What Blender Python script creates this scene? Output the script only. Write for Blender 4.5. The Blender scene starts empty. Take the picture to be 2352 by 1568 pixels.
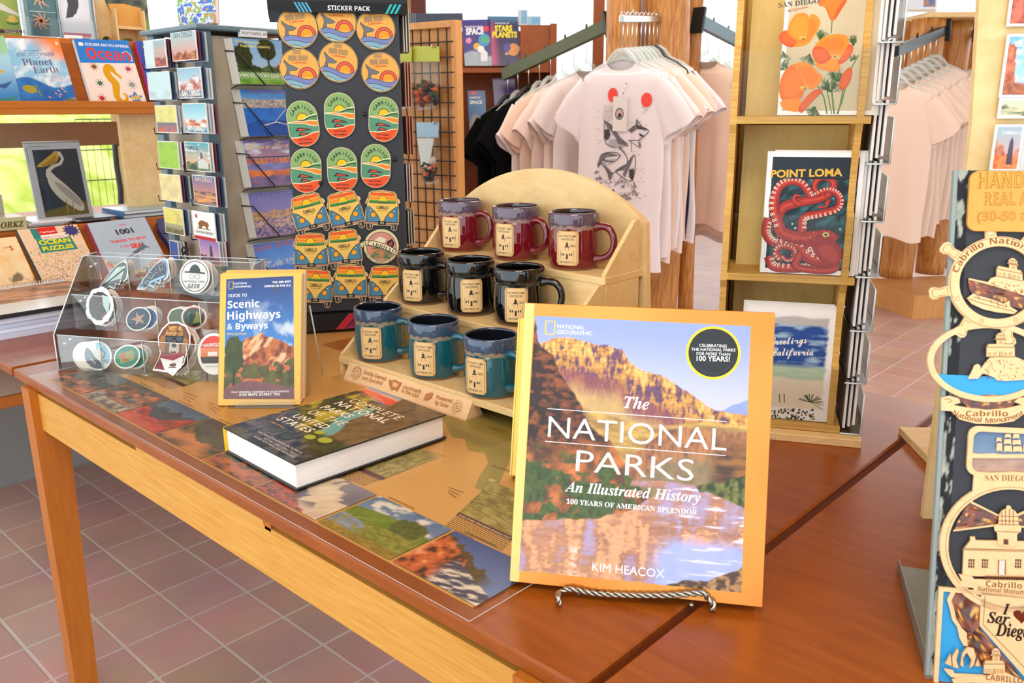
import bpy, math, random
import numpy as np
from mathutils import Matrix, Vector
from mathutils.geometry import tessellate_polygon
sc = bpy.context.scene
COL = sc.collection
rng = random.Random(7)

# ------------------------------------------------------------------ camera
FPX, PIT, ROL, YAW, HC = 1966.0, .2656, -.005, -.7485, 1.17
CX, CY = 1176.0, 784.0
_f = np.array([0, math.cos(PIT), -math.sin(PIT)]); _r = np.array([1., 0, 0]); _u = np.cross(_r, _f)
_R = math.cos(ROL)*_r + math.sin(ROL)*_u; _U = -math.sin(ROL)*_r + math.cos(ROL)*_u
_W = np.array([[math.cos(YAW), math.sin(YAW), 0], [-math.sin(YAW), math.cos(YAW), 0], [0, 0, 1]])
RT, UP, FW = _W@_R, _W@_U, _W@_f
EYE = np.array([0, 0, HC])
cam = bpy.data.cameras.new('camera'); co = bpy.data.objects.new('camera', cam); COL.objects.link(co)
cam.sensor_width = 36; cam.lens = 36*FPX/2352; cam.clip_start = .02; cam.clip_end = 200
m = Matrix.Identity(4)
for i in range(3):
    m[i][0], m[i][1], m[i][2], m[i][3] = RT[i], UP[i], -FW[i], EYE[i]
co.matrix_world = m
cam.dof.use_dof = True; cam.dof.focus_distance = 1.25; cam.dof.aperture_fstop = 14
sc.camera = co
# ------------------------------------------------------------------ light
w = bpy.data.worlds.new('sky'); sc.world = w; w.use_nodes = True
bg = w.node_tree.nodes['Background']
bg.inputs['Color'].default_value = (.86, .95, 1.0, 1); bg.inputs['Strength'].default_value = 2.1
def area(name, loc, target, sx, sy, power, col):
    l = bpy.data.lights.new(name, 'AREA'); l.shape = 'RECTANGLE'; l.size = sx; l.size_y = sy; l.energy = power; l.color = col
    o = bpy.data.objects.new(name, l); COL.objects.link(o); o.location = loc
    o.rotation_euler = (Vector(target)-Vector(loc)).to_track_quat('-Z', 'Y').to_euler(); return o
area('fill_lamp', (.2, -.2, 2.9), (-1.0, 1.2, .7), 1.2, 1.2, 30, (1, .93, .84))  # unseen lamp added overhead as fill for the tables
area('fill_lamp', (-2.0, 3.0, 3.05), (-2.0, 3.2, 0), 1.4, 1.4, 40, (1, .93, .84))  # second unseen fill lamp, added to brighten the racks
area('window_daylight', (-5.2, 2.2, 2.3), (-1.2, 1.2, .7), 3.0, 1.6, 40, (.95, .98, 1))
area('window_daylight', (-2.2, 8.6, 2.4), (-1.4, 2.0, .7), 4.0, 1.6, 60, (.95, .98, 1))
vs = sc.view_settings
vs.view_transform = 'Standard'; vs.look = 'None'; vs.gamma = 1; vs.use_curve_mapping = False; vs.exposure = .15
sc.cycles.max_bounces = 10; sc.cycles.transparent_max_bounces = 24
sc.cycles.caustics_reflective = False; sc.cycles.caustics_refractive = False
sc.cycles.use_denoising = True

# ------------------------------------------------------------------ maths helpers
def V3(*a): return np.array(a, float)
def nrm(a): a = np.asarray(a, float); return a/np.linalg.norm(a)
def ray(x, y): return FW + (x-CX)/FPX*RT - (y-CY)/FPX*UP
def pz(x, y, z):
    d = ray(x, y); return EYE + d*((z-HC)/d[2])
def pp(x, y, P0, N):
    d = ray(x, y); return EYE + d*(np.dot(np.asarray(P0)-EYE, N)/np.dot(d, N))
def py_(x, y, Y): return pp(x, y, (0, Y, 0), V3(0, 1, 0))
def px_(x, y, X): return pp(x, y, (X, 0, 0), V3(1, 0, 0))
def pd(x, y, dep): return EYE + ray(x, y)*dep
def H(s):
    s = s.lstrip('#'); c = [int(s[i:i+2], 16)/255 for i in (0, 2, 4)]
    return np.array([x/12.92 if x <= .04045 else ((x+.055)/1.055)**2.4 for x in c])
class Fr:
    """plane frame: origin, unit right, unit up, normal towards the viewer side"""
    def __init__(s, O, ex, ey):
        s.O = np.asarray(O, float); s.ex = nrm(ex); ey = np.asarray(ey, float); s.ey = nrm(ey-np.dot(ey, s.ex)*s.ex); s.n = np.cross(s.ex, s.ey)
    def P(s, u, v, d=0): return s.O + u*s.ex + v*s.ey + d*s.n
    def uv(s, x, y):
        q = pp(x, y, s.O, s.n) - s.O; return np.array([q@s.ex, q@s.ey])
    def off(s, d): return Fr(s.O+d*s.n, s.ex, s.ey)
def lean_frame(O, e, deg):
    e = nrm([e[0], e[1], 0]); n = V3(e[1], -e[0], 0); a = math.radians(deg)
    return Fr(O, e, V3(0, 0, math.cos(a)) - math.sin(a)*n)

# ------------------------------------------------------------------ mesh builder
class MB:
    def __init__(s, mat=None):
        s.V = []; s.n = 0; s.L = []; s.LT = []; s.MI = []; s.C = []; s.S = []; s.mats = []; s.mi = 0
        if mat is not None: s.use(mat)
    def use(s, mat):
        if mat not in s.mats: s.mats.append(mat)
        s.mi = s.mats.index(mat); return s
    def add(s, v, faces, col=None, smooth=False):
        v = np.asarray(v, float).reshape(-1, 3)
        if isinstance(faces, np.ndarray):
            lt = np.full(len(faces), faces.shape[1], int); li = faces.reshape(-1)
        else:
            lt = np.array([len(f) for f in faces], int); li = np.array([i for f in faces for i in f], int)
        if not len(lt): return s
        if col is None: c = np.ones((len(li), 3))
        else:
            col = np.asarray(col, float)
            c = np.tile(col, (len(li), 1)) if col.ndim == 1 else col[li]
        s.V.append(v); s.L.append(li+s.n); s.LT.append(lt); s.C.append(c); s.n += len(v)
        s.MI.append(np.full(len(lt), s.mi)); s.S.append(np.full(len(lt), smooth)); return s
    # -- solids
    def box(s, c, size, ax=None, col=None, bev=0.0):
        c = np.asarray(c, float); h = np.asarray(size, float)/2
        ax = np.eye(3) if ax is None else np.asarray(ax, float)
        if bev <= 0:
            p = np.array([[x, y, z] for x in (-1, 1) for y in (-1, 1) for z in (-1, 1)])*h
            f = [(0, 1, 3, 2), (4, 6, 7, 5), (0, 4, 5, 1), (2, 3, 7, 6), (0, 2, 6, 4), (1, 5, 7, 3)]
        else:
            b = min(bev, *(h*.98)); p = []; idx = {}
            for x in (-1, 1):
                for y in (-1, 1):
                    for z in (-1, 1):
                        for k in range(3):
                            q = np.array([x, y, z])*(h-b); q[k] += (x, y, z)[k]*b; idx[(x, y, z, k)] = len(p); p.append(q)
            f = []
            for k in range(3):
                a1, a2 = [(1, 2), (2, 0), (0, 1)][k]
                for sg in (-1, 1):
                    q = []
                    for (i, j) in ((-1, -1), (1, -1), (1, 1), (-1, 1)):
                        key = [0, 0, 0]; key[k] = sg; key[a1] = i; key[a2] = j; q.append(idx[(*key, k)])
                    f.append(tuple(q) if sg > 0 else tuple(q[::-1]))
            for k in range(3):
                a1, a2 = [(1, 2), (2, 0), (0, 1)][k]
                for i in (-1, 1):
                    for j in (-1, 1):
                        q = []
                        for t, kk in ((-1, a1), (1, a1), (1, a2), (-1, a2)):
                            key = [0, 0, 0]; key[k] = t; key[a1] = i; key[a2] = j; q.append(idx[(*key, kk)])
                        f.append(tuple(q) if i*j > 0 else tuple(q[::-1]))
            for x in (-1, 1):
                for y in (-1, 1):
                    for z in (-1, 1):
                        q = [idx[(x, y, z, k)] for k in range(3)]
                        f.append(tuple(q) if x*y*z > 0 else tuple(q[::-1]))
            p = np.array(p)
        return s.add(c + p@ax, f, col)
    def fbox(s, fr, u0, v0, u1, v1, d0, d1, col=None, bev=0.0):
        return s.box(fr.P((u0+u1)/2, (v0+v1)/2, (d0+d1)/2), (abs(u1-u0), abs(v1-v0), abs(d1-d0)), (fr.ex, fr.ey, fr.n), col, bev)
    def prism(s, fr, pts, d0, d1, col=None, cap=True, side=None):
        pts = [tuple(p) for p in pts]; a = sum(pts[i-1][0]*pts[i][1]-pts[i][0]*pts[i-1][1] for i in range(len(pts)))
        if a < 0: pts = pts[::-1]
        k = len(pts); v = [fr.P(u, w, d0) for u, w in pts]+[fr.P(u, w, d1) for u, w in pts]
        if cap:
            s.add(v, [tuple(range(k))[::-1], tuple(range(k, 2*k))], col)
        s.add(v, [(i, (i+1) % k, k+(i+1) % k, k+i) for i in range(k)], col if side is None else side); return s
    def tube(s, pts, r, seg=8, col=None, cap=True, closed=False):
        P = np.asarray(pts, float); k = len(P); r = np.broadcast_to(np.asarray(r, float), (k,)); v = []; up = None
        for i in range(k):
            if closed: t = nrm(P[(i+1) % k]-P[i-1])
            else: t = nrm(P[min(i+1, k-1)]-P[max(i-1, 0)])
            if up is None:
                up = V3(0, 0, 1) if abs(t[2]) < .9 else V3(1, 0, 0)
            up = nrm(up - (up@t)*t); b = np.cross(t, up)
            for j in range(seg):
                a = 2*math.pi*j/seg; v.append(P[i]+r[i]*(math.cos(a)*up+math.sin(a)*b))
        f = []
        for i in range(k if closed else k-1):
            i2 = (i+1) % k
            for j in range(seg):
                f.append((i*seg+j, i*seg+(j+1) % seg, i2*seg+(j+1) % seg, i2*seg+j))
        if cap and not closed:
            f.append(tuple(range(seg))[::-1]); f.append(tuple(range((k-1)*seg, k*seg)))
        return s.add(v, f, col, True)
    def lathe(s, prof, seg=32, c=(0, 0, 0), col=None, colf=None):
        prof = np.asarray(prof, float); v = []; cs = []
        for (r, z) in prof:
            for j in range(seg):
                a = 2*math.pi*j/seg; v.append((c[0]+r*math.cos(a), c[1]+r*math.sin(a), c[2]+z))
                if colf: cs.append(colf(r, z, a))
        k = len(prof)
        f = [(i*seg+j, i*seg+(j+1) % seg, (i+1)*seg+(j+1) % seg, (i+1)*seg+j) for i in range(k-1) for j in range(seg)]
        return s.add(v, f, np.array(cs) if colf else col, True)
    def build(s, name, parent=None, origin=None, smooth_all=False):
        V = np.concatenate(s.V); L = np.concatenate(s.L).astype(np.int32); LT = np.concatenate(s.LT).astype(np.int32)
        if parent is None:
            O = np.array([(V[:, 0].min()+V[:, 0].max())/2, (V[:, 1].min()+V[:, 1].max())/2, V[:, 2].min()]) if origin is None else np.asarray(origin, float)
        else: O = RO[parent.name]
        V = V-O
        me = bpy.data.meshes.new(name)
        me.vertices.add(len(V)); me.vertices.foreach_set('co', V.astype(np.float32).ravel())
        me.loops.add(len(L)); me.loops.foreach_set('vertex_index', L)
        me.polygons.add(len(LT)); me.polygons.foreach_set('loop_start', np.concatenate([[0], np.cumsum(LT)[:-1]]).astype(np.int32))
        me.polygons.foreach_set('material_index', np.concatenate(s.MI).astype(np.int32))
        me.polygons.foreach_set('use_smooth', np.concatenate(s.S) if not smooth_all else np.ones(len(LT), bool))
        C = np.concatenate(s.C); at = me.color_attributes.new('Col', 'FLOAT_COLOR', 'CORNER')
        at.data.foreach_set('color', np.concatenate([C, np.ones((len(C), 1))], 1).astype(np.float32).ravel())
        for mt in s.mats: me.materials.append(MAT[mt])
        me.update(); me.validate()
        o = bpy.data.objects.new(name, me); COL.objects.link(o)
        if parent is None: o.location = O
        else: o.parent = parent
        RO[o.name] = O
        return o
RO = {}
def tag(o, label, cat, group=None, kind=None):
    if label: o['label'] = label
    if cat: o['category'] = cat
    if group: o['group'] = group
    if kind: o['kind'] = kind
    return o
def thing(name, label, cat, loc=(0, 0, 0), group=None):
    o = bpy.data.objects.new(name, None); COL.objects.link(o); o.location = loc; o.empty_display_size = .05
    RO[o.name] = np.asarray(loc, float); return tag(o, label, cat, group)
def struct(mb, name, parent=None):
    o = mb.build(name, parent)
    if parent is None: o['kind'] = 'structure'
    return o
def dup(root, mat, label=None, group=None):
    r = root.copy(); COL.objects.link(r); r.matrix_world = mat
    if label: r['label'] = label
    if group: r['group'] = group
    for ch in list(root.children):
        c = ch.copy(); COL.objects.link(c); c.parent = r; c.matrix_parent_inverse = Matrix.Identity(4)
        for g in ch.children:
            d = g.copy(); COL.objects.link(d); d.parent = c
    return r
def mat4(fr, u=0, v=0, d=0, rot=0.0, sx=1.0):
    o = fr.P(u, v, d); ca, sa = math.cos(rot), math.sin(rot); ex = fr.ex*ca+fr.ey*sa; ey = -fr.ex*sa+fr.ey*ca
    return Matrix(((ex[0]*sx, ey[0]*sx, fr.n[0]*sx, o[0]), (ex[1]*sx, ey[1]*sx, fr.n[1]*sx, o[1]), (ex[2]*sx, ey[2]*sx, fr.n[2]*sx, o[2]), (0, 0, 0, 1)))
XY = Fr((0, 0, 0), (1, 0, 0), (0, 1, 0))
ORD = ['first', 'second', 'third', 'fourth', 'fifth', 'sixth', 'seventh', 'eighth', 'ninth', 'tenth', 'eleventh', 'twelfth']

# ------------------------------------------------------------------ noise and pictures
def _hash(i, j, seed):
    h = (i.astype(np.int64)*374761393 + j.astype(np.int64)*668265263 + seed*974634777) & 0x7fffffff
    h = ((h ^ (h >> 13))*1274126177) & 0x7fffffff
    return ((h ^ (h >> 16)) & 0xffff)/65535.0
def vnoise(x, y, seed=0):
    x = np.asarray(x, float); y = np.asarray(y, float); i = np.floor(x); j = np.floor(y); a = x-i; b = y-j
    a = a*a*(3-2*a); b = b*b*(3-2*b)
    return (_hash(i, j, seed)*(1-a)+_hash(i+1, j, seed)*a)*(1-b)+(_hash(i, j+1, seed)*(1-a)+_hash(i+1, j+1, seed)*a)*b
def fbm(x, y, seed=0, o=4):
    r = 0; a = .5
    for k in range(o):
        r = r+a*vnoise(x*2**k, y*2**k, seed+k*17); a *= .5
    return r/(1-.5**o)
def mixc(a, b, t):
    t = np.clip(np.asarray(t, float), 0, 1)[..., None]; return np.asarray(a)*(1-t)+np.asarray(b)*t
def ss(a, b, x): t = np.clip((x-a)/(b-a), 0, 1); return t*t*(3-2*t)
def over(base, col, mask): return base*(1-mask[..., None])+col*mask[..., None]
def landscape(sky0, sky1, *ridges, cloud=0, seed=0, water=None, cc='#f2f2f5'):
    """sky0 top, sky1 bottom; ridges: (height 0..1 or list of (s,h), roughness, colour a, colour b, texture freq)"""
    def fn(s, t):
        c = mixc(H(sky1), H(sky0), t)
        if cloud:
            n = fbm(s*5, t*11, seed, 5); c = mixc(c, H(cc), np.clip((n-.62+cloud*.3)*4, 0, 1)*.9)
        for k, (h, rough, ca, cb, fq) in enumerate(ridges):
            if not np.isscalar(h): hh = np.interp(s, [q[0] for q in h], [q[1] for q in h])
            else: hh = h
            hh = hh + rough*(fbm(s*7, s*0+k*3.1, seed+k, 5)-.5)
            mk = ss(0, .012, hh-t); n = fbm(s*fq, t*fq*1.3, seed+40+k, 5)
            c = over(c, mixc(H(ca), H(cb), (n-.5)*2.6+.5), mk)
        if water:
            wt, wa, wb = water
            n = fbm(s*3, t*40, seed+9, 4); c = over(c, mixc(H(wa), H(wb), (n-.5)*3+.5), ss(0, .01, wt-t))
        return c
    return fn

# ------------------------------------------------------------------ text
_TC = {}
def _uni(s, U, L, D):
    o = ''
    for ch in s:
        if 'A' <= ch <= 'Z': o += chr(U+ord(ch)-65)
        elif 'a' <= ch <= 'z': o += '\u210e' if (L == 0x1d44e and ch == 'h') else chr(L+ord(ch)-97)
        elif '0' <= ch <= '9' and D: o += chr(D+ord(ch)-48)
        else: o += ch
    return o
STY = {'serifb': (0x1d400, 0x1d41a, 0x1d7ce), 'it': (0x1d434, 0x1d44e, 0), 'itb': (0x1d468, 0x1d482, 0x1d7ce), 'script': (0x1d4d0, 0x1d4ea, 0),
       'sansb': (0x1d5d4, 0x1d5ee, 0x1d7ec), 'sansbi': (0x1d63c, 0x1d656, 0x1d7ec), 'sans': (0x1d5a0, 0x1d5ba, 0x1d7e2), 'mono': (0x1d670, 0x1d68a, 0x1d7f6)}
def text_geo(s, style=None, off=0.0, sp=1.0):
    k = (s, style, off, sp)
    if k in _TC: return _TC[k]
    c = bpy.data.curves.new('t', 'FONT'); c.body = _uni(s, *STY[style]) if style else s; c.offset = off; c.space_character = sp; c.resolution_u = 3
    o = bpy.data.objects.new('t', c); COL.objects.link(o)
    dg = bpy.context.evaluated_depsgraph_get(); ev = o.evaluated_get(dg); me = ev.to_mesh()
    v = np.array([q.co[:2] for q in me.vertices]).reshape(-1, 2); f = [tuple(p.vertices) for p in me.polygons]
    ev.to_mesh_clear(); bpy.data.objects.remove(o); bpy.data.curves.remove(c)
    if len(v): v = v-np.array([v[:, 0].min(), 0])
    _TC[k] = (v, f); return _TC[k]

class Art:
    """flat print drawn in the metres of a frame (or any mapping) and added to a mesh builder"""
    def __init__(s, mb, fr, eps=.00002, M=None, d0=0.0):
        s.mb = mb; s.fr = fr; s.eps = eps; s.l = 1; s.d0 = d0
        s.M = M or (lambda uv, d: fr.O+uv[:, :1]*fr.ex+uv[:, 1:2]*fr.ey+d*fr.n)
    def put(s, uv, faces, col, lay=None):
        if lay is None: lay = s.l; s.l += 1
        s.mb.add(s.M(np.asarray(uv, float).reshape(-1, 2), s.d0+lay*s.eps), faces, col)
    def grid(s, q, nx, ny, fn, lay=None):
        """q: bl, br, tr, tl corners in uv"""
        bl, br, tr, tl = [np.asarray(p, float) for p in q]; S, T = np.meshgrid(np.linspace(0, 1, nx+1), np.linspace(0, 1, ny+1))
        S = S.ravel(); T = T.ravel(); a = S[:, None]; b = T[:, None]
        uv = (bl*(1-a)+br*a)*(1-b)+(tl*(1-a)+tr*a)*b
        i = np.arange(nx*ny); r = i//nx*(nx+1)+i % nx
        s.put(uv, np.stack([r, r+1, r+nx+2, r+nx+1], 1), fn(S, T), lay)
    def rect(s, u0, v0, u1, v1, col, lay=None): s.put([(u0, v0), (u1, v0), (u1, v1), (u0, v1)], [(0, 1, 2, 3)], col, lay)
    def poly(s, pts, col, lay=None):
        pts = [np.asarray(p, float) for p in pts]; a = sum(pts[i-1][0]*pts[i][1]-pts[i][0]*pts[i-1][1] for i in range(len(pts)))
        if a < 0: pts = pts[::-1]
        tr = tessellate_polygon([[Vector((p[0], p[1], 0)) for p in pts]])
        f = []
        for t in tr:
            p0, p1, p2 = [pts[i] for i in t]; cr = (p1[0]-p0[0])*(p2[1]-p0[1])-(p1[1]-p0[1])*(p2[0]-p0[0])
            f.append(tuple(t) if cr > 0 else tuple(t[::-1]))
        s.put(pts, f, col, lay)
    def ell(s, u, v, a, b=None, col=(1, 1, 1), n=28, rot=0, a0=0, a1=2*math.pi, lay=None, r0=0):
        b = a if b is None else b; full = a1-a0 > 6.28; k = n+1
        th = np.linspace(a0, a1, k); c, q = math.cos(rot), math.sin(rot)
        x = a*np.cos(th); y = b*np.sin(th); o = np.stack([u+x*c-y*q, v+x*q+y*c], 1)
        if r0:
            x, y = x*r0, y*r0; i = np.stack([u+x*c-y*q, v+x*q+y*c], 1)
            s.put(np.concatenate([o, i]), [(j, j+1, k+j+1, k+j) for j in range(n)], col, lay)
        else: s.put(np.concatenate([o, [[u, v]]]), [(j, j+1, k) for j in range(n)], col, lay)
    def path_text(s, t, pts, h, col, style=None, off=0.0, lay=None):
        if lay is None: lay = s.l; s.l += 1
        P = np.asarray(pts, float); L = np.concatenate([[0], np.cumsum(np.linalg.norm(np.diff(P, axis=0), axis=1))]); k = h/.7; ws = []
        for ch in t: gv, gf = text_geo(ch, style, off) if ch != ' ' else (np.zeros((0, 2)), []); ws.append((gv[:, 0].max() if len(gv) else .32)+.08)
        sc_ = L[-1]/sum(ws); x = 0
        for ch, w_ in zip(t, ws):
            m_ = (x+w_/2)*sc_; x += w_
            if ch == ' ': continue
            gv, gf = text_geo(ch, style, off); p = np.array([np.interp(m_, L, P[:, 0]), np.interp(m_, L, P[:, 1])]); q = np.array([np.interp(m_+1e-4, L, P[:, 0]), np.interp(m_+1e-4, L, P[:, 1])])-np.array([np.interp(m_-1e-4, L, P[:, 0]), np.interp(m_-1e-4, L, P[:, 1])]); q /= np.linalg.norm(q)
            gx = (gv[:, 0]-gv[:, 0].max()/2)*min(k, sc_*1.0) if False else (gv[:, 0]-gv[:, 0].max()/2)*sc_; gy = gv[:, 1]*k; s.put(np.stack([p[0]+gx*q[0]-gy*q[1], p[1]+gx*q[1]+gy*q[0]], 1), gf, col, lay)
    def line(s, pts, wd, col, lay=None, closed=False):
        P = [np.asarray(p, float) for p in pts]; n = len(P); wd = np.broadcast_to(np.asarray(wd, float), (n,)); a = []; b = []
        for i in range(n):
            t = P[(i+1) % n if closed else min(i+1, n-1)]-P[i-1 if (closed or i) else 0]; t = t/(np.linalg.norm(t)+1e-12); q = np.array([-t[1], t[0]])*wd[i]/2
            a.append(P[i]+q); b.append(P[i]-q)
        s.put(a+b, [(n+i, n+(i+1) % n, (i+1) % n, i) for i in range(n if closed else n-1)], col, lay)
    def text(s, t, p0, p1=None, h=None, col=(1, 1, 1), style=None, off=0.0, sp=1.0, align='l', lay=None, ang=0.0, hs=1.0):
        """p0..p1 in uv: fit the width between them; or p0 with letter height h and align"""
        v, f = text_geo(t, style, off, sp)
        if not len(v): return
        wd = v[:, 0].max(); p0 = np.asarray(p0, float)
        if p1 is not None:
            d = np.asarray(p1, float)-p0; k = np.linalg.norm(d)/wd; ang = math.atan2(d[1], d[0]); kx, ky = k, k*hs; x0 = 0
            if h: ky = h/.7
        else:
            ky = h/.7; kx = ky*hs; x0 = {'l': 0, 'c': -wd/2, 'r': -wd}[align]
        x = (v[:, 0]+x0)*kx; y = v[:, 1]*ky; c, q = math.cos(ang), math.sin(ang)
        s.put(np.stack([p0[0]+x*c-y*q, p0[1]+x*q+y*c], 1), f, col, lay)
    def arc_text(s, t, u, v, r, a0, a1, h, col, style=None, off=0.0, inside=False, lay=None):
        """letters along an arc, a0 to a1 radians (clockwise reading over the top)"""
        if lay is None: lay = s.l; s.l += 1
        n = len(t)
        for i, ch in enumerate(t):
            if ch == ' ': continue
            a = a0+(a1-a0)*(i+.5)/n; gv, gf = text_geo(ch, style, off)
            if not len(gv): continue
            k = h/.7; x = (gv[:, 0]-gv[:, 0].max()/2)*k; y = gv[:, 1]*k; th = a-math.pi/2 if not inside else a+math.pi/2
            if inside: y = y-h
            c, q = math.cos(th), math.sin(th); rr = r
            s.put(np.stack([u+rr*math.cos(a)+x*c-y*q, v+rr*math.sin(a)+x*q+y*c], 1), gf, col, lay)

# ------------------------------------------------------------------ materials
MAT = {}
def newmat(name):
    mt = bpy.data.materials.new(name); mt.use_nodes = True; MAT[name] = mt; return mt, mt.node_tree.nodes, mt.node_tree.links, mt.node_tree.nodes['Principled BSDF']
def plain(name, col, rough=.5, spec=.4, metal=0, coat=0, noise=0, nscale=30, bump=0):
    mt, N, Lk, B = newmat(name); col = H(col) if isinstance(col, str) else col
    B.inputs['Base Color'].default_value = (*col, 1); B.inputs['Roughness'].default_value = rough; B.inputs['Specular IOR Level'].default_value = spec
    B.inputs['Metallic'].default_value = metal; B.inputs['Coat Weight'].default_value = coat; B.inputs['Coat Roughness'].default_value = .05
    if noise or bump:
        tc = N.new('ShaderNodeTexCoord'); no = N.new('ShaderNodeTexNoise'); no.inputs['Scale'].default_value = nscale; no.inputs['Detail'].default_value = 5
        Lk.new(tc.outputs['Object'], no.inputs['Vector'])
        if noise:
            mr = N.new('ShaderNodeMix'); mr.data_type = 'RGBA'; mr.inputs[6].default_value = (*(col*(1-noise)), 1); mr.inputs[7].default_value = (*np.minimum(col*(1+noise), 1), 1)
            Lk.new(no.outputs['Fac'], mr.inputs[0]); Lk.new(mr.outputs[2], B.inputs['Base Color'])
        if bump:
            bp = N.new('ShaderNodeBump'); bp.inputs['Strength'].default_value = bump; bp.inputs['Distance'].default_value = .002
            Lk.new(no.outputs['Fac'], bp.inputs['Height']); Lk.new(bp.outputs['Normal'], B.inputs['Normal'])
    return mt
def colmat(name, rough=.5, spec=.4, coat=0, bump=0, nscale=200, metal=0):
    mt, N, Lk, B = newmat(name); a = N.new('ShaderNodeVertexColor'); a.layer_name = 'Col'
    Lk.new(a.outputs['Color'], B.inputs['Base Color']); B.inputs['Roughness'].default_value = rough; B.inputs['Specular IOR Level'].default_value = spec
    B.inputs['Coat Weight'].default_value = coat; B.inputs['Coat Roughness'].default_value = .06; B.inputs['Metallic'].default_value = metal
    if bump:
        tc = N.new('ShaderNodeTexCoord'); no = N.new('ShaderNodeTexNoise'); no.inputs['Scale'].default_value = nscale
        Lk.new(tc.outputs['Object'], no.inputs['Vector']); bp = N.new('ShaderNodeBump'); bp.inputs['Strength'].default_value = bump; bp.inputs['Distance'].default_value = .003
        Lk.new(no.outputs['Fac'], bp.inputs['Height']); Lk.new(bp.outputs['Normal'], B.inputs['Normal'])
    return mt
def wood(name, ca, cb, scale=(1, 1, 1), nscale=6, rough=.4, spec=.4, coat=0, contrast=1.0, dist=1.5):
    mt, N, Lk, B = newmat(name); tc = N.new('ShaderNodeTexCoord'); mp = N.new('ShaderNodeMapping'); mp.inputs['Scale'].default_value = scale
    Lk.new(tc.outputs['Object'], mp.inputs['Vector'])
    no = N.new('ShaderNodeTexNoise'); no.inputs['Scale'].default_value = nscale; no.inputs['Detail'].default_value = 8; no.inputs['Distortion'].default_value = dist; no.inputs['Roughness'].default_value = .62
    Lk.new(mp.outputs['Vector'], no.inputs['Vector'])
    cr = N.new('ShaderNodeValToRGB'); e = cr.color_ramp.elements; lo = .5-.22/contrast; hi = .5+.22/contrast
    e[0].position = lo; e[0].color = (*H(ca), 1); e[1].position = hi; e[1].color = (*H(cb), 1)
    Lk.new(no.outputs['Fac'], cr.inputs['Fac']); Lk.new(cr.outputs['Color'], B.inputs['Base Color'])
    B.inputs['Roughness'].default_value = rough; B.inputs['Specular IOR Level'].default_value = spec; B.inputs['Coat Weight'].default_value = coat; B.inputs['Coat Roughness'].default_value = .15
    return mt
def acrylic(name, tint=(.97, .985, .98), gl=.5, rough=.03):
    mt, N, Lk, B = newmat(name); N.remove(B); out = N['Material Output']
    tr = N.new('ShaderNodeBsdfTransparent'); tr.inputs['Color'].default_value = (*tint, 1); g = N.new('ShaderNodeBsdfGlossy'); g.inputs['Roughness'].default_value = rough
    fr = N.new('ShaderNodeFresnel'); fr.inputs['IOR'].default_value = 1.45; mu = N.new('ShaderNodeMath'); mu.operation = 'MULTIPLY'; mu.inputs[1].default_value = gl
    mx = N.new('ShaderNodeMixShader'); Lk.new(fr.outputs['Fac'], mu.inputs[0]); Lk.new(mu.outputs[0], mx.inputs['Fac']); Lk.new(tr.outputs[0], mx.inputs[1]); Lk.new(g.outputs[0], mx.inputs[2]); Lk.new(mx.outputs[0], out.inputs['Surface'])
    return mt
colmat('gloss_print', .22, .45); colmat('satin_print', .4, .35); colmat('matte_print', .75, .2)
colmat('cloth', .95, .1, bump=.25, nscale=500)
colmat('ceramic', .07, .55, coat=.6)
colmat('lacquer', .15, .5, coat=.4)
colmat('foil', .25, .6, metal=.55)
wood('table_wood', '#823c0a', '#a45618', (1.2, 9, 9), 5, .28, .35, 0, .8)
wood('ceiling_wood', '#a5713c', '#b98650', (3, .6, 1), 4, .6, .2, 0, .7)
wood('table_edge', '#9a5218', '#b9702c', (1.2, 9, 9), 6, .3, .4, 0, .8)
wood('apron_wood', '#c4842f', '#daa552', (3, 60, 60), 4, .5, .3, 0, .9, .6)
wood('leg_wood', '#a85d1c', '#bd7128', (25, 25, 2), 4, .4, .3, 0, .8)
wood('shelf_wood', '#9c4f18', '#b3652a', (12, 2, 12), 4, .5, .25, 0, .8)
wood('shelf_front', '#b76722', '#c97a32', (12, 2, 12), 4, .5, .25, 0, .8)
wood('ply', '#dcb474', '#ecd09a', (3, 8, 8), 4, .5, .3, 0, .8)
wood('ply_gold', '#dcb964', '#ecd084', (14, 14, 2), 4, .45, .3, 0, .7)
wood('ply_edge', '#c9954a', '#e2b868', (2, 2, 90), 4, .6, .2, 0, 1.2, .2)
wood('maple', '#e4b988', '#f0cfa2', (3, 14, 14), 5, .5, .3, 0, .9, 2.5)
wood('log', '#9a5a22', '#d69a55', (7, 7, .8), 3.5, .45, .35, 0, 1.3, 2.5)
wood('panel_wood', '#c98b4c', '#dba465', (10, 10, 2), 4, .5, .3, 0, .8)
wood('red_wood', '#8d4a26', '#a5603a', (12, 12, 2), 4, .55, .25, 0, .8)
wood('tag_wood', '#e5b983', '#efcd9e', (3, 14, 14), 6, .55, .25, 0, .8)
plain('black_metal', '#15171a', .4, .5); plain('dark_board', '#2c2e34', .5, .4, noise=.2, nscale=18)
plain('spin_frame', '#6f8690', .4, .5, noise=.15, nscale=60); plain('spin_panel', '#c3b59f', .5, .3, noise=.06, nscale=10)
plain('steel', '#b9b6ab', .3, .5, 1); plain('chrome', '#d8dadd', .15, .5, 1); plain('galv', '#8d938f', .4, .5, .6, noise=.2, nscale=40)
plain('green_bar', '#4a5128', .45, .4); plain('white', '#efeff2', .5, .4); plain('grey_black', '#2e3033', .5, .4)
plain('gap', '#20120a', .9, .1)
acrylic('acrylic', (.97, .985, .98), .85); acrylic('acrylic_thin', (.98, .985, .98), .35); plain('acrylic_edge', '#d9e6ea', .15, .6)
acrylic('film', (.97, .96, .93), .1, .15); acrylic('glass', (.99, 1, 1), .25, .02)
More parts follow.
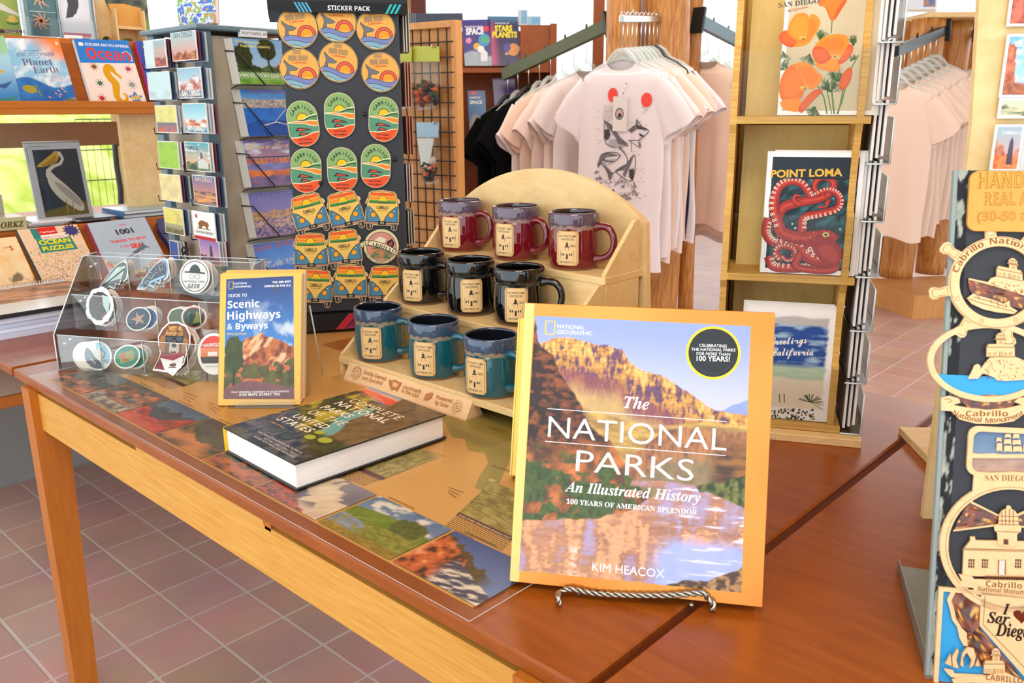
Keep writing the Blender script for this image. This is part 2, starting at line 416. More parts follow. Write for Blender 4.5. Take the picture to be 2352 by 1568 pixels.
plain('hanger_clear', '#dfe9e6', .12, .8); MAT['hanger_clear'].node_tree.nodes['Principled BSDF'].inputs['Alpha'].default_value = .42
# ================================================================== the room
def floor_material():
    mt, N, Lk, B = newmat('tile'); tc = N.new('ShaderNodeTexCoord'); mp = N.new('ShaderNodeMapping'); mp.inputs['Location'].default_value = (.009, -.021, 0)
    Lk.new(tc.outputs['Object'], mp.inputs['Vector'])
    br = N.new('ShaderNodeTexBrick'); br.offset = 0; br.squash = 1
    for k, v in (('Scale', 1), ('Mortar Size', .0042), ('Mortar Smooth', .3), ('Bias', 0), ('Brick Width', .162), ('Row Height', .154)): br.inputs[k].default_value = v
    br.inputs['Color1'].default_value = (*H('#b98c7e'), 1); br.inputs['Color2'].default_value = (*H('#c79a8c'), 1); br.inputs['Mortar'].default_value = (*H('#d0bdb2'), 1)
    Lk.new(mp.outputs['Vector'], br.inputs['Vector'])
    no = N.new('ShaderNodeTexNoise'); no.inputs['Scale'].default_value = 5; no.inputs['Detail'].default_value = 6; Lk.new(tc.outputs['Object'], no.inputs['Vector'])
    mx = N.new('ShaderNodeMix'); mx.data_type = 'RGBA'; mx.blend_type = 'OVERLAY'; mx.inputs[0].default_value = .35
    Lk.new(br.outputs['Color'], mx.inputs[6]); Lk.new(no.outputs['Color'], mx.inputs[7])
    hs = N.new('ShaderNodeHueSaturation'); hs.inputs['Saturation'].default_value = .85; Lk.new(mx.outputs[2], hs.inputs['Color'])
    Lk.new(hs.outputs['Color'], B.inputs['Base Color']); B.inputs['Roughness'].default_value = .38; B.inputs['Specular IOR Level'].default_value = .5
    bp = N.new('ShaderNodeBump'); bp.inputs['Strength'].default_value = .6; bp.inputs['Distance'].default_value = .003; bp.invert = True
    Lk.new(br.outputs['Fac'], bp.inputs['Height']); Lk.new(bp.outputs['Normal'], B.inputs['Normal'])
floor_material()
b = MB('tile'); b.add([(-7, -1.5, 0), (3.5, -1.5, 0), (3.5, 9.5, 0), (-7, 9.5, 0)], [(0, 1, 2, 3)]); o = b.build('floor', origin=(0, 0, 0)); o['kind'] = 'structure'
plain('wall_paint', '#d8cdb8', .7, .2, noise=.05); plain('mullion', '#b98a5a', .5, .3)
b = MB('wall_paint'); b.box((-6.9, 4, .125), (.16, 11, .25)); struct(b, 'wall_left')
b = MB('ceiling_wood'); b.box((-1.75, 4, 3.25), (10.6, 11.2, .12)); o = struct(b, 'ceiling')
b = MB('wall_paint'); b.box((-1.75, 9.4, .42), (10.4, .16, .84)); struct(b, 'wall_back')
k = 1
for (p0, p1) in (((-6.9, -1.4), (-6.9, 2.95)), ((-6.9, 3.05), (-6.9, 5.9)), ((-6.9, 6.0), (-6.9, 9.3)), ((-6.8, 9.4), (-3.5, 9.4)), ((-3.4, 9.4), (0, 9.4)), ((.1, 9.4), (3.4, 9.4))):
    z0 = .25 if p0[0] == p1[0] else .84; hh = 3.19-z0
    g = MB('glass'); d = V3(p1[0]-p0[0], p1[1]-p0[1], 0); L = np.linalg.norm(d); fr = Fr((*p0, z0), d, (0, 0, 1))
    g.fbox(fr, 0, 0, L, hh, -.004, .004); pane = struct(g, 'window_%d' % k)
    f = MB('mullion'); f.fbox(fr, -.05, 0, .03, hh, -.05, .05); f.fbox(fr, L-.03, 0, L+.05, hh, -.05, .05); f.fbox(fr, 0, hh-.12, L, hh, -.05, .05); f.fbox(fr, 0, -.02, L, .04, -.06, .06)
    f.build('window_frame', pane); k += 1
# hillside of bright scrub outside the left windows
def hillside():
    n = 260; Y = np.linspace(-4, 14, n); T = np.linspace(0, 1, 90); v = []; c = []
    for t in T:
        for y in Y:
            v.append((-8.2-7*t, y, -.3+2.0*t**.8+.25*(fbm(np.array(y*1.5), np.array(t*6), 3)-.5)))
    v = np.array(v); nn = fbm(v[:, 1]*9, v[:, 0]*7+v[:, 2]*14, 5, 5); c = mixc(H('#aab63a'), H('#dde27e'), (nn-.5)*3+.5)
    f = [(i*n+j, i*n+j+1, (i+1)*n+j+1, (i+1)*n+j) for i in range(89) for j in range(n-1)]
    b = MB('matte_print'); b.add(v, f, c, True); o = b.build('hillside'); tag(o, 'sunlit yellow green scrub on the slope outside the left window', 'scrub', kind='stuff')
hillside()
def fence():
    t = thing('wire_fence', 'thin wire fence on the grass slope seen right of the pelican picture', 'fence', (-7.6, 3.85, -.1))
    b = MB('grey_black')
    for z in (.1, .35, .6, .85, 1.1): b.tube([(-7.6, 2.9, z), (-7.6, 4.8, z)], .005, 5)
    for i in range(32): b.tube([(-7.6, 2.9+.06*i, -.1), (-7.6, 2.9+.06*i, 1.1)], .0022, 4)
    b.build('wire_mesh', t)
    b = MB('grey_black'); A = [pd(290, 300, 4.3), pd(264, 335, 4.3), pd(268, 380, 4.3), pd(277, 435, 4.3), pd(280, 520, 4.3)]; A.append(V3(A[-1][0], A[-1][1], 0))
    b.tube(A, .014, 8); o = b.build('bent_pipe'); tag(o, 'bent dark metal pipe standing just left of the pale plywood panel', 'pipe')
fence()

# ================================================================== tables
TZ = .70
def table(name, label, x0, x1, y0, y1, legs, cleat=None):
    t = thing(name, label, 'table', ((x0+x1)/2, (y0+y1)/2, 0))
    b = MB('table_wood'); b.box(((x0+x1)/2, (y0+y1)/2, TZ-.009), (x1-x0, y1-y0, .018), bev=.0025); b.build('tabletop', t)
    return t
t1 = table('display_table', 'orange brown wooden table carrying the mugs, map poster and books', -1.745, -.381, .492, 1.435, 0)
b = MB('apron_wood'); b.box((-1.02, .507, .6375), (1.25, .02, .071)); b.build('apron', t1)
b = MB('apron_wood'); b.box((-1.02, 1.40, .6375), (1.25, .02, .071)); b.build('apron', t1)
b = MB('apron_wood'); b.box((-1.66, .95, .6375), (.02, .88, .071)); b.build('apron', t1)
b = MB('apron_wood'); b.box((-.42, .95, .6275), (.02, .88, .071)); b.build('apron', t1)
b = MB('apron_wood'); b.box((-1.06, .509, .6775), (.355, .026, .009)); b.build('cleat', t1)
b = MB('leg_wood'); b.box((-.8745, .509, .6755), (.014, .024, .013)); b.build('end_block', t1)
def leg(t, x0, x1, y0, y1, tx, ty, sx=1, sy=1):
    b = MB('leg_wood'); fr = Fr((0, 0, 0), (1, 0, 0), (0, 1, 0)); v = []
    for z, kx, ky in ((.682, 1, 1), (.58, 1, 1), (0, tx, ty)):
        ax = x1 if sx > 0 else x0; ay = y0 if sy > 0 else y1
        X0, X1 = ax+(x0-ax)*kx, ax+(x1-ax)*kx; Y0, Y1 = ay+(y0-ay)*ky, ay+(y1-ay)*ky
        v += [(X0, Y0, z), (X1, Y0, z), (X1, Y1, z), (X0, Y1, z)]
    f = [(0, 1, 2, 3), (11, 10, 9, 8)]
    for i in (0, 4):
        for j in range(4): f.append((i+j, i+4+j, i+4+(j+1) % 4, i+(j+1) % 4))
    b.add(v, f); b.build('leg', t)
leg(t1, -1.682, -1.644, .483, .540, 1.0, .72, 1, 1); leg(t1, -.45, -.41, .483, .540, 1.0, .72, -1, 1)
leg(t1, -1.682, -1.644, 1.37, 1.427, 1.0, .72, 1, -1); leg(t1, -.45, -.41, 1.37, 1.427, 1.0, .72, -1, -1)
t2 = table('side_table', 'matching orange brown table on the right, under the magnet board', -.3708, .62, .15, 1.448, 0)
for (x, y) in ((-.33, .19), (.57, .19), (-.33, 1.40), (.57, 1.40)):
    leg(t2, x-.02, x+.02, y-.028, y+.028, .9, .75)
b = MB('apron_wood'); b.box((.12, .2, .645), (.86, .02, .07)); b.build('apron', t2)
b = MB('leg_wood'); b.box((-.352, .8, .610), (.02, 1.15, .08)); b.build('apron', t2)  # apron added to block light, so the seam between the tables stays dark
t3 = table('corner_table', 'darker wooden table behind the acrylic sticker holder, under the paper stack', -2.36, -1.757, .492, 1.6, 0)
for (x, y) in ((-2.3, 1.1), (-2.3, 1.53), (-1.81, 1.53)):
    leg(t3, x-.02, x+.02, y-.028, y+.028, .9, .75)
# ================================================================== map poster under clear film
def poster():
    q = [pz(140, 862, TZ), pz(1097, 1394, TZ)]
    X0, X1, Y0, Y1 = -1.625, -.531, .5135, 1.26; Z = TZ+.0012; EPS = .000015
    fr = Fr((0, 0, Z), (1, 0, 0), (0, 1, 0)); b = MB('satin_print'); A = Art(b, fr, eps=EPS)
    b.use('satin_print')
    b.fbox(fr, X0, Y0, X1, Y1, -.001, 0, H('#dba45c'))
    U = lambda x, y: pz(x, y, Z)[:2]
    # ocean tint and land
    def sea(s, t): n = fbm(s*6, t*5, 3); return mixc(H('#d9a25a'), H('#e6b46c'), n)
    A.grid([(X0, Y0), (X1, Y0), (X1, Y1), (X0, Y1)], 60, 40, sea)
    def land(ca, cb, fq, sd):
        return lambda s, t: mixc(H(ca), H(cb), (fbm(s*fq, t*fq, sd, 5)-.5)*2.6+.5)
    # relief land behind, mountain reds on the left, olive on the right
    A.grid([(-1.45, .98), (-.53, .98), (-.53, 1.26), (-1.45, 1.26)], 110, 40, lambda s, t: mixc(mixc(H('#a9652a'), H('#cf9a52'), (fbm(s*18, t*9, 4, 5)-.5)*3+.5), mixc(H('#857738'), H('#ab9a54'), fbm(s*20, t*8, 8, 5)), ss(.35, .6, s)))
    coast = [(1010, 955), (1040, 1005), (1068, 1008), (1075, 1035), (1112, 1040), (1122, 1062), (1104, 1088), (1090, 1120), (1112, 1128), (1145, 1115), (1165, 1070), (1185, 1030), (1230, 985), (1200, 930), (1080, 915)]
    A.poly([U(*p) for p in coast], H('#a5964f'))
    A.poly([U(*p) for p in [(1012, 960), (1055, 1003), (1110, 1030), (1180, 1010), (1190, 960), (1090, 930)]], H('#9a8a48'))
    A.ell(*U(1130, 1103), .006, .004, H('#cdbb7c'))
    for (x, y, t_) in ((1115, 980, 'ALABAMA'), (1128, 1070, 'FLORIDA'), (975, 1035, 'M E X I C O')):
        A.text(t_, U(x, y), U(x+42, y+14), col=H('#5a4a20'), style='serifb')
    # inset maps with maroon caption bars and text
    def inset(p, seed, title=None):
        c = [U(*q) for q in p]
        A.grid(c, 50, 40, lambda s, t: mixc(H('#8f8440'), H('#b9ab64'), (fbm(s*9, t*9, seed, 5)-.5)*3+.5))
        for k in range(7):
            s = np.linspace(0, 1, 14); y = .15+.1*k+.25*(fbm(s*4, s*0+k, seed+k)-.5)
            pts = [(c[0]*(1-a)+c[1]*a)*(1-w_)+(c[3]*(1-a)+c[2]*a)*w_ for a, w_ in zip(s, y)]; A.line(pts, .0007, H('#6b4a2c'))
        d = (c[0]-c[3])*.09; A.poly([c[0], c[1], c[1]+d, c[0]+d], H('#5a2430'))
        if title: A.text(title, c[0]+d*.8+(c[1]-c[0])*.03, c[0]+d*.8+(c[1]-c[0])*.93, col=H('#f0dcb8'), style='sansbi')
        n = c[0]+d*1.25
        for k in range(8):
            e = n+d*.42*k; A.line([e, e+(c[1]-c[0])*(.97 if k < 7 else .5)], .0011, H('#7a5c36'))
    inset([(1055, 1176), (1185, 1236), (1240, 1150), (1130, 1105)], 11, 'Great Smoky Mountains National Park')
    inset([(832, 1075), (888, 1098), (1010, 1050), (960, 1026)], 12)
    inset([(325, 840), (430, 885), (520, 850), (420, 812)], 13)
    for (x, y) in ((600, 1012), (560, 960), (420, 900), (480, 925), (1030, 1120), (640, 965), (590, 970)):
        for k in range(3): A.line([U(x, y+6*k), U(x+34-8*k, y+12+6*k)], .0011, H('#7a5c36'))
    # photo strip along the front edge
    R = lambda sky, skb, *r, **k: landscape(sky, skb, *r, **k)
    W = (1.094-.018)/9
    def rocks(s, t):
        c = mixc(H('#6f8fc4'), H('#2f4f9a'), t); tree = .98-.62*s+.2*(fbm(s*16, s*0, 3, 5)-.5); c = over(c, mixc(H('#2a2412'), H('#6a5420'), fbm(s*30, t*30, 6)), ss(0, .02, tree-t)*(1-ss(.7, .95, s)))
        rid = .95-.95*s+.25*(fbm(s*9, s*0+3, 2, 5)-.5); n = fbm(s*10, t*8, 5, 5); r = mixc(mixc(H('#3a1a0c'), H('#c9602a'), ss(.3, .5, n)), H('#f0a070'), ss(.55, .75, n)); c = over(c, r, ss(0, .02, rid-t))
        wv = ss(.28, .5, s+.25*(fbm(s*3, t*4, 3)-.5))*(1-ss(.3, .5, t-.5+.45*s)); n2 = fbm(s*6+t*7, t*22-s*12, 9, 5); c = over(c, mixc(H('#3b3f63'), H('#e6dccf'), (n2-.52)*5+.3), wv*ss(.3, .45, s)*(t < .75-.55*s)*1.0)
        return c
    def pond(s, t):
        c = mixc(H('#9fb0cc'), H('#4f74a8'), t); n = fbm(s*7, t*9, 4, 5); c = mixc(c, H('#e9e4e0'), (n-.5)*5)
        c = over(c, mixc(H('#4f6a18'), H('#86a02e'), fbm(s*12, t*14, 3)), ss(0, .02, .62+.1*np.sin(s*3)-t+.0*s)); tr = ((s-.72)/.2)**2+((t-.62)/.22)**2+.8*(fbm(s*18, t*18, 8)-.5); c = over(c, mixc(H('#2c3010'), H('#6d7a26'), fbm(s*30, t*30, 7)), 1-ss(.85, 1.05, tr))
        wt = .42-.1*s; c = over(c, mixc(H('#55607c'), H('#a9b4cc'), fbm(s*4, t*10, 2)), ss(0, .03, wt-t)*(1-ss(.35, .65, s))); n3 = fbm(s*20, t*26, 12, 4)
        c = over(c, mixc(H('#2f3a10'), H('#b0b040'), n3), ss(.5, .62, n3+.35*ss(.2, .6, s)-.4*abs(t-.2-.2*s))*(t < .45)); c = over(c, mixc(H('#4c4412'), H('#c4a43c'), n3), ss(0, .05, .16-t)); return c
    def falls(s, t):
        c = mixc(H('#5b5468'), H('#8b8598'), t+.3*(fbm(s*3, t*6, 2)-.5)); n = fbm(s*8-t*5, t*3+s*2, 4, 5)
        c = over(c, mixc(H('#b9946c'), H('#f2e2cc'), n*1.2), ss(.48, .56, n+.35-.9*abs(t-.95+.75*s)-.1)); c = over(c, mixc(H('#c9a890'), H('#ead6c6'), n), ss(0, .2, .28-t)*ss(.3, .6, s))
        c = over(c, mixc(H('#4a1c14'), H('#c04a22'), (fbm(s*26, t*26, 6)-.5)*3+.5), ss(0, .05, .62-.75*s-t+.1*(fbm(s*20, t*20, 5)-.5))); return c
    strip = [R('#6a6a70', '#8a7a70', (.75, .5, '#2a2a2c', '#5a5450', 5), (.35, .3, '#3b3330', '#e0804a', 6), seed=1),
             R('#5a5458', '#a07a60', (.8, .4, '#3a2a26', '#d9824c', 7), (.3, .2, '#5b4a40', '#c9b8a4', 14), seed=2),
             R('#3f5f86', '#8fb0c8', (.75, .3, '#3a3a44', '#4f5866', 5), ([(0, .55), (.4, .3), (.6, .35), (1, .75)], .2, '#8f2416', '#d8442c', 7), ([(0, .3), (1, .05)], .2, '#c43a22', '#e0603c', 8), seed=3),
             R('#3b332c', '#7a6a58', (.85, .2, '#332c22', '#5a5038', 5), ([(0, .6), (.5, .35), (1, .5)], .3, '#2c2e18', '#d9884a', 3), seed=4),
             R('#2e3a4c', '#6a7c94', (.6, .2, '#3a3c40', '#6d6a60', 6), (.35, .3, '#5a2c1c', '#c4683c', 9), seed=5), falls, pond, rocks]
    n = len(strip); top = .608; xs = [-1.622]+[pz(*p, Z)[0] for p in ((196, 904), (270, 950), (360, 997), (468, 1054), (585, 1118), (727, 1197), (896, 1290), (1100, 1395))]
    for k in range(n):
        a, c_ = xs[k]+.0025, xs[k+1]-.0025
        A.grid([(a, Y0+.002), (c_, Y0+.002), (c_, top), (a, top)], 64, 56, strip[k])
        A.line([(a+.01, top+.006), (a+.06, top+.006)], .0012, H('#6a4a30'))
    o = b.build('map_poster'); tag(o, 'large tan national parks map poster with photo strip, flat on the table', 'poster')
    g = MB('film'); g.fbox(fr.off(.0022), X0-.035, Y0-.022, X1+.018, Y1+.01, 0, .0006); g.use('acrylic_edge'); ff = fr.off(.0028); cs = [ff.P(X0-.035, Y0-.022), ff.P(X1+.018, Y0-.022), ff.P(X1+.018, Y1+.01), ff.P(X0-.035, Y1+.01)]; [g.tube([cs[i], cs[(i+1) % 4]], .00028, 4) for i in range(4)]; o = g.build('clear_film'); tag(o, 'clear plastic film sheet laid over the map poster', 'plastic sheet')  # pale tubes paint a highlight along the film edges
poster()
# ================================================================== large national parks book on its wire easel
def canyon(s, t):
    S = s*1000; Yv = (1-t)*1000; n1 = fbm(S*.02, Yv*.02, 1, 6); n2 = .5*fbm(S*.03, Yv*.016, 2, 6)+.5*fbm(S*.10, Yv*.05, 21, 4); n3 = fbm(S*.012, Yv*.05, 3, 5); j = (n1-.5)*34
    c = mixc(H('#c2c4ea'), H('#8c9ce0'), ss(380, 0, Yv))
    c = over(c, mixc(H('#7f8fc4'), H('#93a3d0'), n1), ss(0, 6, Yv-np.interp(S, [850, 900, 930, 960, 1000], [345, 318, 300, 292, 275])))
    top = np.interp(S, [0, 31, 124, 180, 286, 420, 461, 540, 606, 665, 744, 812, 870, 1000], [90, 104, 80, 78, 93, 111, 164, 196, 197, 225, 268, 304, 325, 336])+j*.55
    d = Yv-top; lit = ss(.44, .56, n2+.10*(fbm(S*.012, Yv*.012, 33, 3)-.5)+.05*(1-d/120)); cl = mixc(H('#6a4560'), H('#cc9044'), lit); cl = mixc(cl, H('#ecbc6a'), ss(.54, .64, n2)*ss(120, 20, d)); cl = mixc(cl, cl*.72, ss(.5, .6, fbm(S*.03, Yv*.16, 35, 4)))
    cl = mixc(cl, H('#8a4a4e'), ss(100, 150, d+30*(n1-.5))*ss(260, 180, d)*.8); cl = mixc(cl, mixc(H('#a98a58'), H('#d8b070'), n1), ss(150, 230, d+60*(n2-.5)))
    c = over(c, cl, ss(0, 5, d))
    low = np.interp(S, [0, 260, 420, 600, 760, 1000], [330, 345, 380, 400, 372, 372])+j*.5
    c = over(c, mixc(H('#957040'), H('#cca656'), (n3-.5)*3+.5), ss(0, 8, Yv-low))
    rc = np.interp(S, [0, 560, 640, 720, 1000], [900, 470, 410, 396, 400])+j*.3; dr = Yv-rc
    c = over(c, mixc(mixc(H('#6e4634'), H('#b57a4c'), (n2-.5)*3+.5), mixc(H('#6a5a42'), H('#a38a62'), n1), ss(90, 150, dr)), ss(0, 6, dr))
    c = over(c, mixc(H('#4a3024'), H('#96622f'), (n3-.5)*3+.5), ss(430, 520, Yv+.25*(S-800))*ss(820, 880, S+j)*1.)
    edge = np.interp(Yv, [0, 27, 104, 155, 260, 350, 410, 470, 612, 700, 800], [0, 9, 20, 100, 178, 255, 285, 390, 500, 640, 700])+j*1.2
    dk = mixc(H('#2c160e'), H('#8a4a26'), (fbm(S*.03, Yv*.06, 7, 5)-.42)*3.2); dk = mixc(dk, mixc(H('#5f3a1e'), H('#c9743a'), (n1-.35)*2.5), ss(480, 600, Yv+S*.15)); gr = ss(.5, .6, fbm(S*.016+3, Yv*.024, 9, 4)+.12*ss(500, 640, Yv))
    dk = over(dk, mixc(H('#1d2a12'), H('#55692c'), fbm(S*.06, Yv*.06, 8)), gr*ss(470, 580, Yv)); c = over(c, dk, ss(0, 8, edge-S))
    rv = np.interp(S, [0, 355, 420, 505, 560, 640, 700, 790, 1000], [805, 768, 745, 728, 690, 640, 610, 618, 668])+j*.5
    up = np.interp(S, [480, 500, 640, 780, 800], [640, 612, 606, 612, 630]); wm = np.maximum(ss(0, 5, Yv-rv), ss(0, 6, Yv-up)*ss(480, 500, S)*ss(800, 785, S)*ss(640, 630, Yv))
    wn = fbm(S*.008, Yv*.09, 12, 5); wv = .72*fbm(S*.016, Yv*.007, 13, 3)+.28*fbm(S*.05, Yv*.12, 19, 5)
    wc = mixc(H('#8a5e4c'), H('#c98f68'), wn); wc = mixc(wc, H('#eaa878'), ss(.5, .64, wv)*ss(620, 760, Yv)*.8); wc = mixc(wc, H('#a99cc8'), ss(.5, .3, wv)*.75); wc = mixc(wc, H('#9fb2f0'), ss(.0, .5, ss(520, 800, S+j)*ss(780, 930, Yv+j))*.9); wc = mixc(wc, H('#f0c8b4'), ss(.56, .68, wv)*ss(200, 260, S)*ss(340, 300, S)*ss(860, 900, Yv)); wc = mixc(wc, H('#e4e8fa'), ss(.6, .72, wn)*ss(600, 760, S)*.7)
    c = over(c, wc, wm)
    c = over(c, mixc(H('#2a3a16'), H('#7a7a34'), (fbm(S*.05, Yv*.05, 15)-.4)*3), ss(0, 6, np.interp(S, [770, 800, 900, 1000], [600, 640, 655, 690])-Yv+j*.4)*ss(0, 8, Yv-np.interp(S, [770, 800, 900, 1000], [612, 606, 590, 560])-j*.6)*ss(775, 800, S))
    rk = np.interp(S, [640, 700, 780, 860, 920, 1000], [1010, 985, 968, 962, 940, 905])+j*.6
    return over(c, mixc(H('#4a2f1e'), H('#b98a58'), (fbm(S*.05, Yv*.06, 17)-.4)*3), ss(0, 5, Yv-rk))
def hardcover(fr, w, h, th, spine_col, cover_col, name, label, cat, page_col='#efe7da', group=None, jacket='foil', spine_w=.004):
    """standing hardback: frame at its front face, thickness behind"""
    t = thing(name, label, cat, fr.P(w/2, 0, -th/2), group)
    c = MB(jacket); c.fbox(fr, 0, 0, w, h, -.003, 0, H(cover_col), .001); c.fbox(fr, 0, 0, w, h, -th, -th+.003, H(cover_col), .001); c.fbox(fr, -.001, 0, .003, h, -th, 0, H(spine_col), .001)
    return t, c
def big_book():
    O = pz(1172, 1335, .708); fr = lean_frame(O, (.854, .521), 18); w_, h_ = .2465, .2835
    t, c = hardcover(fr, w_, h_, .026, '#ecc878', '#d88a34', 'hardcover_book', 'big gold bordered national parks book standing on the twisted wire easel', 'book')
    A = Art(c, fr); U = fr.uv
    c.use('foil'); A.grid([(0.0005, 0.0005), (w_-.0005, .0005), (w_-.0005, h_-.0005), (.0005, h_-.0005)], 40, 44, lambda s, t_: mixc(H('#cc7620'), H('#e09a48'), fbm(s*3, t_*3, 3, 3)), 1)
    c.use('satin_print'); A.rect(.0005, .0005, .009, h_-.0005, H('#ecc878'), 2)
    q = [U(1192, 1310), U(1703, 1361), U(1724, 749), U(1229, 725)]
    c.use('gloss_print'); A.grid(q, 250, 290, canyon, 3); A.l = 4
    W = H('#ffffff')
    T = lambda s, a, b, **k: A.text(s, U(*a), U(*b), col=W, **k)
    T('The', (1433, 936), (1490, 941), style='itb')
    A.line([U(1257, 938), U(1669, 968)], .0006, W); A.line([U(1252, 1013), U(1667, 1046)], .0006, W)
    T('NATIONAL', (1258, 1003), (1668, 1035), off=-.006, h=.0215); T('PARKS', (1322, 1081), (1592, 1105), off=-.006, h=.0215)
    T('An Illustrated History', (1297, 1128), (1608, 1154), style='itb'); T('100 YEARS OF AMERICAN SPLENDOR', (1301, 1156), (1601, 1182), style='serifb'); T('KIM HEACOX', (1360, 1310), (1526, 1327))
    T('NATIONAL', (1280, 753), (1343, 757), off=.004); T('GEOGRAPHIC', (1279, 766), (1360, 770), off=.004)
    a, b_, c2, d = U(1253, 767), U(1273, 768), U(1275, 738), U(1254, 737); A.line([a, b_, c2, d], .0016, H('#f2c51a'), closed=True)
    u, v = U(1638, 810); A.ell(u, v, .0262, col=H('#f0cf1c'), n=48); A.ell(u, v, .0238, col=H('#17181b'), n=48); A.ell(u, v, .0205, col=H('#3a3b40'), n=40, a0=math.radians(200), a1=math.radians(350), r0=.985)
    for s, x0, x1, y, o in (('CELEBRATING', 1606, 1669, 797, 0), ('THE NATIONAL PARKS', 1588, 1689, 806, 0), ('FOR MORE THAN', 1600, 1677, 816, 0), ('100 YEARS!', 1600, 1676, 829, .012)):
        A.text(s, U(x0, y-1), U(x1, y+1), col=W, off=o)
    c.build('dust_jacket', t)
    p = MB('matte_print'); p.fbox(fr, .003, .004, w_-.005, h_-.004, -.023, -.003, H('#efe6d6')); p.build('pages', t)
    # second copy further back
    O2 = pz(1172, 1092, .712); f2 = lean_frame(O2, (.8, .6), 34)
    t2, c2_ = hardcover(f2, .1345, .2175, .026, '#f5d566', '#f3cf5c', 'hardcover_book', 'yellow edged book leaning behind the big national parks book, mostly hidden', 'book', jacket='satin_print'); c2_.build('cover', t2)
    p = MB('matte_print'); p.fbox(f2, .003, .004, .130, .213, -.023, -.003, H('#efe6d6')); p.build('pages', t2)
    # easel: twisted wire front with two feet
    e = MB('steel'); d = fr.ex
    def twist(pts, r=.0017, rr=.0017, tw=420):
        pts = np.asarray(pts, float); L = np.concatenate([[0], np.cumsum(np.linalg.norm(np.diff(pts, axis=0), axis=1))]); n = int(L[-1]/.0012); s = np.linspace(0, L[-1], n)
        P = np.stack([np.interp(s, L, pts[:, k]) for k in range(3)], 1)
        for ph in (0, math.pi):
            Q = []
            for i in range(n):
                tg = nrm(P[min(i+1, n-1)]-P[max(i-1, 0)]); up = nrm(np.cross(tg, V3(.3, .8, .5))); b2 = np.cross(tg, up); a = s[i]*tw+ph; Q.append(P[i]+rr*(math.cos(a)*up+math.sin(a)*b2))
            e.tube(Q, r, 6)
    a = pp(1285, 1352, fr.O+.006*fr.n, fr.n); b_ = pp(1625, 1365, fr.O+.006*fr.n, fr.n); fa = pz(1283, 1388, TZ+.003); fb = pz(1636, 1402, TZ+.003)
    ia = a+.01*d+V3(0, 0, .001); ib = b_-.006*d+V3(0, 0, .001); mid = (a+b_)/2+V3(0, 0, -.004)
    K = [fa, fa+V3(0, 0, .008), a+V3(0, 0, -.004), ia, a*.75+b_*.25+V3(0, 0, -.0035), mid, a*.25+b_*.75+V3(0, 0, -.0025), ib, b_+V3(0, 0, -.003), fb+V3(0, 0, .008), fb]
    K = np.array(K); sp = []
    for i in range(len(K)-1):
        p0, p1, p2, p3 = K[max(i-1, 0)], K[i], K[i+1], K[min(i+2, len(K)-1)]
        for q_ in np.linspace(0, 1, 8, endpoint=False): sp.append(.5*((2*p1)+(-p0+p2)*q_+(2*p0-5*p1+4*p2-p3)*q_*q_+(-p0+3*p1-3*p2+p3)*q_**3))
    sp.append(K[-1]); twist(sp)
    t3_ = thing('book_easel', 'twisted silver wire easel holding up the big gold bordered book', 'easel', (a+b_)/2*V3(1, 1, 0)+V3(0, 0, TZ)); e.build('front_rail', t3_)
    e = MB('steel'); back = -.034*fr.n
    for s in (.07, .18):
        base = fr.P(s, -.004, 0); e.tube([base+.004*fr.n, base+back, fr.P(s, .2, -.034)], .0022, 6)
        g = fr.P(s, .2, -.034); e.tube([g, V3(g[0]-.05*fr.n[0]*1.6, g[1]-.05*fr.n[1]*1.6, TZ+.003)], .0022, 6)
    e.tube([fr.P(.07, .15, -.036), fr.P(.18, .15, -.036)], .0022, 6); e.build('back_support', t3_)
big_book()

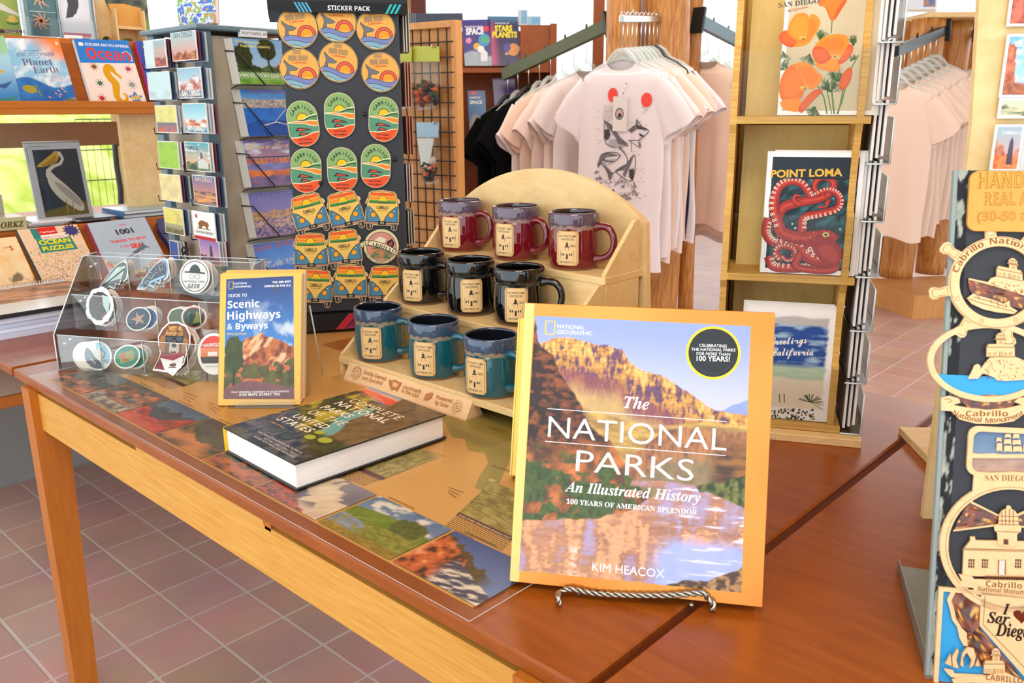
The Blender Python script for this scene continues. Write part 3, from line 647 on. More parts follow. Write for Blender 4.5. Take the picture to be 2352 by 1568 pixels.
# ================================================================== the thick book lying flat
def flat_book():
    A0, B0, D0 = V3(-1.064, .549, TZ+.004), V3(-.884, .543, TZ+.004), V3(-1.055, .799, TZ+.004); ex = nrm(B0-A0); W_, D_ = .187, .252
    base = Fr(A0, ex, V3(-ex[1], ex[0], 0)); t = thing('thick_book', 'thick photo covered national parks guidebook lying flat on the map poster', 'book', base.P(W_/2, D_/2))
    th = .0375; top = base.off(th)
    b = MB('gloss_print'); b.fbox(base, 0, 0, W_, D_, 0, .0025, H('#15181c'), .001); b.fbox(base, 0, 0, W_, D_, th-.0025, th, H('#2a2c26'), .001); b.fbox(base, -.001, 0, .003, D_, 0, th, H('#f0b81e'), .001)
    A = Art(b, top); U = top.uv
    def pic(s, t_):
        S, T = s, t_; n = fbm(S*7, T*9, 2, 5); n2 = fbm(S*18, T*20, 4, 5); j = (n-.5)*.16
        c = mixc(H('#f6c088'), H('#8f9ab4'), ss(.93, 1.0, T+j*.2)); c = over(c, mixc(H('#e8402c'), H('#f2805a'), n), ss(0, .02, .965-T+j*.3)); c = over(c, mixc(H('#4a3f52'), H('#7a6878'), n), ss(0, .02, .905-.02*S-T+j*.5)*ss(.0, .3, S))
        rg = np.interp(S, [0, .25, .5, .75, 1], [.93, .86, .84, .88, .9]); c = over(c, mixc(H('#3a2a1c'), H('#8a5e36'), (n2-.4)*2.8), ss(0, .02, rg-T+j*.5))
        c = over(c, mixc(H('#14200e'), H('#3c4a20'), (n2-.4)*3), ss(0, .03, np.interp(S, [0, .5, .7, 1], [.8, .62, .45, .35])-T+j)); c = over(c, mixc(H('#4a3a26'), H('#8a6a44'), n2), ss(.05, .1, S-.45-.35*(.8-T)+j*.4)*ss(.3, .36, T))
        rc = .42+.9*(.78-T)*.55+.03*np.sin(T*20); c = over(c, mixc(H('#2f8a8c'), H('#7fb0a8'), n), ss(.075, .05, abs(S-rc)-.03*(.8-T))*ss(.3, .36, T)*ss(.8, .76, T))
        c = over(c, mixc(H('#23282a'), H('#6a675f'), (n2-.4)*2.6), ss(0, .03, np.interp(S, [0, .4, .7, 1], [.42, .3, .2, .12])-T+j)); c = mixc(c, H('#b9a52e'), ss(.58, .7, fbm(S*5+2, T*6, 8))*ss(.5, .3, abs(T-.5))*ss(.6, .3, S)); return c
    A.grid([(.001, .001), (W_-.001, .001), (W_-.001, D_-.001), (.001, D_-.001)], 170, 210, pic)
    Z = lambda x, y: U(x/3.92+480, y/3.92+860)
    for (x, y, a, q) in ((1045, 590, .0125, 0), (910, 562, .010, 0), (1000, 520, .009, .3), (600, 500, .012, .4), (700, 560, .013, -.2)):
        u, v = Z(x, y); A.ell(u, v, a, a*.72, H('#8f9a2c') if x > 850 else H('#2c3a22'), rot=q); A.ell(u, v, a*.85, a*.58, H('#a5a838') if x > 850 else H('#3a4a2c'), rot=q)
    Wt = H('#f2e4c8')
    for s, a, b_, o in (('COMPLETE', (1248, 240), (1690, 408), .002), ('NATIONAL', (1122, 263), (1572, 440), .02), ('PARKS', (995, 300), (1242, 395), .02), ('OF THE', (873, 343), (1182, 462), .0), ('UNITED', (740, 378), (1035, 492), .02), ('STATES', (600, 405), (885, 525), .02)):
        A.text(s, Z(*a), Z(*b_), col=Wt, off=o, sp=1.12)
    A.text('THIRD EDITION', Z(545, 425), Z(665, 482), col=H('#e8a020'), off=.01); C = H('#d8d2c4')
    A.text('400+ PARKS, MONUMENTS, BATTLEFIELDS,', Z(432, 517), Z(828, 715), col=C); A.text('HISTORIC SITES, SCENIC TRAILS,', Z(482, 577), Z(785, 732), col=C); A.text('RECREATION AREAS, AND SEASHORES', Z(396, 560), Z(755, 750), col=C)
    A.line([Z(1385, 180), Z(1410, 200), Z(1460, 195), Z(1435, 172)], .0012, H('#f0c020'), closed=True); A.text('NATIONAL', Z(1462, 205), Z(1560, 240), col=H('#f4ead8')); A.text('GEOGRAPHIC', Z(1445, 225), Z(1575, 268), col=H('#f4ead8'))
    b.build('cover', t)
    p = MB('matte_print')
    def pages(fr_, w, h):
        A2 = Art(p, fr_, eps=.00002)
        A2.grid([(0, 0), (w, 0), (w, h), (0, h)], 90, 26, lambda s, q: mixc(H('#e9e4e2'), H('#fbf8f5'), fbm(s*6, q*34+1.2*fbm(s*3, s*0, 3), 5, 3)), 1)
    p.fbox(base, .003, .004, W_-.005, D_-.004, .0025, th-.0025, H('#f3efec'))
    pages(Fr(base.P(.003, .004, .0025), base.ex, base.n), W_-.008, th-.005); pages(Fr(base.P(W_-.005, .004, .0025), base.ey, base.n), D_-.008, th-.005)
    p.build('pages', t)
flat_book()

# ================================================================== scenic highways guides on a clear easel
def guides():
    fr = lean_frame(pz(500, 931, .704), (.721, .693), 20); w_, h_ = .1345, .2175
    for k in range(4):
        f = fr.off(-.0125*k); 
        if k: f = Fr(f.P(.0008*((k*7) % 3-1), .0042*k), f.ex, f.ey)
        lb = ['yellow bordered scenic highways guidebook, front copy on the clear easel', 'second copy of the scenic highways guide, page edges seen behind the front one', 'third copy of the scenic highways guide, behind two others', 'rearmost copy of the scenic highways guide against the clear easel'][k]
        t = thing('guidebook', lb, 'book', f.P(w_/2, 0, -.005), 'scenic highways guidebooks'); we = w_ if k == 0 else w_-.002; b = MB('gloss_print'); b.fbox(f, 0, 0, we, h_, -.0006, 0, H('#ecb850')); b.fbox(f, 0, 0, .001, h_, -.012, 0, H('#ecb850')); b.fbox(f, 0, 0, w_-.002, h_, -.012, -.0114, H('#ecb850'))
        if k == 0:
            A = Art(b, f); U = f.uv; Z = lambda x, y: U(x/3.92+120, y/3.92+560); q = [Z(1541, 1396), Z(2180, 1398), Z(2172, 288), Z(1568, 318)]
            def pic(s, t_):
                n = fbm(s*5+t_*3, t_*7, 2, 5); n2 = fbm(s*16, t_*14, 4, 5); j = (n2-.5)*.12; c = mixc(H('#3f7ec4'), H('#27407f'), ss(.45, 1, t_)); c = mixc(c, H('#c9d2dc'), ss(.5, .78, n)*ss(.98, .6, t_)*ss(.1, .7, s)*.9)
                c = mixc(c, H('#4a4a5a'), ss(.55, .75, fbm(s*4, t_*6, 9))*ss(.75, .9, t_)*.7)
                rg = np.interp(s, [0, .08, .2, .4, .5, .56, .7, .85, 1], [.4, .42, .46, .53, .545, .535, .5, .47, .43])+j*.3; rk = mixc(mixc(H('#7a3a1e'), H('#d07a44'), (n2-.35)*2.6), H('#f0b888'), ss(.55, .75, fbm(s*9-t_*12, t_*9, 7))); c = over(c, rk, ss(0, .01, rg-t_))
                fg = np.interp(s, [0, .3, .6, 1], [.33, .3, .28, .34])+j; c = over(c, mixc(mixc(H('#2c2c14'), H('#6a6a30'), n2), H('#c06a3c'), ss(.55, .68, fbm(s*10, t_*20, 12))), ss(0, .02, fg-t_)); tr = ((s-.13)/.16)**2+((t_-.36)/.17)**2+.9*(fbm(s*22, t_*22, 6)-.5)
                c = over(c, mixc(H('#1c2a12'), H('#4f5a22'), n2), 1-ss(.75, .95, tr)); c = over(c, H('#2c1e14')+0*c, ss(.014, .008, abs(s-.14))*ss(.28, .24, t_)*ss(.08, .1, t_))
                rd = np.interp(s, [0, .25, .4, 1], [.085, .15, .16, .1]); return over(c, mixc(H('#6a4448'), H('#7f5a5c'), n2), ss(0, .015, rd-t_))
            A.grid(q, 130, 210, pic); W = H('#ffffff')
            def T(s, a, b_, **k_): A.text(s, Z(*a), Z(*b_), col=W, **k_)
            A.line([Z(1590, 405), Z(1628, 404), Z(1630, 340), Z(1591, 342)], .0011, H('#f2c51a'), closed=True)
            T('NATIONAL', (1640, 366), (1757, 360), off=.004); T('GEOGRAPHIC', (1640, 394), (1793, 390), off=.004); T('THE 300 BEST', (1982, 355), (2152, 347), style='sansb'); T('DRIVES IN THE U.S.', (1914, 390), (2150, 382), style='sansb')
            T('GUIDE TO', (1585, 480), (1753, 473), style='sans', off=.004); T('Scenic', (1580, 580), (1866, 568), style='sansb'); T('Highways', (1578, 683), (2055, 665), style='sansb'); T('& Byways', (1575, 772), (1940, 760), style='sansb')
            A.text('FIFTH EDITION', Z(1575, 822), Z(1748, 818), col=H('#f0c23a'), off=.01); T('FULLY UPDATED, HUNDREDS OF COLOR PHOTOS', (1615, 1341), (2130, 1335), off=.006); T('AND MAPS, EXPERT TIPS', (1680, 1368), (2050, 1364), off=.006)
        b.build('cover', t); p = MB('matte_print'); p.fbox(f, .001, .0015, w_-.001, h_-.0015, -.0114, -.0006, H('#f6e2c0') if k else H('#fbeacb')); p.build('pages', t)
    e = MB('acrylic'); t = thing('book_stand', 'clear acrylic easel under the yellow scenic highways guides', 'stand', fr.P(w_/2, 0, -.03)*V3(1, 1, 0)+V3(0, 0, TZ))
    e.fbox(fr, .02, -.003, w_+.004, .18, -.0545, -.0515); e.build('back_plate', t)
    e = MB('acrylic'); e.fbox(fr, .02, -.005, w_+.004, -.0015, -.054, .01); e.build('shelf', t)
    e = MB('acrylic'); e.fbox(fr, .03, -.005, .125, .008, .006, .009); e.build('lip', t)
    e = MB('acrylic_edge'); g = fr.P(w_+.002, .17, -.054); e.tube([g, V3(g[0]-.07*fr.n[0], g[1]-.07*fr.n[1], TZ+.004)], .0013, 6); g = fr.P(.02, .17, -.054); e.tube([g, V3(g[0]-.07*fr.n[0], g[1]-.07*fr.n[1], TZ+.004)], .0013, 6); e.build('prop_edges', t)
guides()

# ================================================================== mug display
SZ = (.735, .820, .906); SX0, SX1 = -1.255, -.812
def mug_stand():
    t = thing('mug_display', 'pale plywood stepped stand with an arched back holding nine mugs', 'stand', ((SX0+SX1)/2, 1.04, TZ))
    b = MB('ply'); fr = Fr((0, 1.203, 0), (1, 0, 0), (0, 0, 1)); c = (SX0+SX1)/2-.004; hw = (SX1+.01-SX0)/2; sg = .080; R = (hw*hw+sg*sg)/(2*sg); zc = 1.064-R; a = math.asin(hw/R)
    pts = [(SX0, TZ), (SX1+.01, TZ), (SX1+.01, .84)]+[(c+R*math.sin(x), zc+R*math.cos(x)) for x in np.linspace(a, -a, 40)]
    b.prism(fr, pts, -.012, 0); b.build('back_panel', t)
    Ys = ((.885, .99), (.99, 1.095), (1.095, 1.203))
    for k in range(3):
        b = MB('ply'); y0, y1 = Ys[k]; b.box(((SX0+SX1)/2, (y0+y1)/2, SZ[k]-.006), (SX1-SX0, y1-y0, .012), bev=.001); b.build('shelf', t)
        b = MB('ply'); z1 = SZ[k]-.012; z0 = TZ if k == 0 else SZ[k-1]
        if k: b.box(((SX0+SX1)/2, y0+.006, (z0+z1)/2), (SX1-SX0-.02, .01, z1-z0)); b.build('riser', t)
    for x in (SX0, SX1-.01):
        b = MB('ply'); fs = Fr((x, 0, 0), (0, 1, 0), (0, 0, 1))
        b.prism(fs, [(.887, TZ+.001), (.887, SZ[0]-.012), (.992, SZ[0]-.012), (.992, SZ[1]-.012), (1.097, SZ[1]-.012), (1.097, SZ[2]-.012), (1.19, SZ[2]-.012), (1.19, TZ+.001)], 0, .01); b.build('side_panel', t)
        for k in range(3):
            y0, y1 = Ys[k]; b = MB('ply'); zt = SZ[k]+(.085 if k == 2 else .075); y1 -= .0125 if k == 2 else 0
            b.prism(fs, [(y0+.004, SZ[k]), (y0+.004, SZ[k]+.004), (y1-.012, zt), (y1, zt), (y1, SZ[k])], 0, .008); b.build('gusset', t)
mug_stand()
def make_mug(body, rim, drip, rimdark):
    t = thing('mug', 'mug', 'mug'); hb, hr = H(body), H(rim); hd = H(drip)
    b = MB('ceramic'); prof = [(.0, .004), (.036, .004), (.038, 0), (.041, .001), (.0435, .006), (.0455, .02), (.0462, .034), (.0455, .05), (.0442, .062), (.0435, .0695), (.0452, .0725), (.0462, .078), (.0462, .088), (.0448, .0945), (.0425, .096), (.0405, .0945), (.0398, .088), (.039, .06), (.038, .012), (.0, .010)]
    prof = [(r*.955, z) for r, z in prof]
    fine = []
    for p, q in zip(prof[:-1], prof[1:]):
        for k in range(3): fine.append((p[0]+(q[0]-p[0])*k/3, p[1]+(q[1]-p[1])*k/3))
    fine.append(prof[-1])
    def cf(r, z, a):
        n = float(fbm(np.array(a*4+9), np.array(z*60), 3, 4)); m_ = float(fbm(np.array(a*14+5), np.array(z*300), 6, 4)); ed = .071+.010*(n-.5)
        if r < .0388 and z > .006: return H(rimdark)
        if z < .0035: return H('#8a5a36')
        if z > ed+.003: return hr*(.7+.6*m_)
        if z > ed-.0035: return hd*(.7+.5*m_)
        return hb
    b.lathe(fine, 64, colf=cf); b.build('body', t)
    h = MB('ceramic'); P = [(.0405, 0, .071), (.054, 0, .0735), (.066, 0, .071), (.0745, 0, .061), (.077, 0, .048), (.074, 0, .034), (.065, 0, .024), (.052, 0, .019), (.0415, 0, .017)]
    K = np.array(P); sp = []; 
    for i in range(len(K)-1):
        p0, p1, p2, p3 = K[max(i-1, 0)], K[i], K[i+1], K[min(i+2, len(K)-1)]
        for q in np.linspace(0, 1, 5, endpoint=False): sp.append(.5*((2*p1)+(-p0+p2)*q+(2*p0-5*p1+4*p2-p3)*q*q+(-p0+3*p1-3*p2+p3)*q**3))
    sp.append(K[-1]); n = len(sp); rr = np.interp(np.linspace(0, 1, n), [0, .12, .5, .85, 1], [.0078, .0064, .0056, .0058, .008])
    ca, sa = math.cos(math.radians(-16)), math.sin(math.radians(-16)); sp = [V3(x*ca-y*sa, x*sa+y*ca, z) for x, y, z in sp]; h.tube(sp, rr, 14, hb*.95); h.build('handle', t)
    m_ = MB('satin_print'); r0 = .0448
    def M(uv, d):
        a = -math.pi/2+uv[:, 0]/r0; r = r0+d; return np.stack([r*np.cos(a), r*np.sin(a), uv[:, 1]], 1)
    A = Art(m_, None, eps=.00002, M=M, d0=.0007); w_, z0, z1, cr = .0385, .0095, .0675, .005
    def rr_(w, a0, a1, c): 
        o = []
        for cx, cy, s in ((w/2-c, a1-c, 0), (-w/2+c, a1-c, 1), (-w/2+c, a0+c, 2), (w/2-c, a0+c, 3)):
            for k in range(6): th = (s+k/5)*math.pi/2; o.append((cx+c*math.cos(th), cy+c*math.sin(th)))
        return o
    gold, tan, ink = H('#c99a5e'), H('#e3bd84'), H('#2c2a24')
    def plate(w, a0, a1, c, col):
        lay = A.l; A.l += 1; N = 12; us = np.linspace(-w/2, w/2, N+1)
        for i in range(N):
            ua, ub = us[i], us[i+1]
            def cut(u): e = abs(u)-(w/2-c); return 0 if e <= 0 else c-math.sqrt(max(c*c-e*e, 0))
            A.put([(ua, a0+cut(ua)), (ub, a0+cut(ub)), (ub, a1-cut(ub)), (ua, a1-cut(ua))], [(0, 1, 2, 3)], col, lay)
    plate(w_, z0, z1, cr, gold); plate(w_-.003, z0+.0015, z1-.0015, cr*.8, tan); o = rr_(w_-.006, z0+.003, z1-.003, cr*.6); A.line(o, .0006, ink, closed=True)
    A.text('OLD POINT LOMA', (-.0148, .0572), (.0148, .0572), h=.0036, col=ink, off=.012); A.text('LIGHTHOUSE', (-.0108, .0520), (.0108, .0520), h=.0036, col=ink, off=.012); A.text('1855', (.0052, .0412), (.0138, .0412), col=ink, off=.01); A.text('SAN DIEGO, CA', (-.0125, .0138), (.0125, .0138), h=.0032, col=ink, off=.012)
    roof = H(body)*.8+.02
    A.poly([(-.0125, .0325), (.0115, .0325), (.0105, .0355), (-.0115, .0355)], roof); A.rect(-.0115, .0215, .0105, .0325, H('#d9b077')); A.line([(-.0115, .0325), (-.0115, .0215), (.0105, .0215), (.0105, .0325)], .0005, ink)
    for u in (-.009, -.0058, .0042, .0075): A.rect(u-.0009, .0262, u+.0009, .0302, ink)
    A.rect(-.0018, .0205, .0012, .029, roof); A.rect(-.0013, .0215, .0007, .027, ink)
    A.rect(-.0034, .0355, .0024, .0405, tan); A.line([(-.0034, .0355), (-.0034, .0405), (.0024, .0405), (.0024, .0355)], .0005, ink); A.poly([(-.0048, .0405), (.0038, .0405), (.003, .0418), (-.004, .0418)], ink); A.poly([(-.0026, .0418), (.0016, .0418), (.0016, .0455), (-.0026, .0455)], roof); A.poly([(-.0034, .0455), (.0024, .0455), (-.0005, .0485)], ink); A.line([(-.0005, .048), (-.0005, .0505)], .0008, ink)
    m_.build('medallion', t); return t
def mugs():
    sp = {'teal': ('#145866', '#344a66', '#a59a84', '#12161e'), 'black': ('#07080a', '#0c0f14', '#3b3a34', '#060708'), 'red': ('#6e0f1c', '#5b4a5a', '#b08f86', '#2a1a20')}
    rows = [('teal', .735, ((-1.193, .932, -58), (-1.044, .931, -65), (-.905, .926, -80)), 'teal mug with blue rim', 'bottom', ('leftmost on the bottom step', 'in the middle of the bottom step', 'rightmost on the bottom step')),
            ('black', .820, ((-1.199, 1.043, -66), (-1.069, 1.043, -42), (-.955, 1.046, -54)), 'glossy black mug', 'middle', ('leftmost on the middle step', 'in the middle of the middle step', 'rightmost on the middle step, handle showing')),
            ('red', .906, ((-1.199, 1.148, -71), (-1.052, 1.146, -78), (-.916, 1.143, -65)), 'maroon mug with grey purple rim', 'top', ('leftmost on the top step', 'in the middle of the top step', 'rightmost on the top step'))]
    for col, z, ps, nm, st, where in rows:
        p = make_mug(*sp[col])
        for i, (x, y, a) in enumerate(ps):
            M_ = Matrix.Translation((x, y, z)) @ Matrix.Rotation(math.radians(a+90), 4, 'Z'); lb = nm+' with lighthouse label, '+where[i]
            if i == 0: p.matrix_world = M_; p['label'] = lb; p['group'] = col+' lighthouse mugs'
            else: dup(p, M_, lb)
mugs()
# engraved wooden bar
def bar():
    fr = lean_frame((-1.222, .868, TZ), (1, -.002), 28); L = .316; h = .0405
    b = MB('maple'); fs = Fr((-1.222, .868, TZ), (0, 1, 0), (0, 0, 1)); fx = Fr((-1.222, .868, TZ+.0004), (0, 1, 0), (0, 0, 1)); b.prism(fx, [(0, 0), (.040, 0), (.0205, .036)], 0, L)
    A = Art(b, fr, d0=.0003); b.use('matte_print'); k = H('#b57a45'); U = lambda x, y: fr.uv(x/2.614+770, y/2.614+380)
    for s, a, c in (('Family Owned', (168, 1248), (300, 1292)), ('and Operated', (160, 1282), (280, 1318)), ('Handmade', (405, 1337), (512, 1368)), ('in the USA', (396, 1360), (498, 1395)), ('Powered', (605, 1400), (698, 1425)), ('by Solar', (597, 1430), (678, 1455))): A.text(s, U(*a), U(*c), col=k, style='sans', off=.012)
    u, v = U(128, 1245); A.ell(u, v, .0125, col=k, n=32, r0=.93); A.ell(u, v, .0095, col=k, r0=.93, n=32); A.ell(u, v-.001, .005, .006, k, r0=.8); A.arc_text('FAMILY OWNED', u, v, .0098, math.pi*.95, .05*math.pi, .002, k)
    A.poly([U(*p) for p in ((322, 1283), (340, 1290), (360, 1285), (385, 1300), (400, 1303), (392, 1322), (380, 1340), (372, 1358), (360, 1345), (338, 1350), (326, 1325))], k); A.poly([U(*p) for p in ((347, 1297), (380, 1310), (372, 1330), (345, 1328))], H('#e2b184'))
    A.poly([U(*p) for p in ((530, 1405), (545, 1372), (575, 1362), (588, 1365), (578, 1395), (555, 1410), (540, 1408))], k); A.line([U(528, 1412), U(580, 1368)], .0007, H('#e2b184'))
    u, v = U(733, 1450); A.ell(u, v, .0075, col=k, r0=.86, n=30); A.text('D', (u, v-.003), h=.006, col=k, align='c', off=.02); A.arc_text('DEADTREE', u, v, .0095, math.pi*.98, .02*math.pi, .0026, k, off=.01); A.arc_text('WOODLIFE', u, v, .0095, math.pi*1.02, math.pi*1.98, .0026, k, off=.01, inside=True)
    o = b.build('engraved_bar'); tag(o, 'triangular maple bar engraved Handmade in the USA, in front of the mugs', 'sign')
bar()
# ================================================================== acrylic sticker holder
HO = pz(140, 850, TZ+.001); HE = nrm(V3(.88, .475, 0)); HS = V3(-HE[1], HE[0], 0); HW = .366
def HP(u, w_, z): return HO+u*HE+w_*HS+V3(0, 0, z)
def holder():
    t = thing('sticker_holder', 'clear acrylic three tier holder full of cut out stickers', 'holder', HP(HW/2, .07, 0))
    fr0 = Fr(HO, HE, V3(0, 0, 1))
    prof = [(0, 0), (0, .068), (.098, .198), (.14, .201), (.14, 0)]
    for u, nm in ((-.003, 'side_panel'), (HW, 'side_panel')):
        b = MB('acrylic'); fs = Fr(HP(u, 0, 0), HS, V3(0, 0, 1)); b.prism(fs, prof, -.003, 0)
        b.use('acrylic_edge')
        for (a, c) in zip(prof[:3], prof[1:4]): b.tube([fs.P(*a, -.0015), fs.P(*c, -.0015)], .0014, 5)
        o = b.build(nm, t)
        for w_, z in ((.02, .058), (.035, .062), (.075, .128), (.088, .132), (.115, .188), (.128, .191)):
            b = MB('chrome'); p = HP(u+(.0005 if u < 0 else -.003), w_, z-.012); b.tube([p, p+HE*(.004 if u < 0 else -.004)], .0032, 10); b.build('bolt', t)
    for k in range(3):
        w_ = .05*k+.001; z = .066*k+.002; d = .049 if k < 2 else .038
        b = MB('acrylic_thin'); f = Fr(HP(0, w_, z), HE, V3(0, 0, 1)); b.fbox(f, 0, 0, HW, .066, -.002, 0); b.use('acrylic_edge'); b.tube([f.P(0, .066, -.001), f.P(HW, .066, -.001)], .0009, 5); b.build('front_panel', t)
        b = MB('acrylic_thin'); f2 = Fr(HP(0, w_, z), HE, HS); b.fbox(f2, 0, 0, HW, d, 0, .002); b.build('shelf', t)
        for q in range(1, 4):
            b = MB('acrylic_thin'); f3 = Fr(HP(HW*q/4, w_, z), HS, V3(0, 0, 1)); b.fbox(f3, 0, .002, d, .064, -.0008, .0008); b.use('acrylic_edge'); b.tube([f3.P(.0005, .002, 0), f3.P(.0005, .064, 0)], .0009, 5); b.build('divider', t)
    b = MB('acrylic_thin'); f = Fr(HP(0, .139, 0), HE, V3(0, 0, 1)); b.fbox(f, 0, 0, HW, .2, -.002, 0); b.use('acrylic_edge'); b.tube([f.P(0, .2, -.001), f.P(HW, .2, -.001)], .0009, 5); b.build('back_panel', t)
holder()
WHT = H('#f6efe8')
def sticker(name, draw, outline, label, fr, group=None, cat='sticker', col=None):
    """paper sticker: outline polygon in uv, art drawn on it"""
    b = MB('gloss_print'); b.prism(fr, outline, -.0005, 0, WHT if col is None else col); A = Art(b, fr, eps=.00002); draw(A); o = b.build(name); return tag(o, label, cat, group)
def ellpts(a, b=None, n=36, u=0, v=0, rot=0):
    b = a if b is None else b; th = np.linspace(0, 2*math.pi, n, endpoint=False); x = a*np.cos(th); y = b*np.sin(th); c, s = math.cos(rot), math.sin(rot)
    return [(u+p*c-q*s, v+p*s+q*c) for p, q in zip(x, y)]
def wob(pts, amp, seed):
    return [(p[0]*(1+amp*(float(vnoise(np.array(i*.9), np.array(seed*3.1), seed))-.5)), p[1]*(1+amp*(float(vnoise(np.array(i*.9), np.array(seed*3.1), seed))-.5))) for i, p in enumerate(pts)]
def holder_stickers():
    """tier, slot -> centre px on the front of the slot, drawing"""
    def F(px, py, tier, back=.0, lean=14, rot=0):
        w_ = .05*tier+.010+back; P0 = HP(0, w_, 0); q = pp(px, py, P0, np.cross(HE, V3(0, 0, 1))); f = lean_frame(q, HE, lean)
        c, s = math.cos(rot), math.sin(rot); return Fr(q, f.ex*c+f.ey*s, -f.ex*s+f.ey*c)
    Z = lambda x, y: (x/3.92+120, y/3.92+560)
    K = lambda pts, k: [(p[0]*k, p[1]*k) for p in pts]
    dark, ink = H('#3a4046'), H('#202428')
    bird = [(-.034, -.030), (-.022, -.012), (-.008, .006), (.006, .02), (.020, .028), (.028, .024), (.031, .010), (.029, -.006), (.022, -.012), (.016, -.008), (.013, -.018), (.005, -.016), (.002, -.026), (-.010, -.022), (-.018, -.030)]
    def whale_a(A): A.poly(K(bird, .9), H('#59605f')); A.grid([(-.022, -.016), (.016, -.006), (.024, .018), (.006, .014)], 14, 10, lambda s, t: mixc(H('#8fa3a0'), H('#cfe4da'), fbm(s*4, t*4, 3)*1.3)); A.line([(-.026, -.024), (.0, -.004), (.022, .012)], .003, H('#2f3434'))
    def whale_b(A):
        A.poly(K(bird, .93), H('#8fb8d8')); A.poly(K(bird, .82), H('#434d5c'))
        r = random.Random(4)
        for i in range(60):
            s = r.random(); u = -.024+.046*s; v = -.020+.040*s+r.uniform(-.008, .006); A.ell(u, v, .0007, col=H('#dfe8f0'), n=6)
        A.poly([(-.01, -.02), (.022, -.006), (.024, -.001), (-.006, -.014)], H('#a9cfe6'))
    def geek(A):
        A.ell(0, 0, .0245, col=ink, n=40, r0=.95); A.poly([(-.019, .0052), (.019, .0045), (.0185, .0068), (.0, .0085), (-.0185, .0072)], ink)
        A.poly([(-.010, .007), (-.0095, .011), (-.006, .0165), (0, .0195), (.006, .0165), (.0095, .011), (.010, .007)], H('#1d2b26'))
        for u in (-.0055, .0055): A.ell(u, -.0005, .0045, .0040, ink, r0=.86)
        A.line([(-.0012, .0005), (.0012, .0005)], .0006, ink); A.text('NATIONAL PARK', (-.019, -.0105), (.019, -.0095), col=ink, off=.01); A.text('GEEK', (-.0115, -.0195), (.0115, -.0185), col=ink, style='sansbi')
    def bear(A):
        A.poly(K(wob(ellpts(.021, .024, 60), .12, 4), .9), H('#3a2c28')); A.poly([(.004, .018), (.018, .012), (.016, -.012), (.006, .002)], H('#b9d4cf')); A.line([(-.004, -.004), (.0, .004), (.007, .004)], .0018, H('#8a5a3c')); A.poly([(.006, -.018), (.018, -.006), (.019, -.016), (.01, -.022)], H('#f2eaea')); A.line([(.004, -.016), (.012, -.008)], .0014, H('#b02a3c'))
    def star(A):
        A.ell(0, 0, .0225, .0175, H('#2e4052')); p = []
        for i in range(10): a = math.pi/2+i*math.pi/5; r = .014 if i % 2 == 0 else .005; p.append((r*math.cos(a)*1.1, r*math.sin(a)*.9))
        A.poly(p, H('#b98e6c'))
    def star2(A): A.ell(0, 0, .0225, .0175, H('#3f6fae')); A.poly([(-.01, .004), (.012, .008), (.010, -.004)], H('#a98ab0'))
    def kelp(A): A.ell(0, 0, .0215, .0172, H('#e27a5c')); A.ell(0, 0, .0198, .0157, H('#2c3a2e')); A.poly([(-.003, -.011), (.012, -.008), (.011, .006), (.004, .011), (.003, .002)], H('#8a8a3c')); A.text('GARIBALDI', (-.010, -.010), (-.008, .009), col=H('#4fb0a8'))
    def cab1(A): A.ell(0, 0, .0225, .0195, H('#8fc4d6'), a0=-.5, a1=1.9, n=20); A.ell(0, 0, .0225, .0195, H('#233a54'), a0=2.7, a1=5.4, n=20); A.poly([(-.012, .004), (.0, .010), (.014, .006), (.012, -.010), (-.002, -.004)], H('#d7cfc4')); A.line([(.004, .012), (.013, .006), (.011, -.002)], .003, H('#5a666c')); A.text('Cabrillo', (-.012, -.007), (-.001, -.013), col=WHT, style='itb')
    def green(A): A.ell(0, 0, .0225, .0165, H('#2f8a70')); A.grid([(-.014, -.008), (.014, -.008), (.014, .008), (-.014, .008)], 16, 10, lambda s, t: mixc(H('#7fae5a'), H('#c4583c'), (fbm(s*4, t*4, 3)-.35)*3))
    def sign(A):
        A.ell(0, 0, .024, .027, H('#d8402e'), a0=.35, a1=2.8, n=26); A.rect(-.022, -.004, .022, .009, H('#e8834a')); A.poly([(-.023, -.004), (.023, -.004), (.020, -.014), (-.020, -.014)], H('#4a3a34')); A.rect(-.01, -.003, .006, .003, WHT); A.text('CABRILLO', (-.016, .0105), (.016, .0125), col=WHT, style='sansb'); A.text('NATIONAL MONUMENT', (-.014, -.0195), (.014, -.0195), col=H('#6a4a40'))
    dogo = [(-.030, -.037), (-.022, -.020), (-.020, -.012), (-.024, .0), (-.026, .012), (-.020, .024), (-.010, .034), (.004, .036), (.018, .032), (.026, .020), (.027, .006), (.022, -.010), (.020, -.022), (.012, -.031), (.004, -.041), (-.006, -.037)]
    def dog(A):
        A.poly(K(dogo, .93), H('#7a1f26'))
        A.poly([(-.020, -.006), (-.023, .008), (-.017, .022), (-.008, .031), (.004, .033), (.016, .028), (.023, .016), (.022, -.002), (.010, -.016), (-.004, -.018)], H('#6a4420'))
        A.grid([(-.016, .012), (.014, .016), (.012, .030), (-.010, .028)], 24, 14, lambda s, t: mixc(H('#5a3416'), H('#d89a48'), (fbm(s*6, t*9, 4)-.35)*3))
        for s in (-1, 1): A.poly([(s*.012+.001, .016), (s*.022+.001, .012), (s*.023, -.006), (s*.014, -.010)], H('#a5682c'))
        A.poly([(-.014, .014), (.016, .017), (.015, .008), (.006, .006), (.001, .010), (-.005, .005), (-.013, .006)], H('#16181c')); A.ell(-.007, .0095, .005, .0035, H('#3a4a58')); A.ell(.009, .012, .005, .0035, H('#3a4a58'))
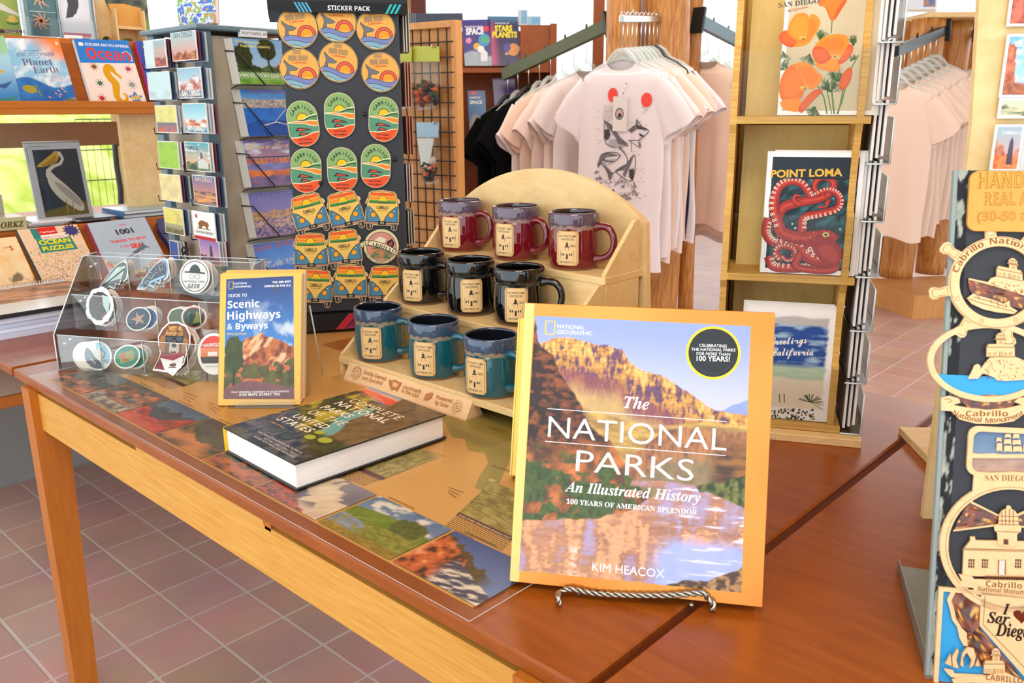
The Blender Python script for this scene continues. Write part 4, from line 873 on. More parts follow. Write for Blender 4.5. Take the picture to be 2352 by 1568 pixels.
        A.poly([(-.006, .004), (.009, .006), (.010, -.006), (.003, -.014), (-.006, -.008)], H('#c9b49a')); A.ell(.0015, .002, .004, .003, ink); A.poly([(-.004, -.007), (.006, -.006), (.003, -.013), (-.001, -.012)], H('#5a1a1c')); A.ell(.0015, -.0105, .0026, .002, H('#d4606a'))
        A.poly([(-.016, -.014), (.016, -.006), (.017, -.012), (.002, -.020), (-.014, -.019)], H('#a02a34')); A.poly([(-.019, -.018), (.002, -.0195), (.019, -.010), (.016, -.028), (.004, -.0375), (-.010, -.034)], WHT); A.poly([(-.003, -.025), (.006, -.022), (.008, -.026), (.004, -.028), (-.003, -.028)], H('#6a4a34')); A.line([(-.004, -.030), (.008, -.0285)], .0012, H('#3a3030'))
    E_ = lambda a, b: ellpts(a, b)
    big = [('whale_sticker', whale_a, bird, 'grey seabird shaped sticker in the top left slot of the acrylic holder', (555, 280), 2, 0, 1.05), ('whale_sticker', whale_b, bird, 'blue speckled whale shaped sticker in the second slot of the top tier', (915, 265), 2, 0, 1.08),
           ('round_sticker', geek, E_(.0275, .0275), 'round white NATIONAL PARK GEEK sticker with a ranger hat and glasses', (1282, 292), 2, 0, 1.18), ('bear_sticker', bear, wob(E_(.024, .0275), .25, 4), 'dark bear head sticker in the left slot of the middle tier', (425, 560), 1, 0, 1.25),
           ('oval_sticker', star, E_(.0245, .0195), 'oval sticker with a starfish on dark blue, middle tier', (775, 675), 1, .35, 1.12), ('oval_sticker', kelp, wob(E_(.024, .0195), .08, 2), 'oval coral edged sticker with a fish, middle tier', (1275, 660), 1, .05, 1.12),
           ('oval_sticker', cab1, E_(.0255, .022), 'oval sticker with pale blue sky and navy corner reading Cabrillo, bottom left slot', (405, 1005), 0, -.15, 1.25), ('oval_sticker', green, E_(.025, .019), 'oval green sticker with a map, bottom tier second slot', (672, 1015), 0, .35, 1.15),
           ('dog_sticker', dog, dogo, 'golden dog sticker with sunglasses and a bandana, bottom tier', (1088, 925), 0, -.05, 1.28), ('round_sticker', sign, E_(.0275, .031), 'red and orange CABRILLO sticker half hidden by the scenic highways guide', (1455, 990), 0, .08, 1.2)]
    for nm, dr, ol, lb, c, tier, rot, k in big:
        f = F(*Z(*c), tier, rot=rot)
        f = Fr(f.O, f.ex, f.ey); fs = Fr(f.O, f.ex, f.ey)
        class SA(Art): pass
        b = MB('gloss_print'); b.prism(f, K(ol, k), -.0005, 0, WHT); A = Art(b, f, eps=.00002, M=lambda uv, d, f=f, k=k: f.O+uv[:, :1]*k*f.ex+uv[:, 1:2]*k*f.ey+d*f.n); dr(A); tag(b.build(nm), lb, 'sticker')
    # spares leaning behind the front ones
    sp = [(bird, (610, 285), 2, 1.02, .010, .06, 'spare seabird stickers fanned behind the front one, top left slot'), (bird, (975, 265), 2, 1.05, .010, .05, 'spare speckled whale stickers fanned behind the front one'), (E_(.0275, .0275), (1345, 300), 2, 1.15, .010, 0, 'spare white round stickers behind the GEEK one'), (wob(E_(.024, .0275), .25, 4), (500, 575), 1, 1.2, .012, 0, 'spare bear stickers behind the bear head sticker'),
          (E_(.0245, .0195), (865, 665), 1, 1.12, .008, .35, 'spare oval stickers behind the starfish sticker'), (wob(E_(.024, .0195), .08, 2), (1165, 665), 1, 1.08, .008, .1, 'spare coral edged oval stickers behind the fish sticker'), (E_(.0255, .022), (330, 1005), 0, 1.22, .008, -.15, 'spare cream oval stickers behind the Cabrillo oval'), (E_(.025, .019), (770, 1015), 0, 1.12, .010, .35, 'spare green oval stickers behind the green map sticker'), (dogo, (1175, 950), 0, 1.15, .012, -.1, 'spare dog stickers behind the golden dog sticker')]
    for i, (ol, c, tier, k, bk, rot, lb) in enumerate(sp):
        for q in range(3):
            f = F(*Z(c[0]-q*18+14, c[1]+(q*3)), tier, back=bk+.003*(2-q), rot=rot-.1*q+.1)
            col = [H('#f3ece4'), H('#e4d8cc'), H('#efe3d8')][q]; b = MB('gloss_print'); b.prism(f, K(ol, k), -.0005, 0, col); A = Art(b, f); A.poly(K(ol, k*.86), [H('#8a8580'), H('#a39a92'), H('#7a746e'), H('#5a4c46'), H('#3f6090'), H('#4a5a3c'), H('#e8dccb'), H('#3a8a70'), H('#7a4a34')][i]*(.75+.25*q))
            tag(b.build('sticker'), ['rearmost of the three ', 'middle one of the three ', 'front one of the three '][q]+lb, 'sticker', lb)
holder_stickers()

# ================================================================== sticker tower
TA = math.radians(57); TF = Fr(pz(690, 768, TZ), (math.cos(TA), math.sin(TA), 0), (0, 0, 1)); TWd = .243
def tower():
    t = thing('sticker_tower', 'black sticker display tower headed STICKER PACK, behind the yellow guidebook', 'display', TF.P(TWd/2, 0, -.1))
    b = MB('dark_board'); b.fbox(TF, .004, .045, TWd-.004, .66, -.20, -.004, bev=.002); b.build('panel', t)
    b = MB('satin_print'); f = TF.off(.012); K = H('#0f1114')
    b.prism(Fr(TF.P(0, 0, 0), -TF.n, (0, 0, 1)), [(-.012, .655), (-.016, .675), (-.016, .73), (.215, .73), (.215, .655)], -.018, TWd+.012, K)
    A = Art(b, Fr(TF.P(-.018, .655, .013), TF.ex, nrm(V3(0, 0, .02)+.004*TF.n))); 
    A.text('STICKER PACK', (.115, .0045), (.198, .0045), col=H('#f2f2f2'), style='sansb')
    for k in range(3): A.poly([(.228+.009*k, .0), (.233+.009*k, .0), (.243+.009*k, .018), (.238+.009*k, .018)], H('#2fb0b0'))
    for k in range(4): A.poly([(.060+.007*k, .0), (.064+.007*k, .0), (.054+.007*k, .018), (.050+.007*k, .018)], H('#4fa0c8'))
    b.build('header', t)
    b = MB('satin_print'); b.fbox(TF, -.008, .008, TWd+.008, .044, -.21, .012, K)
    A = Art(b, TF, d0=.0122); A.poly([(.075, .009), (.095, .009), (.125, .043), (.105, .043)], H('#b5283c')); A.grid([(.098, .010), (.245, .010), (.245, .042), (.127, .042)], 24, 8, lambda s, q: mixc(H('#3a1a4a'), H('#b03a6a'), (fbm(s*4, q*3, 4)-.3)*2.4)); A.text('www.stickerpack.com', (.14, .013), (.236, .013), col=H('#e8d8e0'), style='sansb')
    b.build('base', t)
    for u in (0.008, TWd-.008):
        for w_ in (-.19, 0): b = MB('black_metal'); b.tube([TF.P(u, 0, w_), TF.P(u, .01, w_)], .009, 10); b.build('foot', t)
    for i, p in enumerate(((727, 28), (893, 26), (837, 262), (907, 366), (736, 420))):
        u, v = TF.uv(*p); b = MB('black_metal'); b.tube([TF.P(u, v, -.004), TF.P(u, v, .002)], .0045, 12); b.build('rivet', t)
tower()
INK = H('#2b2f33')
def place_stickers():
    F0 = XY
    # round whale tail badge
    b = MB('matte_print'); R = .0395; b.prism(F0, ellpts(R, n=48), -.0012, 0, H('#d9b878')); A = Art(b, F0); g = H('#e0a552'); A.ell(0, 0, R*.985, col=INK, n=48, r0=.97)
    A.grid([(-R*.68, -R*.68), (R*.68, -R*.68), (R*.68, R*.68), (-R*.68, R*.68)], 2, 2, lambda s, t: mixc(g, g, s), 1); A.ell(0, 0, R*.93, col=g, n=48)
    A.ell(.0148, -.0148, .0184, col=H('#dd5a4c'), a0=-.15, a1=math.pi+.1, n=30); A.ell(.0148, -.0148, .0184, col=INK, a0=-.1, a1=math.pi+.05, n=30, r0=.94); A.ell(.0148, -.0148, .0125, col=INK, a0=-.1, a1=math.pi+.1, n=30); A.ell(.0148, -.0148, .0115, col=H('#e8962e'), a0=-.2, a1=math.pi+.2, n=30)
    tail = [(-.0296, .0175), (-.0235, .0115), (-.0189, .0076), (-.0162, .0067), (-.0117, .0049), (-.0022, 0), (-.0072, -.0031), (-.0150, -.0038), (-.0198, -.0036), (-.0207, -.014), (-.0283, -.014), (-.0255, -.005), (-.0243, -.0004), (-.0247, .004), (-.0290, .0121)]; A.poly(tail, H('#6d6f76')); A.line(tail, .0008, INK, closed=True)
    W = [(-.0395, -.018), (-.034, -.0157), (-.0285, -.0125), (-.0233, -.0117), (-.0155, -.012), (-.0072, -.0139), (0, -.0165), (.0072, -.0193), (.0135, -.0205), (.0198, -.0207), (.027, -.018), (.036, -.0121), (.0395, -.009)]
    for k, c in enumerate(('#7480b0', '#82a4b8', '#94c0ba')):
        dy = -.0092*k; top = [(x*(1 if k < 2 else .9-.12*(k-2)), y+dy) for x, y in W]; rr = R*.925
        xs_ = np.linspace(-rr, rr, 60); ys_ = np.interp(xs_, [q[0] for q in W], [q[1] for q in W])+dy; ok = xs_**2+ys_**2 < rr*rr; top = list(zip(xs_[ok], ys_[ok]))
        if len(top) < 4: continue
        cir = [(rr*math.cos(a), rr*math.sin(a)) for a in np.linspace(math.atan2(top[-1][1], top[-1][0]), math.atan2(top[0][1], top[0][0])-(2*math.pi if top[0][1] > 0 else 0), 18)]
        A.poly(top+cir, H(c)); A.line(top, .0009, INK)
    G = H('#8a7a68')
    
    for x0, x1, y0, y1, n_ in ((-.0117, .0054, .0274, .0365, 5), (-.0207, -.0040, .0153, .0256, 6), (-.0020, .0175, .0153, .0256, 6)):
        for q in range(n_): w_ = (x1-x0)/n_; A.line([(x0+w_*q+.0005, y0), (x0+w_*q+.0005, y1), (x0+w_*(q+.72), y1-.0002), (x0+w_*(q+.72), y0)], .0009, G, lay=A.l)
    A.text('California', (-.0139, .0100), (.0137, .0100), col=H('#cf3a34'), style='serifb')
    whale = tag(b.build('whale_sticker', origin=(0, 0, 0)), None, 'sticker', 'round whale tail stickers on the sticker tower')
    # tall oval badge
    b = MB('matte_print'); a, hh = .0325, .047
    def stad(a, h): return [(a*math.cos(t), h-a+a*math.sin(t)) for t in np.linspace(0, math.pi, 18)]+[(a*math.cos(t), -h+a+a*math.sin(t)) for t in np.linspace(math.pi, 2*math.pi, 18)]
    b.prism(F0, stad(a, hh), -.0012, 0, H('#4a4d50')); A = Art(b, F0); cr = H('#efe0b0'); A.poly(stad(a-.0018, hh-.0018), cr); A.poly(stad(a-.0027, hh-.0027), H('#5d8a6a'))
    def band(pts, col, edge=cr):
        q = a-.0027; h = hh-.0027
        def yb(x): return -h+q-math.sqrt(max(q*q-x*x, 0))
        bot = [(x, yb(x)) for x in np.linspace(pts[-1][0], pts[0][0], 14)]; A.poly(pts+bot, col); A.line(pts, .0016, edge)
    X = a-.0029
    A.poly(stad(a-.0027, hh-.0027)[:1]+[(X*math.cos(t), hh-a+X*math.sin(t)) for t in np.linspace(0, math.pi, 16)]+[(-X, .006), (X, .006)], H('#86a86c'))
    A.arc_text('CABRILLO', 0, .013, .0175, math.pi*.93, math.pi*.07, .0062, INK, off=.03)
    A.ell(0, .010, .0115, col=INK, a0=0, a1=math.pi, n=24); A.ell(0, .010, .0103, col=H('#f4bf28'), a0=-.4, a1=math.pi+.4, n=24)
    band([(-X, .006), (-.012, .006), (.0, .008), (.014, .014), (X, .017)], H('#4f9a52')); band([(-X, .006), (-.014, .0065), (.004, .007), (.016, .012), (X, .0125)], H('#5d8a5a'), INK)
    band([(-X, .005), (-.012, .0062), (.002, .004), (.014, .0055), (X, .0035)], H('#e8863a')); band([(-X, .004), (-.01, .002), (.006, -.001), (.02, -.006), (X, -.006)], H('#5a8f74'))
    for dx, dy, k in ((0, 0, 1), (.001, -.009, .75)): A.poly([(-.018*k+dx, -.014+dy), (-.012*k+dx, -.007+dy), (-.004*k+dx, -.008+dy), (.010*k+dx, -.011+dy), (.016*k+dx, -.014+dy)], INK); A.poly([(-.013*k+dx, -.0125+dy), (-.010*k+dx, -.009+dy), (-.003*k+dx, -.0095+dy), (.008*k+dx, -.0125+dy)], H('#d8543c'))
    band([(-X+.002, -.026), (-.012, -.0265), (.004, -.024), (.018, -.019), (X, -.018)], H('#e4562e')); A.text('NATIONAL', (-.0135, -.033), (.0135, -.033), col=INK, off=.03); A.text('MONUMENT', (-.0135, -.040), (.0135, -.040), col=INK, off=.03)
    oval = tag(b.build('oval_sticker', origin=(0, 0, 0)), None, 'sticker', 'tall oval national monument stickers on the sticker tower')
    # camper van
    b = MB('matte_print'); ol = [(-.036, .012), (-.034, .021), (-.031, .026), (-.029, .036), (-.022, .040), (.0, .042), (.022, .040), (.029, .036), (.031, .026), (.036, .023), (.038, .017), (.034, .014), (.036, -.004), (.036, -.026), (.037, -.030), (.033, -.032), (.032, -.041), (.027, -.044), (.021, -.042), (.019, -.033), (-.019, -.033), (-.021, -.042), (-.027, -.044), (-.032, -.041), (-.033, -.032), (-.037, -.030), (-.036, -.026), (-.036, -.004), (-.033, .012), (-.037, .015)]
    b.prism(F0, ol, -.0012, 0, H('#d8b884')); A = Art(b, F0); tan = H('#e8bf62'); blue = H('#4f86a4')
    body = [(-.034, .010), (-.031, .020), (-.028, .034), (-.021, .0385), (0, .0402), (.021, .0385), (.028, .034), (.031, .020), (.034, .010), (.0345, -.026), (-.0345, -.026)]
    for s in (-1, 1): A.poly([(s*.020, -.03), (s*.0215, -.041), (s*.0265, -.0428), (s*.031, -.040), (s*.032, -.03)], INK); A.poly([(s*.022, -.031), (s*.024, -.040), (s*.027, -.041), (s*.027, -.031)], H('#8a8078'))
    A.poly(body, INK); A.poly([(p[0]*.97, p[1]*.97+.0002) for p in body], tan)
    wn = [(-.0285, .0145), (-.0265, .030), (-.020, .0355), (0, .037), (.020, .0355), (.0265, .030), (.0285, .0145), (0, .0135)]; A.poly(wn, INK)
    cols = ['#3f7a4a', '#5f9a4a', '#f0a23a', '#e8842e', '#f2a840', '#e86a34', '#e4563a']
    for k in range(7):
        y0 = .0152+.003*k; y1 = y0+.0031; wx = lambda y: .0275-.09*max(0, y-.016)-(.25*max(0, y-.030)); A.poly([(-wx(y0), y0-.0004), (wx(y0), y0-.0004), (wx(y1), y1), (-wx(y1), y1)], H(cols[k]))
    A.ell(0, .0225, .0088, col=INK, a0=0, a1=math.pi, n=20); A.ell(0, .0225, .0078, col=H('#f2c02c'), a0=0, a1=math.pi, n=20); A.rect(-.0085, .0195, .0085, .0226, H('#f2c02c'))
    for s in (-1, 1):
        A.poly([(s*.0335, .0085), (s*.026, .006), (s*.016, -.003), (s*.007, -.014), (s*.0022, -.0255), (s*.034, -.0255)], INK); A.poly([(s*.0332, .0072), (s*.0265, .0046), (s*.017, -.004), (s*.008, -.0145), (s*.0035, -.025), (s*.0335, -.025)], blue)
        A.ell(s*.019, -.0105, .0062, col=INK, n=20); A.ell(s*.019, -.0105, .0053, col=H('#f0a42c'), n=20); A.ell(s*.0245, -.001, .0024, col=INK, n=12); A.ell(s*.0245, -.001, .0017, col=H('#f0b878'), n=12); A.line([(s*.0305, .004), (s*.0308, -.024)], .0007, INK)
    A.text('CABRILLO', (-.0125, .002), (.0125, .002), h=.0068, col=INK, off=.02); A.text('NATIONAL MONUMENT', (-.0095, -.002), (.0095, -.002), col=INK, style='sansb')
    A.rect(-.037, -.0305, .037, -.0262, INK); A.rect(-.0362, -.0297, .0362, -.0270, H('#c79a80')); A.rect(-.0085, -.0315, .0085, -.0235, INK)
    for u in (-.003, 0, .003): A.rect(u-.0007, -.0295, u+.0007, -.0255, H('#d8c4a0'))
    van = tag(b.build('van_sticker', origin=(0, 0, 0)), None, 'sticker', 'camper van stickers on the sticker tower')
    # round banner badge
    b = MB('matte_print'); R = .0375; b.prism(F0, ellpts(R, n=40), -.0012, 0, H('#d9cf9e')); A = Art(b, F0); A.ell(0, 0, R*.86, col=INK, n=40); A.ell(0, 0, R*.83, col=H('#c98f80'), n=40)
    A.grid([(-.02, -.026), (.02, -.026), (.026, -.002), (-.026, -.002)], 24, 14, lambda s, t: mixc(H('#3f7a54'), H('#d8835a'), (fbm(s*4, t*4, 5)-.35)*3)); A.poly([(-.018, .012), (-.004, .022), (.010, .016), (.006, .008), (-.014, .007)], H('#e4d8b8')); A.poly([(.010, .010), (.022, .018), (.028, .008), (.024, -.004), (.018, -.008), (.014, .002)], INK); A.poly([(.014, .006), (.022, .013), (.024, .006), (.019, .0)], H('#a44a44'))
    A.poly([(-.046, .004), (-.036, .012), (-.038, .006), (-.040, -.004)], H('#d9cf9e')); A.poly([(-.036, .014), (-.012, .012), (.014, .004), (.037, -.008), (.034, -.020), (.012, -.009), (-.012, -.001), (-.034, .002)], INK); A.poly([(-.0345, .0125), (-.012, .0105), (.013, .003), (.0355, -.0085), (.0332, -.0182), (.012, -.0074), (-.012, .0006), (-.0328, .0035)], H('#e8deb4'))
    A.text('CABRILLO', (-.031, .0040), (.031, -.0145), col=INK, style='serifb'); A.arc_text('NATIONAL MONUMENT SAN DIEGO', 0, 0, R*.9, math.pi*1.12, math.pi*1.88, .0034, INK, inside=True)
    ban = tag(b.build('banner_sticker', origin=(0, 0, 0)), 'round CABRILLO badge sticker with a ribbon, right of the camper vans', 'sticker')
    d = .0015
    def put(proto, lst, txt, sc_=1.0):
        for i, (x, y, r, wh) in enumerate(lst):
            u, v = TF.uv(x, y); M_ = mat4(TF, u, v, d, math.radians(r), sc_); o = proto if i == 0 else proto.copy()
            if i: COL.objects.link(o)
            o.matrix_world = M_; o['label'] = txt+wh+' on the black sticker tower'
    put(whale, [(684, 64, 8, 'top row left'), (773, 50, 0, 'top row centre'), (863, 68, 6, 'top row right'), (688, 158, 0, 'second row left'), (777, 143, -8, 'second row centre'), (874, 166, 2, 'second row right')], 'round whale tail sticker, ')
    put(oval, [(696, 284, 5, 'upper row left'), (780, 265, -1, 'upper row centre'), (881, 274, -4, 'upper row right'), (703, 392, -3, 'lower row left'), (786, 389, -1, 'lower row centre'), (863, 381, -4, 'lower row right')], 'tall oval national monument sticker, ')
    put(van, [(711, 490, 12, 'top van row left'), (793, 484, 11, 'top van row centre'), (878, 482, -4, 'top van row right'), (714, 579, -1, 'middle van row left'), (791, 570, 4, 'middle van row centre'), (725, 660, -6, 'bottom van row left, half behind the guidebook'), (805, 650, -3, 'bottom van row centre'), (884, 652, -2, 'bottom van row right, above the teal mugs')], 'camper van sticker, ')
    u, v = TF.uv(876, 566); ban.matrix_world = mat4(TF, u, v, d, math.radians(-4))
    # stacks hanging on the right flank, seen edge on
    SF = Fr(TF.P(TWd, 0, -.02), -TF.n, (0, 0, 1))
    for i, (z, h, c) in enumerate(((.585, .085, '#d8d0c0'), (.475, .09, '#c98f74'), (.375, .08, '#c07a64'), (.275, .08, '#d9c0b4'), (.18, .075, '#c4b8a4'), (.10, .07, '#b8946c'))):
        for q in range(3):
            b = MB('matte_print'); f = SF.off(.003+.006*q-.004*(i > 2)+.006); b.fbox(f, 0.006+.002*q, z, .075, z+h, -.0022, 0, H(c)*(1-.08*q)); tag(b.build('sticker_pack'), '%s sticker pack of the %s hook from the top, on the tower right flank' % (['inner', 'middle', 'outer'][q], ORD[i]), 'sticker pack', 'sticker packs on the tower right flank')
place_stickers()

# ================================================================== postcard and magnet spinner
SX, SY = -1.927, 1.03
def magnets_pic(k):
    L = landscape
    return [L('#9ec4c8', '#e08a70', (.3, .3, '#7a3a34', '#c98a5a', 6), seed=k), L('#9fd0dc', '#f0c89a', (.45, .25, '#6a7a8c', '#c0d0d8', 9), (.22, .1, '#d0805a', '#e8b080', 8), seed=k), L('#8fb8cc', '#cfe0dc', (.6, .6, '#b04a34', '#dfe4e0', 7), (.25, .1, '#3f5a6a', '#a8b8c0', 8), seed=k), L('#7fc0d0', '#d8ecec', (.5, .5, '#c4562e', '#e8e4dc', 6), (.2, .1, '#2f6a8a', '#8fb8c8', 9), seed=k),
            L('#3fa0b0', '#f0b070', (.3, .15, '#3a4a3c', '#7a8a5a', 8), seed=k, cloud=.3), L('#4f6a9c', '#f0904a', (.45, .1, '#2a3040', '#5a5a6c', 8), seed=k, water=(.42, '#3f4a6a', '#e8a060')), L('#f4f2ee', '#f4f2ee', seed=k), L('#8a7ab8', '#e8b0c0', (.3, .2, '#4a3a4a', '#8a6a7a', 8), seed=k)]
def spinner():
    t = thing('postcard_spinner', 'blue grey spinner rack of postcards and magnets, left of the sticker tower', 'spinner rack', (SX-.13, SY+.13, TZ)); w_ = .26; top = 1.347
    b = MB('spin_panel'); b.box((SX-w_/2, SY+w_/2, (TZ+.03+top)/2), (w_-.03, w_-.03, top-TZ-.05)); b.build('body', t)
    for x, y in ((SX, SY), (SX-w_, SY), (SX, SY+w_), (SX-w_, SY+w_)):
        b = MB('spin_frame'); b.box((x+(-.016 if x == SX else .016), y+(.016 if y == SY else -.016), (TZ+.03+top)/2), (.032, .032, top-TZ-.03), bev=.002); b.build('post', t)
    b = MB('spin_frame'); b.box((SX-w_/2, SY+w_/2, top+.006), (w_+.024, w_+.024, .012), bev=.003); b.build('top_plate', t)
    b = MB('spin_frame'); b.box((SX-w_/2, SY+w_/2, TZ+.015), (w_, w_, .03), bev=.003); b.build('base', t)
    Lf = Fr((SX-w_, SY, 0), (1, 0, 0), (0, 0, 1)); Rf = Fr((SX, SY, 0), (0, 1, 0), (0, 0, 1))
    Zp = lambda x, y: (x/2.529+300, y/2.529)
    c1 = [(90, 235, 215, 398), (110, 420, 237, 580), (156, 612, 276, 770), (170, 818, 286, 975), (182, 1008, 297, 1160), (204, 1203, 312, 1350), (234, 1395, 282, 1500)]
    c2 = [(246, 190, 390, 358), (286, 395, 420, 572), (316, 600, 450, 770), (327, 822, 466, 988), (373, 1015, 502, 1185), (370, 1222, 497, 1385), (410, 1385, 522, 1520)]
    names = [['pale blue SAN DIEGO magnet', 'pale seaside magnet', 'yellow and blue map magnet', 'bright green magnet', 'yellow street map magnet', 'pale yellow magnet with red stripes', 'small blue magnet'], ['SAN DIEGO skyline magnet', 'red sailing ship magnet', 'red roofed SAN DIEGO magnet', 'CABRILLO lighthouse magnet', 'SAN DIEGO harbour at dusk magnet', 'white CALIFORNIA REPUBLIC bear magnet', 'purple lighthouse magnet']]
    pal = [['#cfe4e4', '#c8e4e4', '#e4dc8a', '#9cc84a', '#ecdc9a', '#e6dc7a', '#2f5aa8']]
    for ci, cc in enumerate((c1, c2)):
        for ri, q in enumerate(cc):
            f0 = Lf.off(.032); A0 = f0.uv(*Zp(q[0], q[3])); A1 = f0.uv(*Zp(q[2], q[3])); A2 = f0.uv(*Zp(q[0], q[1]))
            u0, v0 = A0; wd = A1[0]-A0[0]; ht = A2[1]-A0[1]
            for k in range(3, -1, -1):
                f = Lf.off(.032-.0075*k); b = MB('satin_print'); off = .0007*k
                b.fbox(f, u0+off, v0-.001*k, u0+wd+off, v0+ht-.001*k, -.0025, 0, [H('#e8e6e2'), H('#7a3a4a'), H('#2f4a6a'), H('#c8d0d4')][(k+ri) % 4] if k else H('#eceae6'))
                if k == 0:
                    A = Art(b, f); m_ = .0016; qd = [(u0+m_, v0+m_), (u0+wd-m_, v0+m_), (u0+wd-m_, v0+ht-m_), (u0+m_, v0+ht-m_)]; X = lambda s: u0+wd*s; Y = lambda s: v0+ht*s
                    if ci: 
                        A.grid(qd, 26, 30, magnets_pic(ri+3)[[0, 2, 3, 4, 5, 6, 7][ri]])
                        if ri in (0, 4): A.text('SAN DIEGO', (X(.12), Y(.8)), (X(.88), Y(.8)), col=H('#3a4a5a') if ri == 0 else H('#f0d0a0'))
                        if ri in (1, 2): A.text('SAN DIEGO', (X(.12), Y(.08)), (X(.88), Y(.08)), col=H('#f4e8d8'), off=.02)
                        if ri == 3: A.text('CABRILLO', (X(.08), Y(.72)), (X(.55), Y(.72)), col=INK, off=.02); A.poly([(X(.62), Y(.1)), (X(.62), Y(.6)), (X(.67), Y(.68)), (X(.72), Y(.6)), (X(.74), Y(.1))], H('#6a6a6c')); A.poly([(X(.5), Y(.1)), (X(.5), Y(.35)), (X(.7), Y(.45)), (X(.92), Y(.3)), (X(.92), Y(.1))], H('#c8ccc8')); A.poly([(X(.1), Y(.06)), (X(.28), Y(.28)), (X(.5), Y(.06))], H('#3c4a4c'))
                        if ri == 5:
                            A.rect(X(.02), Y(.02), X(.98), Y(.14), H('#c02a36')); A.poly([(X(.28), Y(.42)), (X(.25), Y(.58)), (X(.36), Y(.68)), (X(.5), Y(.70)), (X(.58), Y(.66)), (X(.68), Y(.66)), (X(.74), Y(.56)), (X(.70), Y(.52)), (X(.68), Y(.42)), (X(.60), Y(.42)), (X(.57), Y(.5)), (X(.45), Y(.5)), (X(.40), Y(.42))], H('#8a5a2c')); A.rect(X(.2), Y(.39), X(.78), Y(.42), H('#5a7a3c')); A.text('CALIFORNIA REPUBLIC', (X(.1), Y(.24)), (X(.9), Y(.24)), col=INK, off=.02); A.ell(X(.2), Y(.82), wd*.05, col=H('#c02a36'), n=10)
                        if ri == 6: A.poly([(X(.5), Y(.3)), (X(.52), Y(.75)), (X(.57), Y(.8)), (X(.62), Y(.75)), (X(.66), Y(.3))], H('#4a4658'))
                    else:
                        base = H(pal[0][ri]); A.grid(qd, 18, 20, lambda s, t_: mixc(base, base*.72+.05, (fbm(s*4, t_*5, 30+ri, 4)-.5)*3*(1 if ri > 1 else ss(.55, .2, t_))+.2))
                        if ri == 0: A.grid([(X(.45), Y(.04)), (X(.97), Y(.04)), (X(.97), Y(.95)), (X(.45), Y(.95))], 12, 16, landscape('#9ab4bc', '#d89a84', (.35, .3, '#7a4a44', '#c0705a', 5), seed=5)); A.text('SAN DIEGO', (X(.48), Y(.55)), (X(.95), Y(.55)), col=H('#e8b09a'))
                        if ri == 2: A.grid([(X(.03), Y(.03)), (X(.97), Y(.03)), (X(.97), Y(.38)), (X(.03), Y(.38))], 16, 8, landscape('#6a7a8a', '#c4683c', (.5, .5, '#3f7fb0', '#d86a3a', 5), seed=8))
                        if ri == 5: A.grid([(X(.03), Y(.03)), (X(.97), Y(.03)), (X(.97), Y(.4)), (X(.03), Y(.4))], 12, 8, landscape('#b0b08a', '#8a8a6a', (.5, .3, '#5a5a3c', '#8a8a5a', 8), seed=9))
                lb = names[ci][ri]+', front one of its stack on the spinner' if k == 0 else '%s spare behind the %s on the spinner' % (ORD[k-1], names[ci][ri])
                tag(b.build('magnet'), lb, 'magnet', 'magnets on the spinner rack')
            b = MB('black_metal'); b.tube([Lf.P(u0-.004, v0+ht*.9, 0), Lf.P(u0-.004, v0-.003, .0), Lf.P(u0-.004, v0-.003, .036), Lf.P(u0-.004, v0+.012, .038)], .0016, 5); b.build('magnet_pocket', t)
    # postcards on the right face
    L = landscape
    def cemetery(s, t_):
        c = L('#7fb0dc', '#b8d4e8', (.42, .15, '#2a3a20', '#56703a', 8), (.26, .05, '#5f9a2c', '#8aba4c', 8), seed=3)(s, t_); tr = np.minimum(((s-.58)/.17)**2+((t_-.78)/.24)**2, ((s-.14)/.17)**2+((t_-.6)/.3)**2)+.9*(fbm(s*14, t_*14, 3)-.5); c = over(c, mixc(H('#141c10'), H('#3f4f2a'), fbm(s*20, t_*20, 4)), 1-ss(.85, 1.1, tr))
        c = over(c, H('#20201a')+0*c, ss(.02, .012, abs(s-.6-.03*np.sin(t_*9)))*ss(.2, .3, t_)*ss(.8, .7, t_)); st = ((np.sin(s*120)*np.sin(t_*90)) > .2)*ss(.1, .14, t_)*ss(.28, .22, t_); c = over(c, H('#f4f2f0')+0*c, st*1.0); return over(c, H('#c4324a')+0*c, (((s-.78)/.07)**2+((t_-.4)/.05)**2 < 1)*1.0)
    pics = [cemetery, L('#3f8ad8', '#6fb0e8', (.93, .02, '#4f94d8', '#6aa8e0', 5), (.80, .04, '#8a7a72', '#d8ccc0', 30), (.62, .02, '#1f66c4', '#2f7ad4', 6), (.3, .3, '#134a9c', '#1f5cb4', 5), seed=4), L('#7a6ab0', '#f2a84a', (.60, .02, '#e8923c', '#c06a6a', 6), (.5, .05, '#6a6aa8', '#8a86c0', 8), (.36, .1, '#c4633c', '#f0843c', 6), (.22, .12, '#5a4f88', '#8a6a8c', 7), seed=5, cloud=.3), L('#6f6ab8', '#a890c4', (.58, .1, '#d8a45a', '#8a6a80', 24), (.40, .1, '#5a4a7a', '#e0b0a0', 30), (.2, .1, '#3a3060', '#b08ab0', 26), seed=6), L('#2f7ae0', '#7ab4f0', (.62, .05, '#c8d4e8', '#4f88d8', 26), (.48, .05, '#2f6ad0', '#3f7ae0', 5), (.34, .08, '#8a8a80', '#c4c0b4', 22), seed=7)]
    quads = [(640, 487), (688, 792), (704, 1088), (734, 1382), (766, 1690)]; tl = [(600, 220), (634, 520), (660, 815), (686, 1122), (712, 1420)]
    nm = ['cemetery with pine trees', 'Ocean Beach pier over blue water', 'Ocean Beach pier at orange sunset', 'purple SAN DIEGO skyline', 'spiral bound SAN DIEGO skyline']
